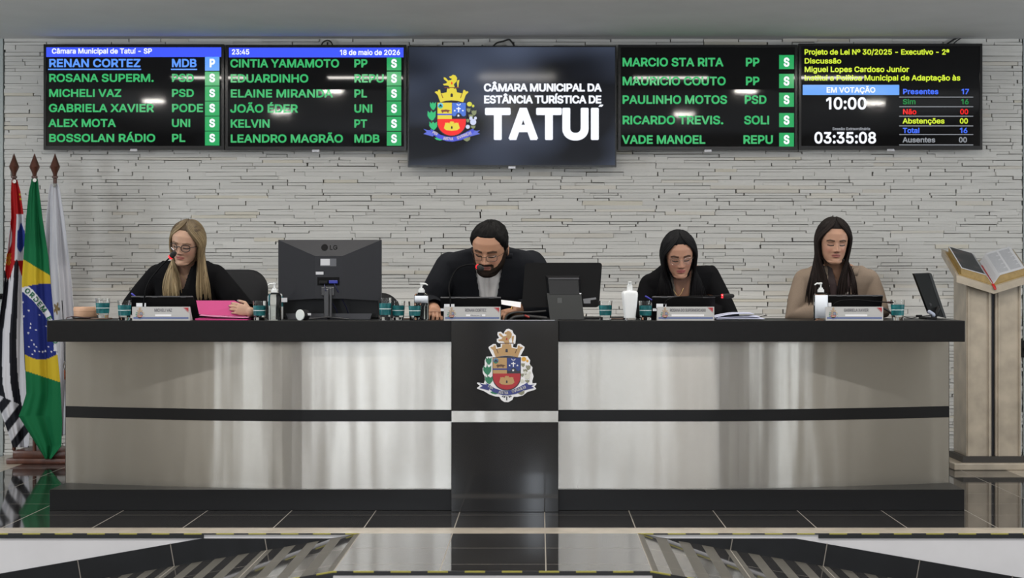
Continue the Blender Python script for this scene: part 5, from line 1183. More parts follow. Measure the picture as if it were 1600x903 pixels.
# pink folder
M_PINK = mat('pink_card', (.46, .030, .17), .5)
fo = thing('folder', 'pink card folder held open by the blonde woman\'s hand', 'folder', (ax(347, 9.3), 9.33, CT))
g = G(); d = 9.28
a = [at(306.5, 469.5, d + .03), at(366, 469.5, d + .03), at(380, 476, d + .02), at(384, 495, d), at(311, 491, d)]
n = len(a); g.add(a + [p_ + Vector((0, .003, 0)) for p_ in a], [tuple(range(n)), tuple(range(2 * n - 1, n - 1, -1))] + [(i, (i + 1) % n, n + (i + 1) % n, n + i) for i in range(n)])
g.build('raised_flap', M_PINK, fo)
g = G(); x0_, x1_ = ax(306, 9.22), ax(388, 9.22)
g.add([(x0_, 9.20, CT + .001), (x1_, 9.20, CT + .001), (x1_, 9.45, CT + .001), (x0_ + .02, 9.45, CT + .001), (x0_, 9.20, CT + .010), (x1_, 9.20, CT + .006), (x1_, 9.45, CT + .012), (x0_ + .02, 9.45, CT + .012)], [(0, 1, 5, 4), (1, 2, 6, 5), (2, 3, 7, 6), (3, 0, 4, 7), (4, 5, 6, 7), (3, 2, 1, 0)])
g.build('lower_cover', M_PINK, fo)
g = G(); r0 = [Vector((lerp(x0_ + .02, x1_, i / 12), 9.215 + .01 * math.sin(i), CT + .0125 + .012 * (1 - i / 12) ** 2)) for i in range(13)]
g.loft([[p_, p_ + Vector((0, .2, .004)), p_ + Vector((0, .2, .009)), p_ + Vector((0, 0, .004))] for p_ in r0]); g.build('paper_sheets', mat('pink_white_paper', (.55, .22, .36), .6), fo)

# large monitor seen from behind
M_MON = grain(mat('dark_monitor_plastic', (.0125, .0135, .018), .45, 0, .35), 300, .15)
d = 9.40; k = d / F
mo = thing('computer_monitor', 'large dark monitor seen from behind, between the blonde woman and the empty chair', 'monitor', (ax(515, d), d + .02, CT))
a, b = at(434, 374.5, d), at(595.5, 468, d); cx_ = (a.x + b.x) / 2
g = G(); ix0, ix1 = ax(493, d), ax(536, d)
of = [(a.x, d + .02, az(470, d)), (cx_ - .05, d + .02, az(466.5, d)), (cx_ + .05, d + .02, az(466.5, d)), (b.x, d + .02, az(470, d)), (b.x, d + .02, a.z), (a.x, d + .02, a.z)]
inn = [(ix0, d - .016, az(466.5, d)), (ix1, d - .016, az(466.5, d)), (ix1, d - .016, az(400, d)), (ix0, d - .016, az(400, d))]
bk = [(p_[0], d + .042, p_[2]) for p_ in of]
vs = of + inn + bk
g.add(vs, [(6, 7, 8, 9), (0, 1, 6, 9, 5), (1, 2, 7, 6), (2, 3, 4, 8, 7), (4, 5, 9, 8), (10, 11, 12, 13, 14, 15)] + [(i, (i + 1) % 6, 10 + (i + 1) % 6, 10 + i) for i in range(6)])
hs = g.build('housing', M_MON, mo)
g = G(); g.box((a.x + .004, d + .0421, az(466, d) + .002), (b.x - .004, d + .046, a.z - .004)); g.build('screen', M_SCREEN, mo)
M_LOGO = mat('dark_logo', (.0015, .0015, .002), .6, 0, .15)
g = G(); c = at(507, 386.5, d); yl = d + .0058
def on_back(px_, py_):            # the sloping upper facet of the housing
    zz = az(py_, d); t_ = (a.z - zz) / (a.z - az(400, d)); return d + .02 - .036 * t_
g.prism(ellipse(507, 386.5, 5.2, 5.2, 24), lambda x, y, kk: Vector((ax(x, d), on_back(x, y) - (.0015 if kk == 0 else -.001), az(y, d))))
vs_, fs_, tot = text_mesh('LG', 13 * k, 7 * k, .0006); g.add([(ax(514.5, d) + v.x, on_back(0, 390 - v.y / k) - .001 - v.z, az(390, d) + v.y) for v in vs_], fs_); g.build('logo', M_LOGO, hs)
g = G(); g.box((ax(501, d), d - .0172, az(416, d)), (ax(526, d), d - .0161, az(404, d))); sl = g.build('rating_label', mat('grey_label', (.10, .105, .12), .5), hs)
g = G(); g.box((ax(501.5, d), d - .0180, az(414.5, d)), (ax(516, d), d - .0173, az(404.5, d))); g.build('white_sticker', M_PAGE, sl)
g = G(); g.box((ax(494, d), d - .0172, az(429, d)), (ax(506, d), d - .0161, az(424.5, d))); g.build('white_sticker', M_PAGE, hs)
g = G(); g.box((ax(496.5, d), d - .0165, az(446, d)), (ax(531, d), d - .0160, az(433, d))); g.build('port_recess', M_LOGO, hs)
g = G(); g.box((ax(500, d), d - .035, az(443.5, d)), (ax(513, d), d - .016, az(438.5, d)), bev=.003); g.build('black_plug', M_BLACK, mo)
g = G(); g.box((ax(515, d), d - .035, az(443, d)), (ax(528.5, d), d - .016, az(438, d)), bev=.003); g.build('blue_plug', mat('vga_blue', (.02, .03, .30), .4), mo)
g = G(); g.box((ax(507.5, d), d - .040, CT + .010), (ax(515, d), d - .022, az(452, d)), bev=.003); g.box((ax(516, d), d - .036, CT + .010), (ax(519.5, d), d - .020, az(450, d)), bev=.002); g.box((ax(503, d), d - .026, az(462, d)), (ax(523, d), d - .010, az(448, d)), bev=.003)
g.build('stand_column', mat('stand_plastic', (.035, .035, .038), .3), mo)
g = G()
for xx in (-.115, .115, 0):
    e = Vector((ax(513, d) + xx, d + (-.085 if xx else .02), CT + .004)); g.tube([(ax(513, d), d - .03, CT + .014), e], [.016, .008], 8, flat=(Vector((0, 0, 1)), .45))
g.build('stand_foot', mat('stand_plastic', (.035, .035, .038), .3), mo, smooth=True)
g = G(); g.tube([at(507, 444, d - .03), at(508, 452, d - .05), at(517, 470, d + .03), at(526, 485, d + .06), Vector((ax(524, d), d + .15, CT + .004))], .003, 6); g.tube([at(522, 443, d - .03), at(528, 455, d - .02), at(540, 478, d + .06), Vector((ax(542, d), d + .15, CT + .004))], .003, 6); g.build('cable', mat('blue_black_cable', (.012, .012, .05), .5), mo, smooth=True)
# closed-back notebook and keyboard under that monitor
nb = thing('notebook_computer', 'black notebook standing open behind the large monitor\'s foot', 'notebook computer', (ax(515, 9.62), 9.62, CT))
g = G(); g.box((ax(439, 9.62), 9.60, CT + .004), (ax(592, 9.62), 9.612, az(464, 9.6)), bev=.003); g.build('lid', M_LID, nb)
g = G(); g.box((ax(439, 9.62), 9.612, CT), (ax(592, 9.62), 9.73, CT + .014), bev=.003); g.build('keyboard_base', M_LID, nb)
kb = thing('keyboard', 'dark grey slanted keyboard lying at the foot of the large monitor', 'keyboard', (ax(513, 9.46), 9.46, CT))
g = G(); A = [(ax(450, 9.46), 9.46, CT), (ax(578, 9.46), 9.46, CT), (ax(580, 9.55), 9.55, CT), (ax(446, 9.55), 9.55, CT)]
g.loft([A, [(A[0][0] - .012, A[0][1], CT + .032), (A[1][0] + .012, A[1][1], CT + .032), (A[2][0], A[2][1], CT + .012), (A[3][0], A[3][1], CT + .012)]]); g.build('case', mat('keyboard_grey', (.028, .028, .034), .35), kb)
# white-faced round desk speaker
sp = thing('desk_speaker', 'small black speaker with a white oval face at the large monitor\'s foot', 'speaker', (ax(472, 9.22), 9.24, CT))
g = G(); c0 = at(478, 491.5, 9.24); R_ = 8.2 * 9.24 / F
ax_dir = Vector((-.55, -.83, 0)).normalized()
c0.z = CT + R_
g.tube([c0 - ax_dir * .0, c0 + ax_dir * .045], [R_, R_], 28, round_ends=False); g.build('body', M_BLACK, sp, smooth=True, edge=40)
g = G(); g.tube([c0 + ax_dir * .045, c0 + ax_dir * .049, c0 + ax_dir * .051], [R_ * 1.06, R_ * 1.06, R_ * .98], 28, round_ends=False); g.build('white_face', mat('off_white_plastic', (.55, .58, .56), .4), sp, smooth=True, edge=40)
g = G(); s_ = c0 + Vector((.012, -R_ - .001, .004)); g.box((s_.x, s_.y, s_.z - .006), (s_.x + .018, s_.y + .01, s_.z + .006)); g.build('sticker', M_PAGE, sp)

# all-in-one computer seen from behind
d = 9.42; k = d / F
ai = thing('computer_monitor', 'wide black monitor with rounded corners on a grey slab stand, beside the bearded man', 'monitor', (ax(885, d), d, CT))
def tilt(px_, py_, back=0.0):
    return Vector((ax(px_, d), d + (437 - py_) * k * .10 + back, az(py_, d)))
pts = rounded(820.5, 410.5, 941, 480, 4.5, 4)
pts = [(x + (-(y - 410) * .075), y) for x, y in pts]
g = G(); g.prism(pts, lambda x, y, kk: tilt(x, y, 0 if kk == 0 else .030)); h2 = g.build('housing', mat('black_textured', (.0045, .0045, .005), .5, 0, .12), ai)
pts2 = [(lerp(880, x, .97), lerp(445, y, .95)) for x, y in pts]
g = G(); g.prism(pts2, lambda x, y, kk: tilt(x, y, .0302 if kk == 0 else .032)); g.build('screen', M_SCREEN, ai)
g = G()
q = [(852, 430), (906, 430), (908, 461), (855, 461)]; q2 = [(856, 434), (903, 434), (905, 460), (859, 460)]
g.loft([[tilt(x, y, .002) for x, y in q], [tilt(x, y, -.030) for x, y in q2]]); g.build('mount_hump', mat('black_textured2', (.008, .008, .009), .35, 0, .35), ai)
g = G(); g.box((ax(857, d - .03), d - .038, az(436.5, d)), (ax(905, d - .03), d - .028, az(434, d)), bev=.001); g.build('hinge_bar', M_LIDEDGE, ai)
g = G(); y0s, y1s = d - .034, d - .06
q = [Vector((ax(854.5, y0s), y0s, az(458, y0s))), Vector((ax(908, y0s), y0s, az(458, y0s))), Vector((ax(913, y1s), y1s, CT)), Vector((ax(859.5, y1s), y1s, CT))]
for p_ in q[2:]: p_.z += .001
g.loft([q, [p_ + Vector((0, .014, .0)) for p_ in q]]); sd = g.build('stand_slab', mat('grey_stand', (.030, .032, .032), .45, 0, .3), ai)
g = G(); c = q[0].lerp(q[2], .28); g.box((c.x + .0, c.y - .004, c.z - .014), (c.x + .026, c.y + .004, c.z + .014)); g.build('square_logo', mat('grey_logo', (.075, .078, .078), .5), sd)
g = G(); g.box((ax(897, d), y0s - .002, az(459.4, d)), (ax(908, d), y0s + .002, az(457.8, d))); g.build('metal_clip', M_METAL, sd)
g = G(); g.prism([(911, 467), (931, 464.5), (931.5, 467.5), (922.5, 469), (922.5, 474), (912, 474)], lambda x, y, kk: tilt(x, y, -.001 if kk == 0 else .001)); g.build('label', mat('grey_label2', (.17, .175, .19), .5), h2)
g = G(); q = at(872, 499, 9.36); g.box((ax(845, d), d - .04, CT), (ax(915, d), d + .12, CT + .008), bev=.003); g.build('stand_foot', M_BLACK, ai)
cable('black cable coiled at the foot of the all-in-one computer', [(789, 500), (794, 492), (806, 488), (824, 488), (842, 487), (852, 486)], 9.36, .006, 'cables coiled by the monitor stand')
cable('black cable bundle lying low beside the all-in-one computer\'s stand', [(796, 501.0), (803, 496), (818, 494), (834, 495), (853, 497)], 9.30, .009, 'cables coiled by the monitor stand')
g = G(); q = at(823, 494, 9.28); g.tube([at(821, 493, 9.28), at(826, 495.5, 9.28)], .006, 8); tag(g.build('red_plug', mat('red_plastic', (.25, .02, .015), .4), smooth=True, loc=q), 'small red plug among the cables by the monitor stand', 'plug')
# white sheet by the man's cuff
g = G(); a = [at(783, 468.3, 9.40), at(814, 472, 9.40), at(813.5, 480.5, 9.37), at(783.5, 475.5, 9.37)]
g.add(a + [p_ + Vector((0, .002, 0)) for p_ in a], [(0, 1, 2, 3), (7, 6, 5, 4), (0, 4, 5, 1), (1, 5, 6, 2), (2, 6, 7, 3), (3, 7, 4, 0)])
tag(g.build('paper_sheet', mat('white_paper', (.72, .72, .74), .6), loc=a[0]), 'white sheet of paper showing between the bearded man and his monitor', 'paper')
# flat dark phone by the coaster
g = G(); g.box((ax(912, 9.5), 9.46, CT), (ax(990, 9.5), 9.62, CT + .012), bev=.004); tag(g.build('flat_keyboard', M_LID, loc=(ax(950, 9.5), 9.54, CT)), 'flat black keyboard lying behind the glass and the white bottle', 'keyboard')
# papers beside the third name plate
pp = thing('paper_stack', 'loose white papers curling beside the black-jacketed woman\'s sleeve', 'papers', (ax(1155, 9.3), 9.35, CT))
for i, (xa, xb, h0, h1, tw) in enumerate(((1117, 1192, .004, .006, 0), (1120, 1186, .010, .014, .02), (1116, 1178, .012, .032, .035))):
    g = G(); rows = []
    for j in range(17):
        u = j / 16; x = lerp(ax(xa, 9.28), ax(xb, 9.28), u)
        zz = CT + .001 + h0 + (h1 - h0) * math.sin(u * PI * .8) + (.012 * max(0, u - .7) * i)
        rows.append([Vector((x, 9.20 + .02 * i + tw * u, zz)), Vector((x, 9.44 + tw * u, zz + .004)), Vector((x, 9.44 + tw * u, zz + .0062)), Vector((x, 9.20 + .02 * i + tw * u, zz + .0026))])
    g.loft(rows); g.build('sheet', mat('bluish_paper', (.50, .52, .66), .6), pp)
g = G(); g.tube([at(1182, 496, 9.34), at(1198, 492.5, 9.36)], .0022, 6); tag(g.build('dark_stylus', M_BLACK, smooth=True, loc=at(1182, 496, 9.34)), 'thin dark stylus lying across the loose papers', 'stylus')
# monitor turned edge-on at the far end
mt = thing('computer_monitor', 'narrow leaning monitor turned almost edge-on at the lectern end of the desk', 'monitor', (ax(1460, 9.45), 9.45, CT))
d = 9.38
C4 = [at(1428.5, 428.3, d), at(1455, 427.2, d + .30), at(1478.5, 497.3, d + .30), at(1452, 490.5, d)]
off = Vector((-.006, .026, .004))
g = G(); g.loft([C4, [p_ + off for p_ in C4]]); g.build('housing', mat('black_textured', (.0045, .0045, .005), .5, 0, .12), mt)
g = G(); ctr = sum(C4, Vector()) / 4; g.loft([[p_.lerp(ctr, .06) + off for p_ in C4], [p_.lerp(ctr, .06) + off * 1.05 for p_ in C4]]); g.build('screen', M_SCREEN, mt)
g = G(); e0 = [C4[0].lerp(C4[1], .84), C4[1], C4[2], C4[3].lerp(C4[2], .84)]; g.loft([[p_ - off * .02 for p_ in e0], [p_ - off * .12 for p_ in e0]]); g.build('side_bezel', mat('dark_grey_bezel', (.014, .014, .016), .45, 0, .3), mt)
g = G(); lg = C4[3].lerp(C4[0], .25).lerp(C4[2].lerp(C4[1], .25), .25); g.tube([lg, lg - off * .12], .010, 14, round_ends=False); g.build('round_logo', M_LIDEDGE, mt)
g = G(); g.box((ax(1449, 9.4), 9.42, CT), (ax(1466, 9.4), 9.62, CT + .010), bev=.003); g.tube([C4[3].lerp(C4[2], .5) + Vector((0, 0, .04)), Vector((ax(1460, 9.5), 9.52, CT + .008))], .016, 10); g.build('stand', M_BLACK, mt, smooth=True, edge=40)
g = G(); g.tube([at(1452, 487, 9.33), at(1458, 492, 9.33)], [.010, .013], 10); g.build('pale_plug', mat('pale_plug', (.30, .33, .42), .4), mt, smooth=True)
cable('black cable lying across the desk toward the edge-on monitor', [(1413, 495), (1424, 497), (1434, 495), (1444, 494), (1456, 492)], 9.32, .0028, 'cables at the lectern end')
cable('thick black cable curving into the glass at the beige woman\'s name plate', [(1379, 481), (1387, 485), (1394, 491), (1400, 498)], 9.34, .006, 'cables at the lectern end')
g = G(); q = at(1436, 493.5, 9.32); g.box((q.x - .016, 9.31, q.z - .006), (q.x + .016, 9.33, q.z + .006), bev=.003); tag(g.build('cable_adaptor', M_BLACK, loc=q), 'small black adaptor block on the cable by the edge-on monitor', 'adaptor')

# ================================================================== CHAIRS
PLAT = .23                                        # raised floor behind the desk
g = G(); g.box((X0 + .02, 9.72, 0), (X1 - .02, 11.2, PLAT)); structure(g.build('floor_platform', M_FLOOR))
M_CHAIR = grain(mat('black_chair_fabric', (.006, .0065, .008), .7, 0, .25), 250, .25)
M_CHROME = mat('chair_metal', (.05, .05, .055), .35, .6)
def chair(label, x, y, w=.25, top=1.30, low=.86):
    t = thing('office_chair', label, 'chair', (x, y, PLAT), 'black office chairs behind the desk')
    # backrest: rounded panel, slightly curved, leaning back
    g = G(); poly = rounded(-w, low, w, top, .12, 7); n = len(poly)
    def yb(px_, pz, k): return y + .24 + (pz - low) * .10 + .05 * (1 - (px_ / w) ** 2) * .6 + k
    rings = []
    for f, kk in ((.86, -.010), (1, .006), (1, .026), (.90, .040)):
        rings.append([Vector((x + q[0] * f, yb(q[0], q[1], kk), (low + top) / 2 + (q[1] - (low + top) / 2) * (1 - (1 - f) * .7))) for q in poly])
    g.loft(rings); g.build('backrest', M_CHAIR, t, smooth=True, edge=60)
    g = G(); poly = rounded(-.24, -.23, .24, .23, .09, 6)
    g.loft([[Vector((x + q[0] * f, y + q[1] * f, z)) for q in poly] for z, f in ((.60, .92), (.615, 1), (.65, 1), (.665, .93))]); g.build('seat', M_CHAIR, t, smooth=True, edge=60)
    g = G(); g.tube([(x, y + .12, .60), (x, y + .33, .64), (x, y + .32, .98)], .02, 10, flat=(Vector((0, 1, 0)), .5)); g.build('back_support', M_CHROME, t, smooth=True)
    g = G(); g.tube([(x, y, PLAT + .07), (x, y, .60)], .026, 14); g.build('gas_column', M_CHROME, t, smooth=True)
    for s in (-1, 1):
        g = G(); g.tube([(x + s * .22, y + .02, .61), (x + s * .29, y + .02, .66), (x + s * .29, y + .02, .84)], .014, 8); g.box((x + s * .29 - .03, y - .12, .84), (x + s * .29 + .03, y + .13, .865), bev=.01); g.build('armrest', M_CHROME, t, smooth=True, edge=50)
    for i in range(5):
        a = 2 * PI * i / 5 + .3; e = Vector((x + .27 * math.cos(a), y + .27 * math.sin(a), PLAT + .055))
        g = G(); g.tube([(x, y, PLAT + .10), e], [.024, .014], 8); lg = g.build('leg', M_CHROME, t, smooth=True)
        g = G(); g.tube([e - Vector((.014, 0, .028)), e + Vector((.014, 0, -.028))], .026, 12, round_ends=False); g.build('caster', M_BLACK, lg, smooth=True, edge=40)
    return t

# ================================================================== PEOPLE
def head_rings(nz=72, na=112, jaw=1.0, wide=1.0, chin=0.0):
    """the head as rings of points; face towards -Y, chin at z=0, crown at z=.235, plus the ring angle of each column (0 = front)"""
    A = [(0, .012), (.004, .024), (.012, .036), (.03, .049), (.05, .0575), (.08, .0645), (.11, .0700), (.14, .0735), (.17, .0745), (.195, .068), (.214, .054), (.228, .033), (.235, .004)]
    FR = [(0, -.068), (.004, -.077), (.012, -.083), (.03, -.0865), (.05, -.0875), (.08, -.0895), (.11, -.0895), (.14, -.0935), (.17, -.0895), (.195, -.075), (.214, -.054), (.228, -.027), (.235, .004)]
    BK = [(0, -.040), (.004, -.030), (.012, -.014), (.03, .012), (.05, .040), (.08, .064), (.11, .084), (.14, .095), (.17, .098), (.195, .091), (.214, .074), (.228, .049), (.235, .012)]
    zs = [0.235 * (.5 - .5 * math.cos(PI * i / (nz - 1))) for i in range(nz)]
    ang = [2 * PI * j / na for j in range(na)]
    rings = []
    gs = lambda x, s: math.exp(-(x / s) ** 2)
    for z in zs:
        a, f, b = interp(z, A) * wide, interp(z, FR), interp(z, BK)
        if z < .09: a *= lerp(jaw, 1, z / .09)
        cy = min(max(-.012, f + .02), b - .01)
        if z < .02: cy = (f + b) / 2
        r = []
        for t in ang:
            s, c = math.sin(t), math.cos(t)            # t=0 front (-Y), +90 deg = +X
            e = 2.25 if c > 0 else 2.1
            k = (abs(s) ** e + abs(c) ** e) ** (-1 / e)
            x = a * s * k; y = cy - (cy - f) * c * k if c > 0 else cy - (b - cy) * c * k
            if c > .1:
                d = 0.0; m = sstep(.1, .5, c); ax_ = abs(x)
                d += .0060 * gs(x, .0085) * sstep(.122, .104, z) * sstep(.066, .080, z)          # nose ridge
                d += .0200 * gs(x, .0075 + .004 * sstep(.105, .08, z)) * (interp(z, [(.068, 0), (.074, .55), (.080, 1), (.086, .96), (.105, .48), (.122, .12), (.130, 0)]))
                d += .0075 * gs(ax_ - .0125, .0062) * gs(z - .0775, .0065)                       # nostril wings
                d -= .0100 * gs(ax_ - .0315, .0150) * gs(z - .1155, .0115)                       # sockets
                d += .0075 * gs(ax_ - .0315, .0115) * gs(z - .1130, .0070)                       # lowered eyelids
                d += .0030 * gs(ax_ - .027, .020) * gs(z - .1340, .0065)                         # brow ridge
                d += .0042 * gs(ax_ - .043, .018) * gs(z - .086, .018)                           # cheeks
                d -= .0022 * gs(ax_ - .030, .010) * gs(z - .056, .016)
                d += .0062 * gs(x, .019) * gs(z - .0580, .0050)                                  # lips
                d += .0068 * gs(x, .017) * gs(z - .0475, .0055)
                d -= .0040 * gs(x, .021) * gs(z - .0528, .0017)
                d -= .0030 * gs(x, .020) * gs(z - .0370, .0055)
                d += (.0065 + chin) * gs(x, .019) * gs(z - .0170, .0125)                         # chin
                y -= d * m
            r.append(Vector((x, y, z)))
        rings.append(r)
    return rings, zs, ang
def rings_to_g(g, rings): g.loft(rings)

def shell(rings, zs, ang, thick):
    """copy of the head surface pushed out by thick(angle in degrees from the front 0..180, z, x); only where it is positive"""
    n = len(ang); out = []; keep = []
    cen = Vector((0, .004, .125))
    for i, z in enumerate(zs):
        row = []; kr = []
        for j, t in enumerate(ang):
            a = abs(math.degrees(t if t <= PI else t - 2 * PI)); p = rings[i][j]
            th = thick(a, z, p.x)
            c = Vector((0, .004, min(z, .125) if z < .125 else lerp(.125, .11, (z - .125) / .11)))
            d = (p - c).normalized()
            row.append(p + d * (th if th > 0 else -.003)); kr.append(th > 0)
        out.append(row); keep.append(kr)
    return out, keep
def shell_g(rows, keep):
    g = G(); n = len(rows[0]); vs = [p for r in rows for p in r]; fs = []
    for i in range(len(rows) - 1):
        for j in range(n):
            k = (j + 1) % n
            if keep[i][j] or keep[i][k] or keep[i + 1][j] or keep[i + 1][k]: fs.append((i * n + j, i * n + k, (i + 1) * n + k, (i + 1) * n + j))
    if any(keep[-1]): fs.append(tuple((len(rows) - 1) * n + j for j in range(n)))
    g.add(vs, fs); return g

def voxel(g, size, smooth=2):
    """one continuous surface out of the collected closed shapes"""
    me = bpy.data.meshes.new('v'); me.from_pydata([tuple(p) for p in g.v], [], g.f)
    bm = bmesh.new(); bm.from_mesh(me); bmesh.ops.recalc_face_normals(bm, faces=bm.faces[:]); bm.to_mesh(me); bm.free()
    o = bpy.data.objects.new('v', me); COL.objects.link(o)
    r = o.modifiers.new('r', 'REMESH'); r.mode = 'VOXEL'; r.voxel_size = size; r.use_smooth_shade = True
    if smooth:
        s = o.modifiers.new('s', 'SMOOTH'); s.iterations = smooth; s.factor = .5
    out = bpy.data.meshes.new_from_object(o.evaluated_get(bpy.context.evaluated_depsgraph_get()))
    bpy.data.objects.remove(o); bpy.data.meshes.remove(me)
    return out
def mesh_np(me):
    v = np.empty(len(me.vertices) * 3, np.float32); me.vertices.foreach_get('co', v); return v.reshape(-1, 3)
def link_mesh(name, me, mats, parent=None, loc=None):
    me.materials.clear()
    for m in (mats if isinstance(mats, (list, tuple)) else [mats]): me.materials.append(m)
    me.name = name
    me.polygons.foreach_set('use_smooth', [True] * len(me.polygons))
    o = bpy.data.objects.new(name, me); COL.objects.link(o)
    if parent: o.parent = parent
    elif loc is not None: o.location = loc
    return o
def cut_faces(me, rule):
    """drop the faces whose centre and normal satisfy rule"""
    bm = bmesh.new(); bm.from_mesh(me)
    kill = [f for f in bm.faces if rule(f.calc_center_median(), f.normal)]
    bmesh.ops.delete(bm, geom=kill, context='FACES')
    bd = [v for v in bm.verts if v.is_boundary]
    for _ in range(6): bmesh.ops.smooth_vert(bm, verts=bd, factor=.5, use_axis_x=True, use_axis_y=True, use_axis_z=True)
    bm.to_mesh(me); bm.free(); return me
M_SKIN = attr_mat('skin', .50, .35)
M_SKIN.node_tree.nodes['Principled BSDF'].inputs['Subsurface Weight'].default_value = .06
M_SKIN.node_tree.nodes['Principled BSDF'].inputs['Subsurface Radius'].default_value = (.010, .004, .002)

def hand_shapes(g, w, direc, palm, side, curl=(35, 40, 25), scale=1.0, spread=.06, thumb_in=.5):
    """palm, four unequal fingers and a thumb from the side of the palm. side=+1 when the thumb lies along direc x palm"""
    d = Vector(direc).normalized(); n = Vector(palm); n = (n - d * n.dot(d)).normalized(); l = d.cross(n) * side
    k = scale
    def ring(s, hw, hh, sh=0):
        c = w + d * s * k + n * sh * k
        return [c + (l * math.cos(2 * PI * j / 14) * hw + n * math.sin(2 * PI * j / 14) * hh) * k for j in range(14)]
    g.loft([ring(-.012, .024, .018), ring(.012, .029, .019), ring(.04, .038, .018), ring(.07, .041, .016), ring(.090, .038, .012)])
    tips = []
    for i, (lat, L, r) in enumerate(((.030, .072, .0088), (.010, .081, .0090), (-.0105, .075, .0086), (-.030, .058, .0076))):
        b = w + d * (.084 - .006 * abs(i - 1.2)) * k + l * lat * k
        dr = (d + l * (lat / .03) * spread).normalized(); P = [b - dr * .02 * k, b]; ang = 0; c = b
        for seg, cu in zip((.46, .31, .23), curl):
            ang += cu; v = dr * math.cos(rad(ang)) + n * math.sin(rad(ang)); c = c + v * L * seg * k; P.append(c)
        g.tube(P, [r * k * f for f in (1.05, 1.05, 1.0, .92, .78)], 10)
        tips.append((P[-1], (P[-1] - P[-2]).normalized(), n, r * k))
    b = w + d * .022 * k + l * .026 * k
    v1 = (d * .62 + l * .70 + n * .25).normalized(); v2 = (d * .90 + l * (.35 - .5 * thumb_in) + n * .40).normalized()
    P = [b, b + v1 * .040 * k, b + v1 * .040 * k + v2 * .030 * k, b + v1 * .040 * k + v2 * .054 * k]
    g.tube(P, [.0150 * k, .0118 * k, .0102 * k, .0085 * k], 10)
    tips.append((P[-1], v2, n, .0095 * k))
    return tips

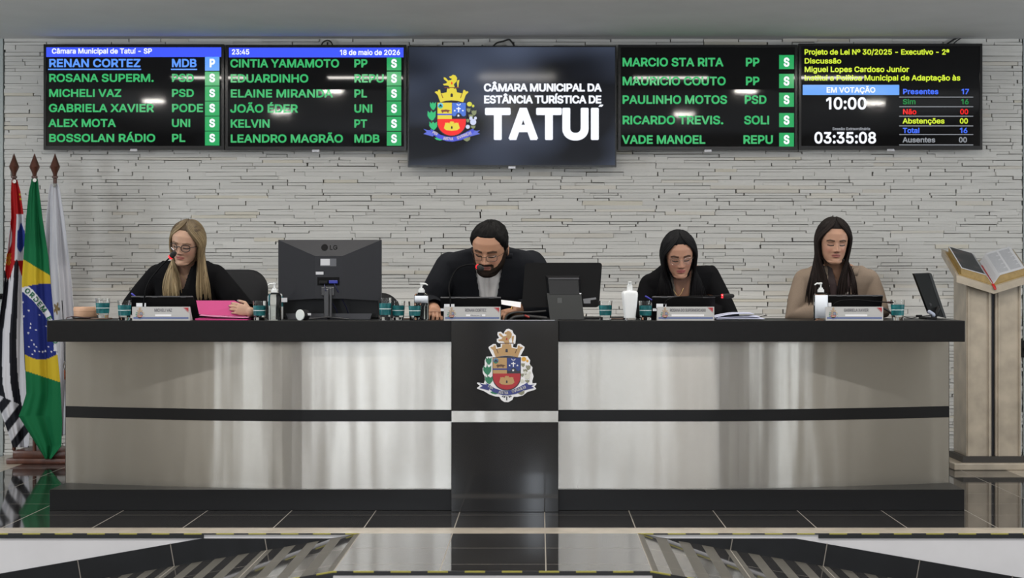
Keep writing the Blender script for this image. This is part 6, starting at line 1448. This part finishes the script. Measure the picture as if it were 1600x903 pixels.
def person(label, P):
    D = P['D']; zs_ = P['zs']; S = P['S']; X = ax(P['px'], D)
    org = Vector((X, D + .12, .72))                      # hip point on the seat
    lean = P.get('lean', .12)
    loc = lambda v: Vector(v) - org
    def cy(z): return D + .12 - (lean + .12 - .0) * min(1.15, max(0, (z - .72) / (zs_ - .72))) + .0
    bulk = P.get('bulk', 1.0); sh = P.get('shoulder_tilt', 0.0)   # height difference right side (image) minus left
    def torso(inflate=0.0):
        R_ = [(.66, .17, .12, .13), (.72, .185, .13, .14), (.82, .165, .125, .12), (zs_ - .36, .15, .118, .105), (zs_ - .24, .158, .130, .108), (zs_ - .14, S - .060, .120, .112),
              (zs_ - .07, S - .036, .098, .108), (zs_ - .035, S - .040, .082, .098), (zs_ - .008, S - .070, .068, .086), (zs_ + .018, S - .115, .060, .076), (zs_ + .040, .078, .056, .068), (zs_ + .056, .064, .054, .064)]
        if bulk > 1.05: R_ = [(z, a if i > 4 else max(a * bulk, S - .07), f * bulk, b * (1 + (bulk - 1) * .5)) for i, (z, a, f, b) in enumerate(R_)]
        rings = []
        for z, a, f, b in R_:
            r = []
            for j in range(40):
                t = 2 * PI * j / 40; s, c = math.sin(t), math.cos(t); e = 2.3; k = (abs(s) ** e + abs(c) ** e) ** (-1 / e)
                x = (a + inflate) * s * k; y = -(f + inflate) * c * k if c > 0 else -(b + inflate) * c * k
                zz = z + sh * (x / S) * sstep(.9, zs_, z)
                r.append(loc((X + x, cy(z) + y, zz)))
            rings.append(r)
        return rings
    shoulders = [loc((X + s * (S - .062), cy(zs_ - .05) + .0, zs_ - .062 + s * sh)) for s in (-1, 1)]
    M = Matrix.Translation(loc(at(P['hx'], P['hy'], P['hd']))) @ Matrix.Rotation(rad(P['yaw']), 4, 'Z') @ Matrix.Rotation(rad(P['pitch']), 4, 'X') @ Matrix.Rotation(rad(P['roll']), 4, 'Y') @ Matrix.Scale(P.get('hs', 1.0), 4) @ Matrix.Translation((0, 0, -.125))
    rings, zz, ang = head_rings(jaw=P.get('jaw', 1.0), wide=P.get('wide', 1.0))
    body = G()
    body.loft(rings, M=M)
    for s in (-1, 1):                                      # ears
        if P.get('ears', True):
            body.loft([[Vector((s * (.071 * P.get('wide', 1.0) + o), .010 + .016 * f * math.cos(t) + o * .5, .108 + .030 * f * math.sin(t) + .004 * math.cos(t))) for t in [2 * PI * q / 12 for q in range(12)]] for o, f in ((-.008, .7), (.004, .9), (.010, 1.0), (.013, .7))], M=M)
    body.loft(torso(-.014))
    nk0 = loc((X, cy(zs_) + .005, zs_ - .03)); nk1 = M @ Vector((0, .020, .055))
    body.tube([nk0, nk0.lerp(nk1, .5) + Vector((0, .01, 0)), nk1], [.066 * P.get('neck', 1), .056 * P.get('neck', 1), .052 * P.get('neck', 1)], 20)
    hands = []
    for s, sh_ in zip((-1, 1), shoulders):
        A = P['arms'][0 if s < 0 else 1]
        el, wr = loc(A['elbow']), loc(A['wrist'])
        body.tube([sh_, sh_.lerp(el, .5), el, el.lerp(wr, .4), wr], [.056 * bulk, .050 * bulk, .042 * bulk, .040 * bulk, .027 * bulk], 16)
        hands.append(hand_shapes(body, wr, A['dir'], A['palm'], A.get('side', -s), A.get('curl', (30, 35, 25)), A.get('scale', 1.0) * P.get('hand', 1.0), A.get('spread', .06)))
    hipz = .74 - org.z
    for s in (-1, 1):                                      # seated legs, feet on the platform
        h = Vector((s * .095, 0, hipz + .02)); kn = Vector((s * .11, -.36, hipz + .01)); an = Vector((s * .115, -.33, PLAT + .08 - org.z)); toe = Vector((s * .12, -.46, PLAT + .035 - org.z))
        body.tube([h, h.lerp(kn, .5), kn, kn.lerp(an, .35), an], [.088 * bulk, .078 * bulk, .060, .056, .036], 14)
        body.tube([an, an + Vector((0, .02, -.045)), toe], [.036, .034, .026], 12)
    me = voxel(body, .0034, 1)
    Mv = M.inverted(); bm = bmesh.new(); bm.from_mesh(me)       # finer mesh over the face for its features
    def on_face(v):
        p = Mv @ v.co; return abs(p.x) < .062 and p.y < -.040 and .028 < p.z < .150
    inf = {v for v in bm.verts if on_face(v)}
    bmesh.ops.subdivide_edges(bm, edges=[e for e in bm.edges if e.verts[0] in inf and e.verts[1] in inf], cuts=2, use_grid_fill=True)
    bm.to_mesh(me); bm.free()
    v = mesh_np(me)
    # complexion, lips, brows, lowered lashes: skin colours, with nostril and mouth-line shade painted in
    Mi = np.array(M.inverted(), np.float32)
    q = v @ Mi[:3, :3].T + Mi[:3, 3]
    x, y, z = q[:, 0], q[:, 1], q[:, 2]
    col = np.tile(np.array(P['skin'], np.float32), (len(v), 1))
    def blend(mask, c, a=1.0):
        m = np.clip(mask, 0, 1)[:, None] * a; col[:] = col * (1 - m) + np.array(c, np.float32) * m
    gz = lambda u, s: np.exp(-(u / s) ** 2)
    front = (y < -.045) & (z > -.02) & (z < .24)
    fz = front.astype(np.float32); axx = np.abs(x)
    blend(fz * gz(axx - .042, .020) * gz(z - .083, .018), P.get('blush', (.46, .20, .15)), .45)
    blend(fz * gz(x, .012) * gz(z - .080, .010), P.get('blush', (.46, .20, .15)), .35)
    lipc = P.get('lips', (.30, .08, .075))
    lip = np.clip(1.6 - (x / .0215) ** 2 - ((z - .0530 + .0) / .0088) ** 2 * 1.0, 0, 1) * fz
    blend(np.clip(lip * 2.2, 0, 1), lipc, .85)
    blend(fz * gz(z - .0528, .0014) * (axx < .021), tuple(c * .35 for c in lipc), .8)
    lidc = P.get('lid', (P['skin'][0] * .70, P['skin'][1] * .62, P['skin'][2] * .60))
    blend(fz * gz(axx - .0315, .0165) * gz(z - .1165, .0070), lidc, .55)
    lash = fz * gz(z - (.1105 - .0036 * np.cos((axx - .0315) / .017 * 1.4)), .0024) * (np.abs(axx - .0315) < .0165)
    blend(np.clip(lash * 2.8, 0, 1), (.010, .007, .006), .95)
    blend(fz * gz(z - (.1215 + .0025 * np.cos((axx - .0315) / .017 * 1.4)), .0012) * (np.abs(axx - .031) < .0155), lidc, .8)
    bz = .1325 + .0045 * np.clip((axx - .014) / .022, 0, 1) - .006 * np.clip((axx - .038) / .014, 0, 1)
    brow = fz * gz(z - bz, .0034 * P.get('brow_w', 1.0)) * (axx > .0125) * (axx < .0535)
    blend(np.clip(brow * 2.2, 0, 1), P['brow'], P.get('brow_a', .85))
    blend(fz * gz(axx - .0075, .0035) * gz(z - .0715, .0030), (.05, .02, .015), .8)
    if 'beard' in P:
        an_ = np.degrees(np.arctan2(axx, -(y + .01)))
        zb = np.interp(an_, [0, 20, 32, 48, 70, 88, 100], [.040, .043, .052, .058, .078, .105, .12])
        bd = ((z < zb) & (z > -.012) & (an_ < 102)).astype(np.float32)
        mo_ = ((axx < .036) & (z > .0615) & (z < .0720 - .10 * axx)).astype(np.float32) * fz
        gt = ((axx > .0225) & (axx < .037) & (z > .03) & (z < .066)).astype(np.float32) * fz
        blend(np.maximum(bd, np.maximum(mo_, gt)) * (1 - np.clip(lip * 3, 0, 1)), P['beard'], .93)
    if P.get('nails'):
        for tp, dv, nn, rr_ in hands[1]:
            c = np.array(tp + dv * rr_ * .5 - nn * rr_ * .8); blend((np.linalg.norm(v - c, axis=1) < rr_ * 1.15).astype(np.float32), P['nails'], .9)
    ob = link_mesh('person', me, M_SKIN, loc=org)
    set_tint(me, col)
    tag(ob, label, 'person')
    # ---------------- clothes
    tr = G(); tr.loft(torso(.012)[:4])
    for s in (-1, 1):
        h = Vector((s * .095, 0, hipz + .02)); kn = Vector((s * .11, -.36, hipz + .01)); an = Vector((s * .115, -.33, PLAT + .10 - org.z))
        tr.tube([h, h.lerp(kn, .5), kn, kn.lerp(an, .35), an], [.100 * bulk, .090 * bulk, .074, .070, .055], 14)
    link_mesh('trousers', voxel(tr, .009, 2), mat('dark_trousers', (.012, .012, .015), .8), ob)
    for s in (-1, 1):
        an = Vector((s * .115, -.33, PLAT + .08 - org.z)); toe = Vector((s * .12, -.47, PLAT + .035 - org.z))
        sh_g = G(); sh_g.tube([org + an + Vector((0, .03, -.040)), org + an + Vector((0, 0, -.034)), org + toe], [.040, .043, .034], 12); sh_g.build('shoe', mat('black_shoe', (.01, .01, .01), .3), ob, smooth=True)
    def garment(name, inflate, sleeve, vneck, m, vox=.0055, collar_z=.036, sm=14):
        g = G(); g.loft(torso(inflate + .006)[1:])
        if sleeve:
            for s, sh_ in zip((-1, 1), shoulders):
                A = P['arms'][0 if s < 0 else 1]; el, wr = loc(A['elbow']), loc(A['wrist'])
                we = el.lerp(wr, .97)
                g.tube([sh_ + Vector((0, 0, .0)), sh_.lerp(el, .5), el, el.lerp(we, .5), we], [(.056 + sleeve) * bulk, (.053 + sleeve) * bulk, (.047 + sleeve) * bulk, (.044 + sleeve) * bulk, (.036 + sleeve * .8) * bulk], 18)
        me = voxel(g, vox, sm)
        ctr = Vector((X, cy(zs_), 0)) - org
        cuffs = [(loc(P['arms'][i]['wrist']), (loc(P['arms'][i]['wrist']) - loc(P['arms'][i]['elbow'])).normalized()) for i in (0, 1)]
        def rule(c, n):
            zw = c.z + org.z
            if zw > zs_ + collar_z - .012: return True
            yc = cy(zw) - org.y
            if sleeve:
                for wv, dv in cuffs:
                    if (c - wv).length < .09 and (c - wv).dot(dv) > -.014: return True
            if vneck:
                z0, z1, w0, w1, cx0 = vneck                # bottom, top, half widths, sideways shift
                if zw > z0 and c.y < yc - .012 and n.y < .35:
                    t = (zw - z0) / (z1 - z0)
                    xc = cx0 * (1 - .6 * min(1, t))
                    if abs(c.x - xc) < lerp(w0, w1, min(1.15, t)): return True
            return False
        cut_faces(me, rule)
        o = link_mesh(name, me, m, ob)
        so = o.modifiers.new('cloth', 'SOLIDIFY'); so.thickness = .004; so.offset = 0
        return o, me
    def drape(name, poly_rows, me, m, lift=.006, parent=None):
        """thin cloth panel laid over the front of a garment: rows of (x, z) points in world units relative to the chest centre"""
        bm = bmesh.new(); bm.from_mesh(me); bv = BVHTree.FromBMesh(bm)
        g = G(); rows = []
        for r in poly_rows:
            row = []
            for xx, zw in r:
                o_ = Vector((xx, -1.0, zw - org.z)); h = bv.ray_cast(o_, Vector((0, 1, 0)))
                yy = h[0].y if h[0] is not None else cy(zw) - org.y - .07
                row.append(Vector((xx, yy - lift, zw - org.z)) + org)
            rows.append(row)
        # no sudden jumps where the ray finds an opening
        for row in rows:
            for i in range(1, len(row)):
                if abs(row[i].y - row[i - 1].y) > .03: row[i].y = row[i - 1].y
        g.loft(rows, cap=False, closed=False); bm.free()
        o = g.build(name, m, parent or ob, smooth=True, recalc=False)
        so = o.modifiers.new('t', 'SOLIDIFY'); so.thickness = .005; so.offset = 0
        return o
    P['_'] = dict(ob=ob, M=M, org=org, rings=rings, zz=zz, ang=ang, X=X, cy=cy, zs=zs_, S=S, loc=loc, garment=garment, drape=drape, hands=hands)
    return P['_']

def hair_cap(c, name, m, line, thick, tint=None, rough=.0015):
    def th(a, z, x):
        e = z - interp(a, line)
        if e <= 0: return 0
        return thick * min(1, .25 + e / .03) + rough * noise.noise(Vector((x * 90, a * .12, z * 70)))
    rows, keep = shell(c['rings'], c['zz'], c['ang'], th)
    g = shell_g(rows, keep)
    g.v = [c['M'] @ p + c['org'] for p in g.v]
    return g.build(name, m, c['ob'], smooth=True, recalc=True, colors=[tint] * len(g.v) if tint else None)

def long_hair(c, me, name, m, count, root, tip, light, left, right, seed, zoff=0.0, part=0.0, back_len=.20, yfront=-.135, r0=.0052, al0=72, out=.015):
    """locks combed from a parting, past the temples, down over the chest (left/right: end ranges in picture columns and rows) or behind the shoulders"""
    rr = random.Random(seed); g = G(); cols = []
    bm = bmesh.new(); bm.from_mesh(me); bv = BVHTree.FromBMesh(bm); bm.free()
    M, org = c['M'], c['org']
    for i in range(count):
        s = -1 if i % 2 else 1
        u = (i // 2) / (count // 2 - 1)
        al = lerp(al0, 178, u ** 1.15) + rr.uniform(-3, 3)
        a0 = lerp(8, 120, u)
        o = out + rr.uniform(-.003, .004)
        P = []
        for k in range(9):
            t = k / 8
            th = lerp(6, 106, t); az_ = lerp(a0, al, sstep(lerp(.14, 0, min(1, u * 3)), lerp(.97, .75, min(1, u * 3)), t))
            e = Vector(((.0745 + o) * math.sin(rad(th)) * math.sin(rad(az_)) * s + part * (1 - t), .004 - (.097 + o) * math.sin(rad(th)) * math.cos(rad(az_)), .122 + (.1130 + o * .75) * math.cos(rad(th))))
            P.append(M @ e)
        P0 = P[-1]
        rng = left if s < 0 else right
        if al < 128:
            f = (al - al0) / (128 - al0)                     # inner locks end nearer the middle
            px_ = lerp(rng[1], rng[0], f) if s < 0 else lerp(rng[0], rng[1], f)
            px_ += rr.uniform(-2.5, 2.5); py_ = lerp(rng[2], rng[3], rr.random())
            zend = az(py_, 9.6)
            yend = c['cy'](zend) + yfront + rr.uniform(-.012, .006) + .03 * f
            E = at(px_, py_, yend) - org
        else:
            E = Vector((P0.x * 1.05 + rr.uniform(-.02, .02), c['cy'](c['zs']) - org.y + .13, c['zs'] - back_len + rr.uniform(-.04, .03) - org.z))
        P1 = P0 + (P[-1] - P[-2]).normalized() * .05 + Vector((0, 0, -.02)); P2 = E + Vector((-.012 * s * 0, .012, .10))
        for k in range(1, 11):
            t = k / 10; P.append(P0 * (1 - t) ** 3 + P1 * 3 * t * (1 - t) ** 2 + P2 * 3 * t * t * (1 - t) + E * t ** 3)
        if al < 128:                                         # keep the locks lying on the cloth, not inside it
            lift = rr.uniform(.008, .016)
            for k in range(9, len(P)):
                h = bv.ray_cast(Vector((P[k].x, -1.5, P[k].z)), Vector((0, 1, 0)))
                if h[0] is not None and P[k].y > h[0].y - lift: P[k].y = h[0].y - lift
            for _ in range(3):
                for k in range(8, len(P) - 1): P[k].y = min(P[k].y, (P[k - 1].y + P[k + 1].y) / 2)
        n = len(P); rs = [r0 * interp(j / (n - 1), [(0, .7), (.3, 1.15), (.75, 1.1), (.93, .7), (1, .25)]) * rr.uniform(.9, 1.1) for j in range(n)]
        n0 = len(g.v); g.tube([p + org for p in P], rs, 7)
        sh_ = rr.random(); L = (len(g.v) - n0) // 7
        tc = [lerp(a, b, sh_) for a, b in zip(tip, light)]
        for j in range(L):
            w = sstep(.05, .45, j / max(1, L - 1)); cc = [lerp(a, b, w) for a, b in zip(root, tc)]; cols += [cc] * 7
    return g.build(name, m, c['ob'], smooth=True, recalc=False, colors=cols)

def glasses(c, m, shape, w=.0215, h=.0185, tube=.0016, z=.1125, y=-.106, gap=.0345, lower=None, lens=True):
    M, org = c['M'], c['org']
    fr = G()
    for s in (-1, 1):
        pts = []
        for j in range(28):
            t = 2 * PI * j / 28; e = shape; cc, ss = math.cos(t), math.sin(t); k = (abs(cc) ** e + abs(ss) ** e) ** (-1 / e)
            px_ = s * gap + w * cc * k; pts.append(M @ Vector((px_, y + .016 * (abs(px_) / .055) ** 2, z + h * ss * k)) + org)
        fr.tube(pts + [pts[0], pts[1]], tube, 8, round_ends=False)
        hx_ = s * (gap + w)
        fr.tube([M @ Vector(q) + org for q in ((hx_, y + .016 * (abs(hx_) / .055) ** 2, z + .006), (s * .073, y + .050, z + .007), (s * .080, -.01, z + .004), (s * .080, .012, z - .004))], tube * .9, 8)
    fr.tube([M @ Vector(q) + org for q in ((-(gap - w), y + .002, z + .004), (0, y - .003, z + .007), (gap - w, y + .002, z + .004))], tube, 8)
    f = fr.build('glasses', m, c['ob'], smooth=True)
    for s in (-1, 1):
        g = G(); pts = []
        for j in range(28):
            t = 2 * PI * j / 28; e = shape; cc, ss = math.cos(t), math.sin(t); k = (abs(cc) ** e + abs(ss) ** e) ** (-1 / e)
            px_ = s * gap + w * .97 * cc * k; pts.append(M @ Vector((px_, y + .016 * (abs(px_) / .055) ** 2 + .0004, z + h * .97 * ss * k)) + org)
        g.add(pts + [p + M.to_3x3() @ Vector((0, .0012, 0)) for p in pts], [tuple(range(28)), tuple(range(55, 27, -1))] + [(j, 28 + j, 28 + (j + 1) % 28, (j + 1) % 28) for j in range(28)])
        g.build('lens', M_LENS, f)
def lens_mat():
    m = bpy.data.materials.new('clear_lens'); m.use_nodes = True; t = m.node_tree; t.nodes.clear()
    o = t.nodes.new('ShaderNodeOutputMaterial'); a = t.nodes.new('ShaderNodeBsdfTransparent'); b = t.nodes.new('ShaderNodeBsdfGlossy'); x = t.nodes.new('ShaderNodeMixShader')
    a.inputs[0].default_value = (.95, .95, .95, 1); b.inputs['Roughness'].default_value = .03; x.inputs[0].default_value = .05
    t.links.new(a.outputs[0], x.inputs[1]); t.links.new(b.outputs[0], x.inputs[2]); t.links.new(x.outputs[0], o.inputs[0]); return m
M_LENS = lens_mat()
M_HAIR = attr_mat('hair', .5, .25)
M_DARKHAIR = attr_mat('dark_hair', .62, .10)
M_BEARD = attr_mat('beard', .95, .05)
M_BLACKCLOTH = grain(mat('black_jacket_cloth', (.0038, .0038, .0045), .85, 0, .1), 350, .2)
M_SUIT = grain(mat('charcoal_suit_cloth', (.0105, .0115, .0145), .85, 0, .12), 350, .2)
M_BEIGECLOTH = grain(mat('beige_blazer_cloth', (.215, .165, .125), .85, 0, .2), 350, .12)
M_SHIRT = grain(mat('white_shirt_cloth', (.85, .85, .85), .8, 0, .3), 20, .05)
M_BLOUSE = mat('black_blouse', (.005, .005, .0055), .7, 0, .15)
def lapel(c, me, m, zb, zt, wi, wo, wmax, lift=.007, cx=0.0):
    """pair of lapels: inner edge along the V from (0, zb) to (+-wi, zt), outer edge bulging to wmax"""
    for s in (-1, 1):
        rows = []
        for j in range(15):
            t = j / 14; zw = lerp(zb, zt, t)
            xi = s * lerp(.004, wi, t) + cx * (1 - t); w_ = wmax * interp(t, [(0, .05), (.35, .62), (.62, 1.0), (.66, .74), (1, .55)])
            rows.append([(lerp(xi, xi + s * w_, i / 6), zw) for i in range(7)])
        c['drape']('lapel', rows, me, m, lift)

A_ = lambda el, wr, d, n, **k: dict(elbow=el, wrist=wr, dir=d, palm=n, **k)
# ---- blonde woman
c = person('person with long blonde hair, round glasses and black jacket, holding the pink folder', dict(
    px=297, D=9.86, zs=1.318, S=.222, lean=.12, hx=292.5, hy=377.5, hd=9.60, yaw=-13, pitch=13, roll=9, hs=1.03, jaw=.98, skin=(.43, .265, .185), brow=(.10, .06, .035), brow_a=.6, lips=(.34, .105, .095), nails=(.16, .16, .18),
    arms=[A_(at(204, 480, 9.80), Vector((ax(232, 9.68), 9.70, CT + .040)), (.6, -.7, -.05), (0, 0, -1), curl=(25, 30, 20), side=1),
          A_(at(389, 492, 9.72), Vector((ax(391.5, 9.30), 9.285, CT + .044)), (-.93, -.16, .24), (.14, .95, -.25), curl=(16, 26, 20), scale=.80, spread=.07, side=-1)]))
o, me = c['garment']('blouse', .010, 0, (1.185, 1.335, .004, .052, -.002), M_BLOUSE)
o, me = c['garment']('jacket', .020, .012, (1.10, 1.335, .006, .066, 0), M_BLACKCLOTH)
lapel(c, me, M_BLACKCLOTH, 1.10, 1.325, .062, 0, .062)
hair_cap(c, 'hair', M_HAIR, [(0, .201), (25, .199), (45, .190), (62, .170), (76, .135), (84, .09), (92, .02), (100, -.01), (180, -.01)], .012, (.055, .036, .018))
long_hair(c, me, 'long_locks', M_HAIR, 300, (.050, .034, .018), (.125, .090, .048), (.36, .275, .155), (257, 283, 452, 470), (309, 331, 452, 470), 3, part=.006)
glasses(c, mat('dark_brown_frame', (.022, .012, .010), .3), 2.2, .0225, .0195, .0024)
g = G(); g.tube([c['org'] + c['loc'](at(x_, y_, 9.66)) for x_, y_ in ((283, 428), (289, 436), (295, 440), (301, 435), (307, 426))], .0012, 6); g.build('necklace', mat('gold_chain', (.5, .35, .14), .3, 1), c['ob'], smooth=True)
# ---- bearded man
c = person('person with short dark hair, full beard and glasses in charcoal suit and white shirt', dict(
    px=768, D=9.96, zs=1.375, S=.292, lean=.24, bulk=1.22, neck=1.25, hx=765.5, hy=385, hd=9.50, yaw=-15, pitch=24, roll=5, hs=1.19, jaw=1.10, wide=1.02, skin=(.40, .215, .135), brow=(.02, .013, .010), brow_w=1.3, lips=(.22, .075, .07), beard=(.020, .014, .011), hand=1.05,
    shoulder_tilt=.005,
    arms=[A_(at(668, 478, 9.70), Vector((ax(678, 9.40), 9.46, CT + .052)), (.10, -.92, -.16), (-.05, -.10, -1), curl=(28, 42, 28), spread=.10, side=1),
          A_(at(868, 480, 9.72), Vector((ax(806, 9.45), 9.60, CT + .045)), (-.75, -.5, -.1), (0, 0, -1), curl=(30, 35, 25), side=-1)]))
o, me_s = c['garment']('shirt', -.004, 0, (1.275, 1.42, .002, .030, -.012), M_SHIRT, collar_z=.034)
o, me = c['garment']('suit_jacket', .024, .014, (1.02, 1.40, .026, .088, -.012), M_SUIT, collar_z=.058)
lapel(c, me, M_SUIT, 1.02, 1.385, .084, 0, .082)
# shirt collar: two stand-up leaves around the neck
for s in (-1, 1):
    g = G(); rows = []
    M, org = c['M'], c['org']
    for j in range(13):
        t = j / 12; a = rad(lerp(14, 92, t)); zc_ = c['zs'] + .010 + .030 * t
        yc = c['cy'](c['zs'] + .02)
        r_, h_ = .088 + .004 * math.sin(t * 3), interp(t, [(0, .060), (.25, .045), (1, .040)])
        rows.append([Vector((c['X'] - .012 + s * r_ * math.sin(a) * (1.0), yc - .004 - r_ * .92 * math.cos(a), zc_ - .030 + .0)) + Vector((0, -.016 * (1 - t), -.012 * (1 - t))),
                     Vector((c['X'] - .012 + s * (r_ - .010) * math.sin(a), yc + .004 - (r_ - .012) * .92 * math.cos(a), zc_ - .030 + h_))])
    g.loft(rows, cap=False, closed=False); q = g.build('shirt_collar', M_SHIRT, c['ob'], smooth=True, recalc=False); so = q.modifiers.new('t', 'SOLIDIFY'); so.thickness = .005
c['drape']('shirt_placket', [[(-.030 + x_, zw) for x_ in (0, .012, .024)] for zw in [1.02 + .26 * j / 14 for j in range(15)]], me_s, M_SHIRT, .005)
hair_cap(c, 'hair', M_DARKHAIR, [(0, .196), (20, .199), (36, .199), (46, .186), (56, .168), (66, .152), (76, .138), (84, .126), (94, .112), (103, .095), (114, .06), (125, .04), (180, .03)], .013, (.005, .0045, .0045), .0035)
def beard_th(a, z, x):
    zb = interp(a, [(0, .037), (20, .040), (32, .050), (48, .057), (70, .078), (88, .108), (100, .12)])
    m_ = min(1, max(0, (zb - z) / .016)) if a < 100 else 0
    if abs(x) < .021 and .0385 < z: m_ = 0
    if a < 40 and abs(x) < .034 and .0630 < z < .0725 - .10 * abs(x): m_ = .55
    return (.010 * m_ + .0016 * noise.noise(Vector((x * 160, a, z * 160)))) if m_ > .04 else 0
rows, keep = shell(c['rings'], c['zz'], c['ang'], beard_th); g = shell_g(rows, keep); g.v = [c['M'] @ p + c['org'] for p in g.v]
g.build('beard', M_BEARD, c['ob'], smooth=True, colors=[(.014, .010, .008)] * len(g.v))
glasses(c, mat('thin_dark_frame', (.03, .02, .016), .3, .4), 3.6, .0235, .0155, .0014, z=.1090)
g = G(); w_ = Vector((ax(803, 9.44), 9.59, CT + .046)); g.tube([w_ + Vector((.010 * math.cos(t) * .4 - .01, .034 * math.cos(t), .034 * math.sin(t))) for t in [2 * PI * j / 20 for j in range(21)]], .004, 8); g.build('bracelet', mat('gold_bracelet', (.55, .36, .12), .3, 1), c['ob'], smooth=True)
# ---- dark-haired woman with glasses
c = person('person with long black hair and thin light glasses in a black jacket', dict(
    px=1059, D=9.86, zs=1.292, S=.222, lean=.12, hx=1060.5, hy=396, hd=9.60, yaw=4, pitch=18, roll=-3, hs=1.05, jaw=.96, wide=1.0, skin=(.40, .215, .145), brow=(.02, .013, .01), brow_w=1.15, lips=(.36, .10, .10), shoulder_tilt=.028,
    arms=[A_(at(1003, 498, 9.72), Vector((ax(1034, 9.66), 9.68, CT + .045)), (.6, -.7, -.05), (0, 0, -1), side=1),
          A_(at(1140, 496, 9.70), Vector((ax(1104, 9.66), 9.68, CT + .045)), (-.6, -.7, -.05), (0, 0, -1), side=-1)]))
o, me_b = c['garment']('patterned_top', .009, 0, (1.125, 1.31, .030, .056, .012), grain(mat('black_beige_top', (.10, .085, .07), .7), 90, .85))
o, me = c['garment']('jacket', .020, .012, (1.06, 1.31, .028, .072, .012), M_BLACKCLOTH)
lapel(c, me, M_BLACKCLOTH, 1.06, 1.30, .068, 0, .055, cx=.012)
hair_cap(c, 'hair', M_DARKHAIR, [(0, .197), (25, .195), (45, .184), (62, .163), (76, .125), (84, .08), (92, .02), (100, -.01), (180, -.01)], .017, (.006, .006, .007))
long_hair(c, me, 'long_locks', M_DARKHAIR, 300, (.006, .006, .007), (.006, .006, .007), (.0075, .007, .0075), (1026, 1050, 472, 484), (1079, 1102, 472, 484), 5, part=.0, out=.019, al0=70)
glasses(c, mat('light_metal_frame', (.42, .36, .32), .25, .9), 2.6, .0230, .0185, .0010)
g = G(); g.tube([at(1052, 452, 9.64), at(1056, 459, 9.63), at(1060, 463, 9.62), at(1064, 459, 9.63), at(1068, 450, 9.64)], .0012, 6); g.lathe([(.001, -.004), (.0045, 0), (.001, .004)], at(1060, 465, 9.62), 10); g.build('necklace', mat('gold_chain', (.5, .35, .14), .3, 1), c['ob'], smooth=True)
# ---- woman in the beige blazer
c = person('person with long dark hair and eyes cast down in a beige blazer', dict(
    px=1303, D=9.86, zs=1.290, S=.238, lean=.10, hx=1302, hy=375.5, hd=9.64, yaw=3, pitch=9, roll=1, hs=1.035, jaw=1.04, wide=1.02, skin=(.40, .225, .150), brow=(.03, .018, .013), lips=(.27, .085, .075), lid=(.16, .075, .055),
    arms=[A_(at(1241, 494, 9.74), Vector((ax(1290, 9.66), 9.68, CT + .045)), (.7, -.6, -.05), (0, 0, -1), side=1),
          A_(at(1374, 486, 9.74), Vector((ax(1336, 9.66), 9.68, CT + .045)), (-.7, -.6, -.05), (0, 0, -1), side=-1)]))
def blouse_mat():
    m = mat('dark_patterned_blouse', (.030, .012, .011), .6)
    t, N, b, L = nodes(m); tc = N('ShaderNodeTexCoord'); vo = N('ShaderNodeTexNoise'); vo.inputs['Scale'].default_value = 24; L(tc.outputs['Object'], vo.inputs[0])
    rp = N('ShaderNodeValToRGB'); e = rp.color_ramp.elements; e[0].position = .64; e[0].color = (.026, .010, .010, 1); e[1].position = .67; e[1].color = (.50, .46, .42, 1)
    L(vo.outputs['Fac'], rp.inputs[0]); L(rp.outputs[0], b.inputs['Base Color']); return m
o, me_b = c['garment']('blouse', .009, 0, (1.175, 1.31, .004, .042, 0), blouse_mat())
o, me = c['garment']('blazer', .022, .014, (1.03, 1.31, .050, .066, 0), M_BEIGECLOTH)
lapel(c, me, M_BEIGECLOTH, 1.03, 1.30, .078, 0, .055)
hair_cap(c, 'hair', M_DARKHAIR, [(0, .198), (25, .196), (45, .187), (62, .168), (76, .130), (84, .09), (92, .02), (100, -.01), (180, -.01)], .016, (.010, .0075, .007))
long_hair(c, me, 'long_locks', M_DARKHAIR, 320, (.009, .007, .0065), (.010, .0075, .007), (.022, .015, .013), (1260, 1296, 462, 478), (1308, 1338, 458, 472), 9, part=.002, out=.020, yfront=-.15)

chair('black office chair behind the blonde woman, its rounded back showing at her sleeve', ax(345, 10.05), 9.90, .255, az(421, 10.2), .86)
chair('empty black office chair half hidden by the large monitor', ax(574, 10.05), 9.92, .185, az(457.5, 10.2), .80)
chair('black office chair in which the bearded man in the suit sits', ax(768, 10.05), 9.92, .25, 1.22, .84)
chair('black office chair behind the black-haired woman with glasses', ax(1066, 10.05), 9.92, .25, az(424, 10.2), .86)
chair('black office chair behind the woman in beige', ax(1312, 10.05), 9.92, .252, az(420, 10.2), .86)
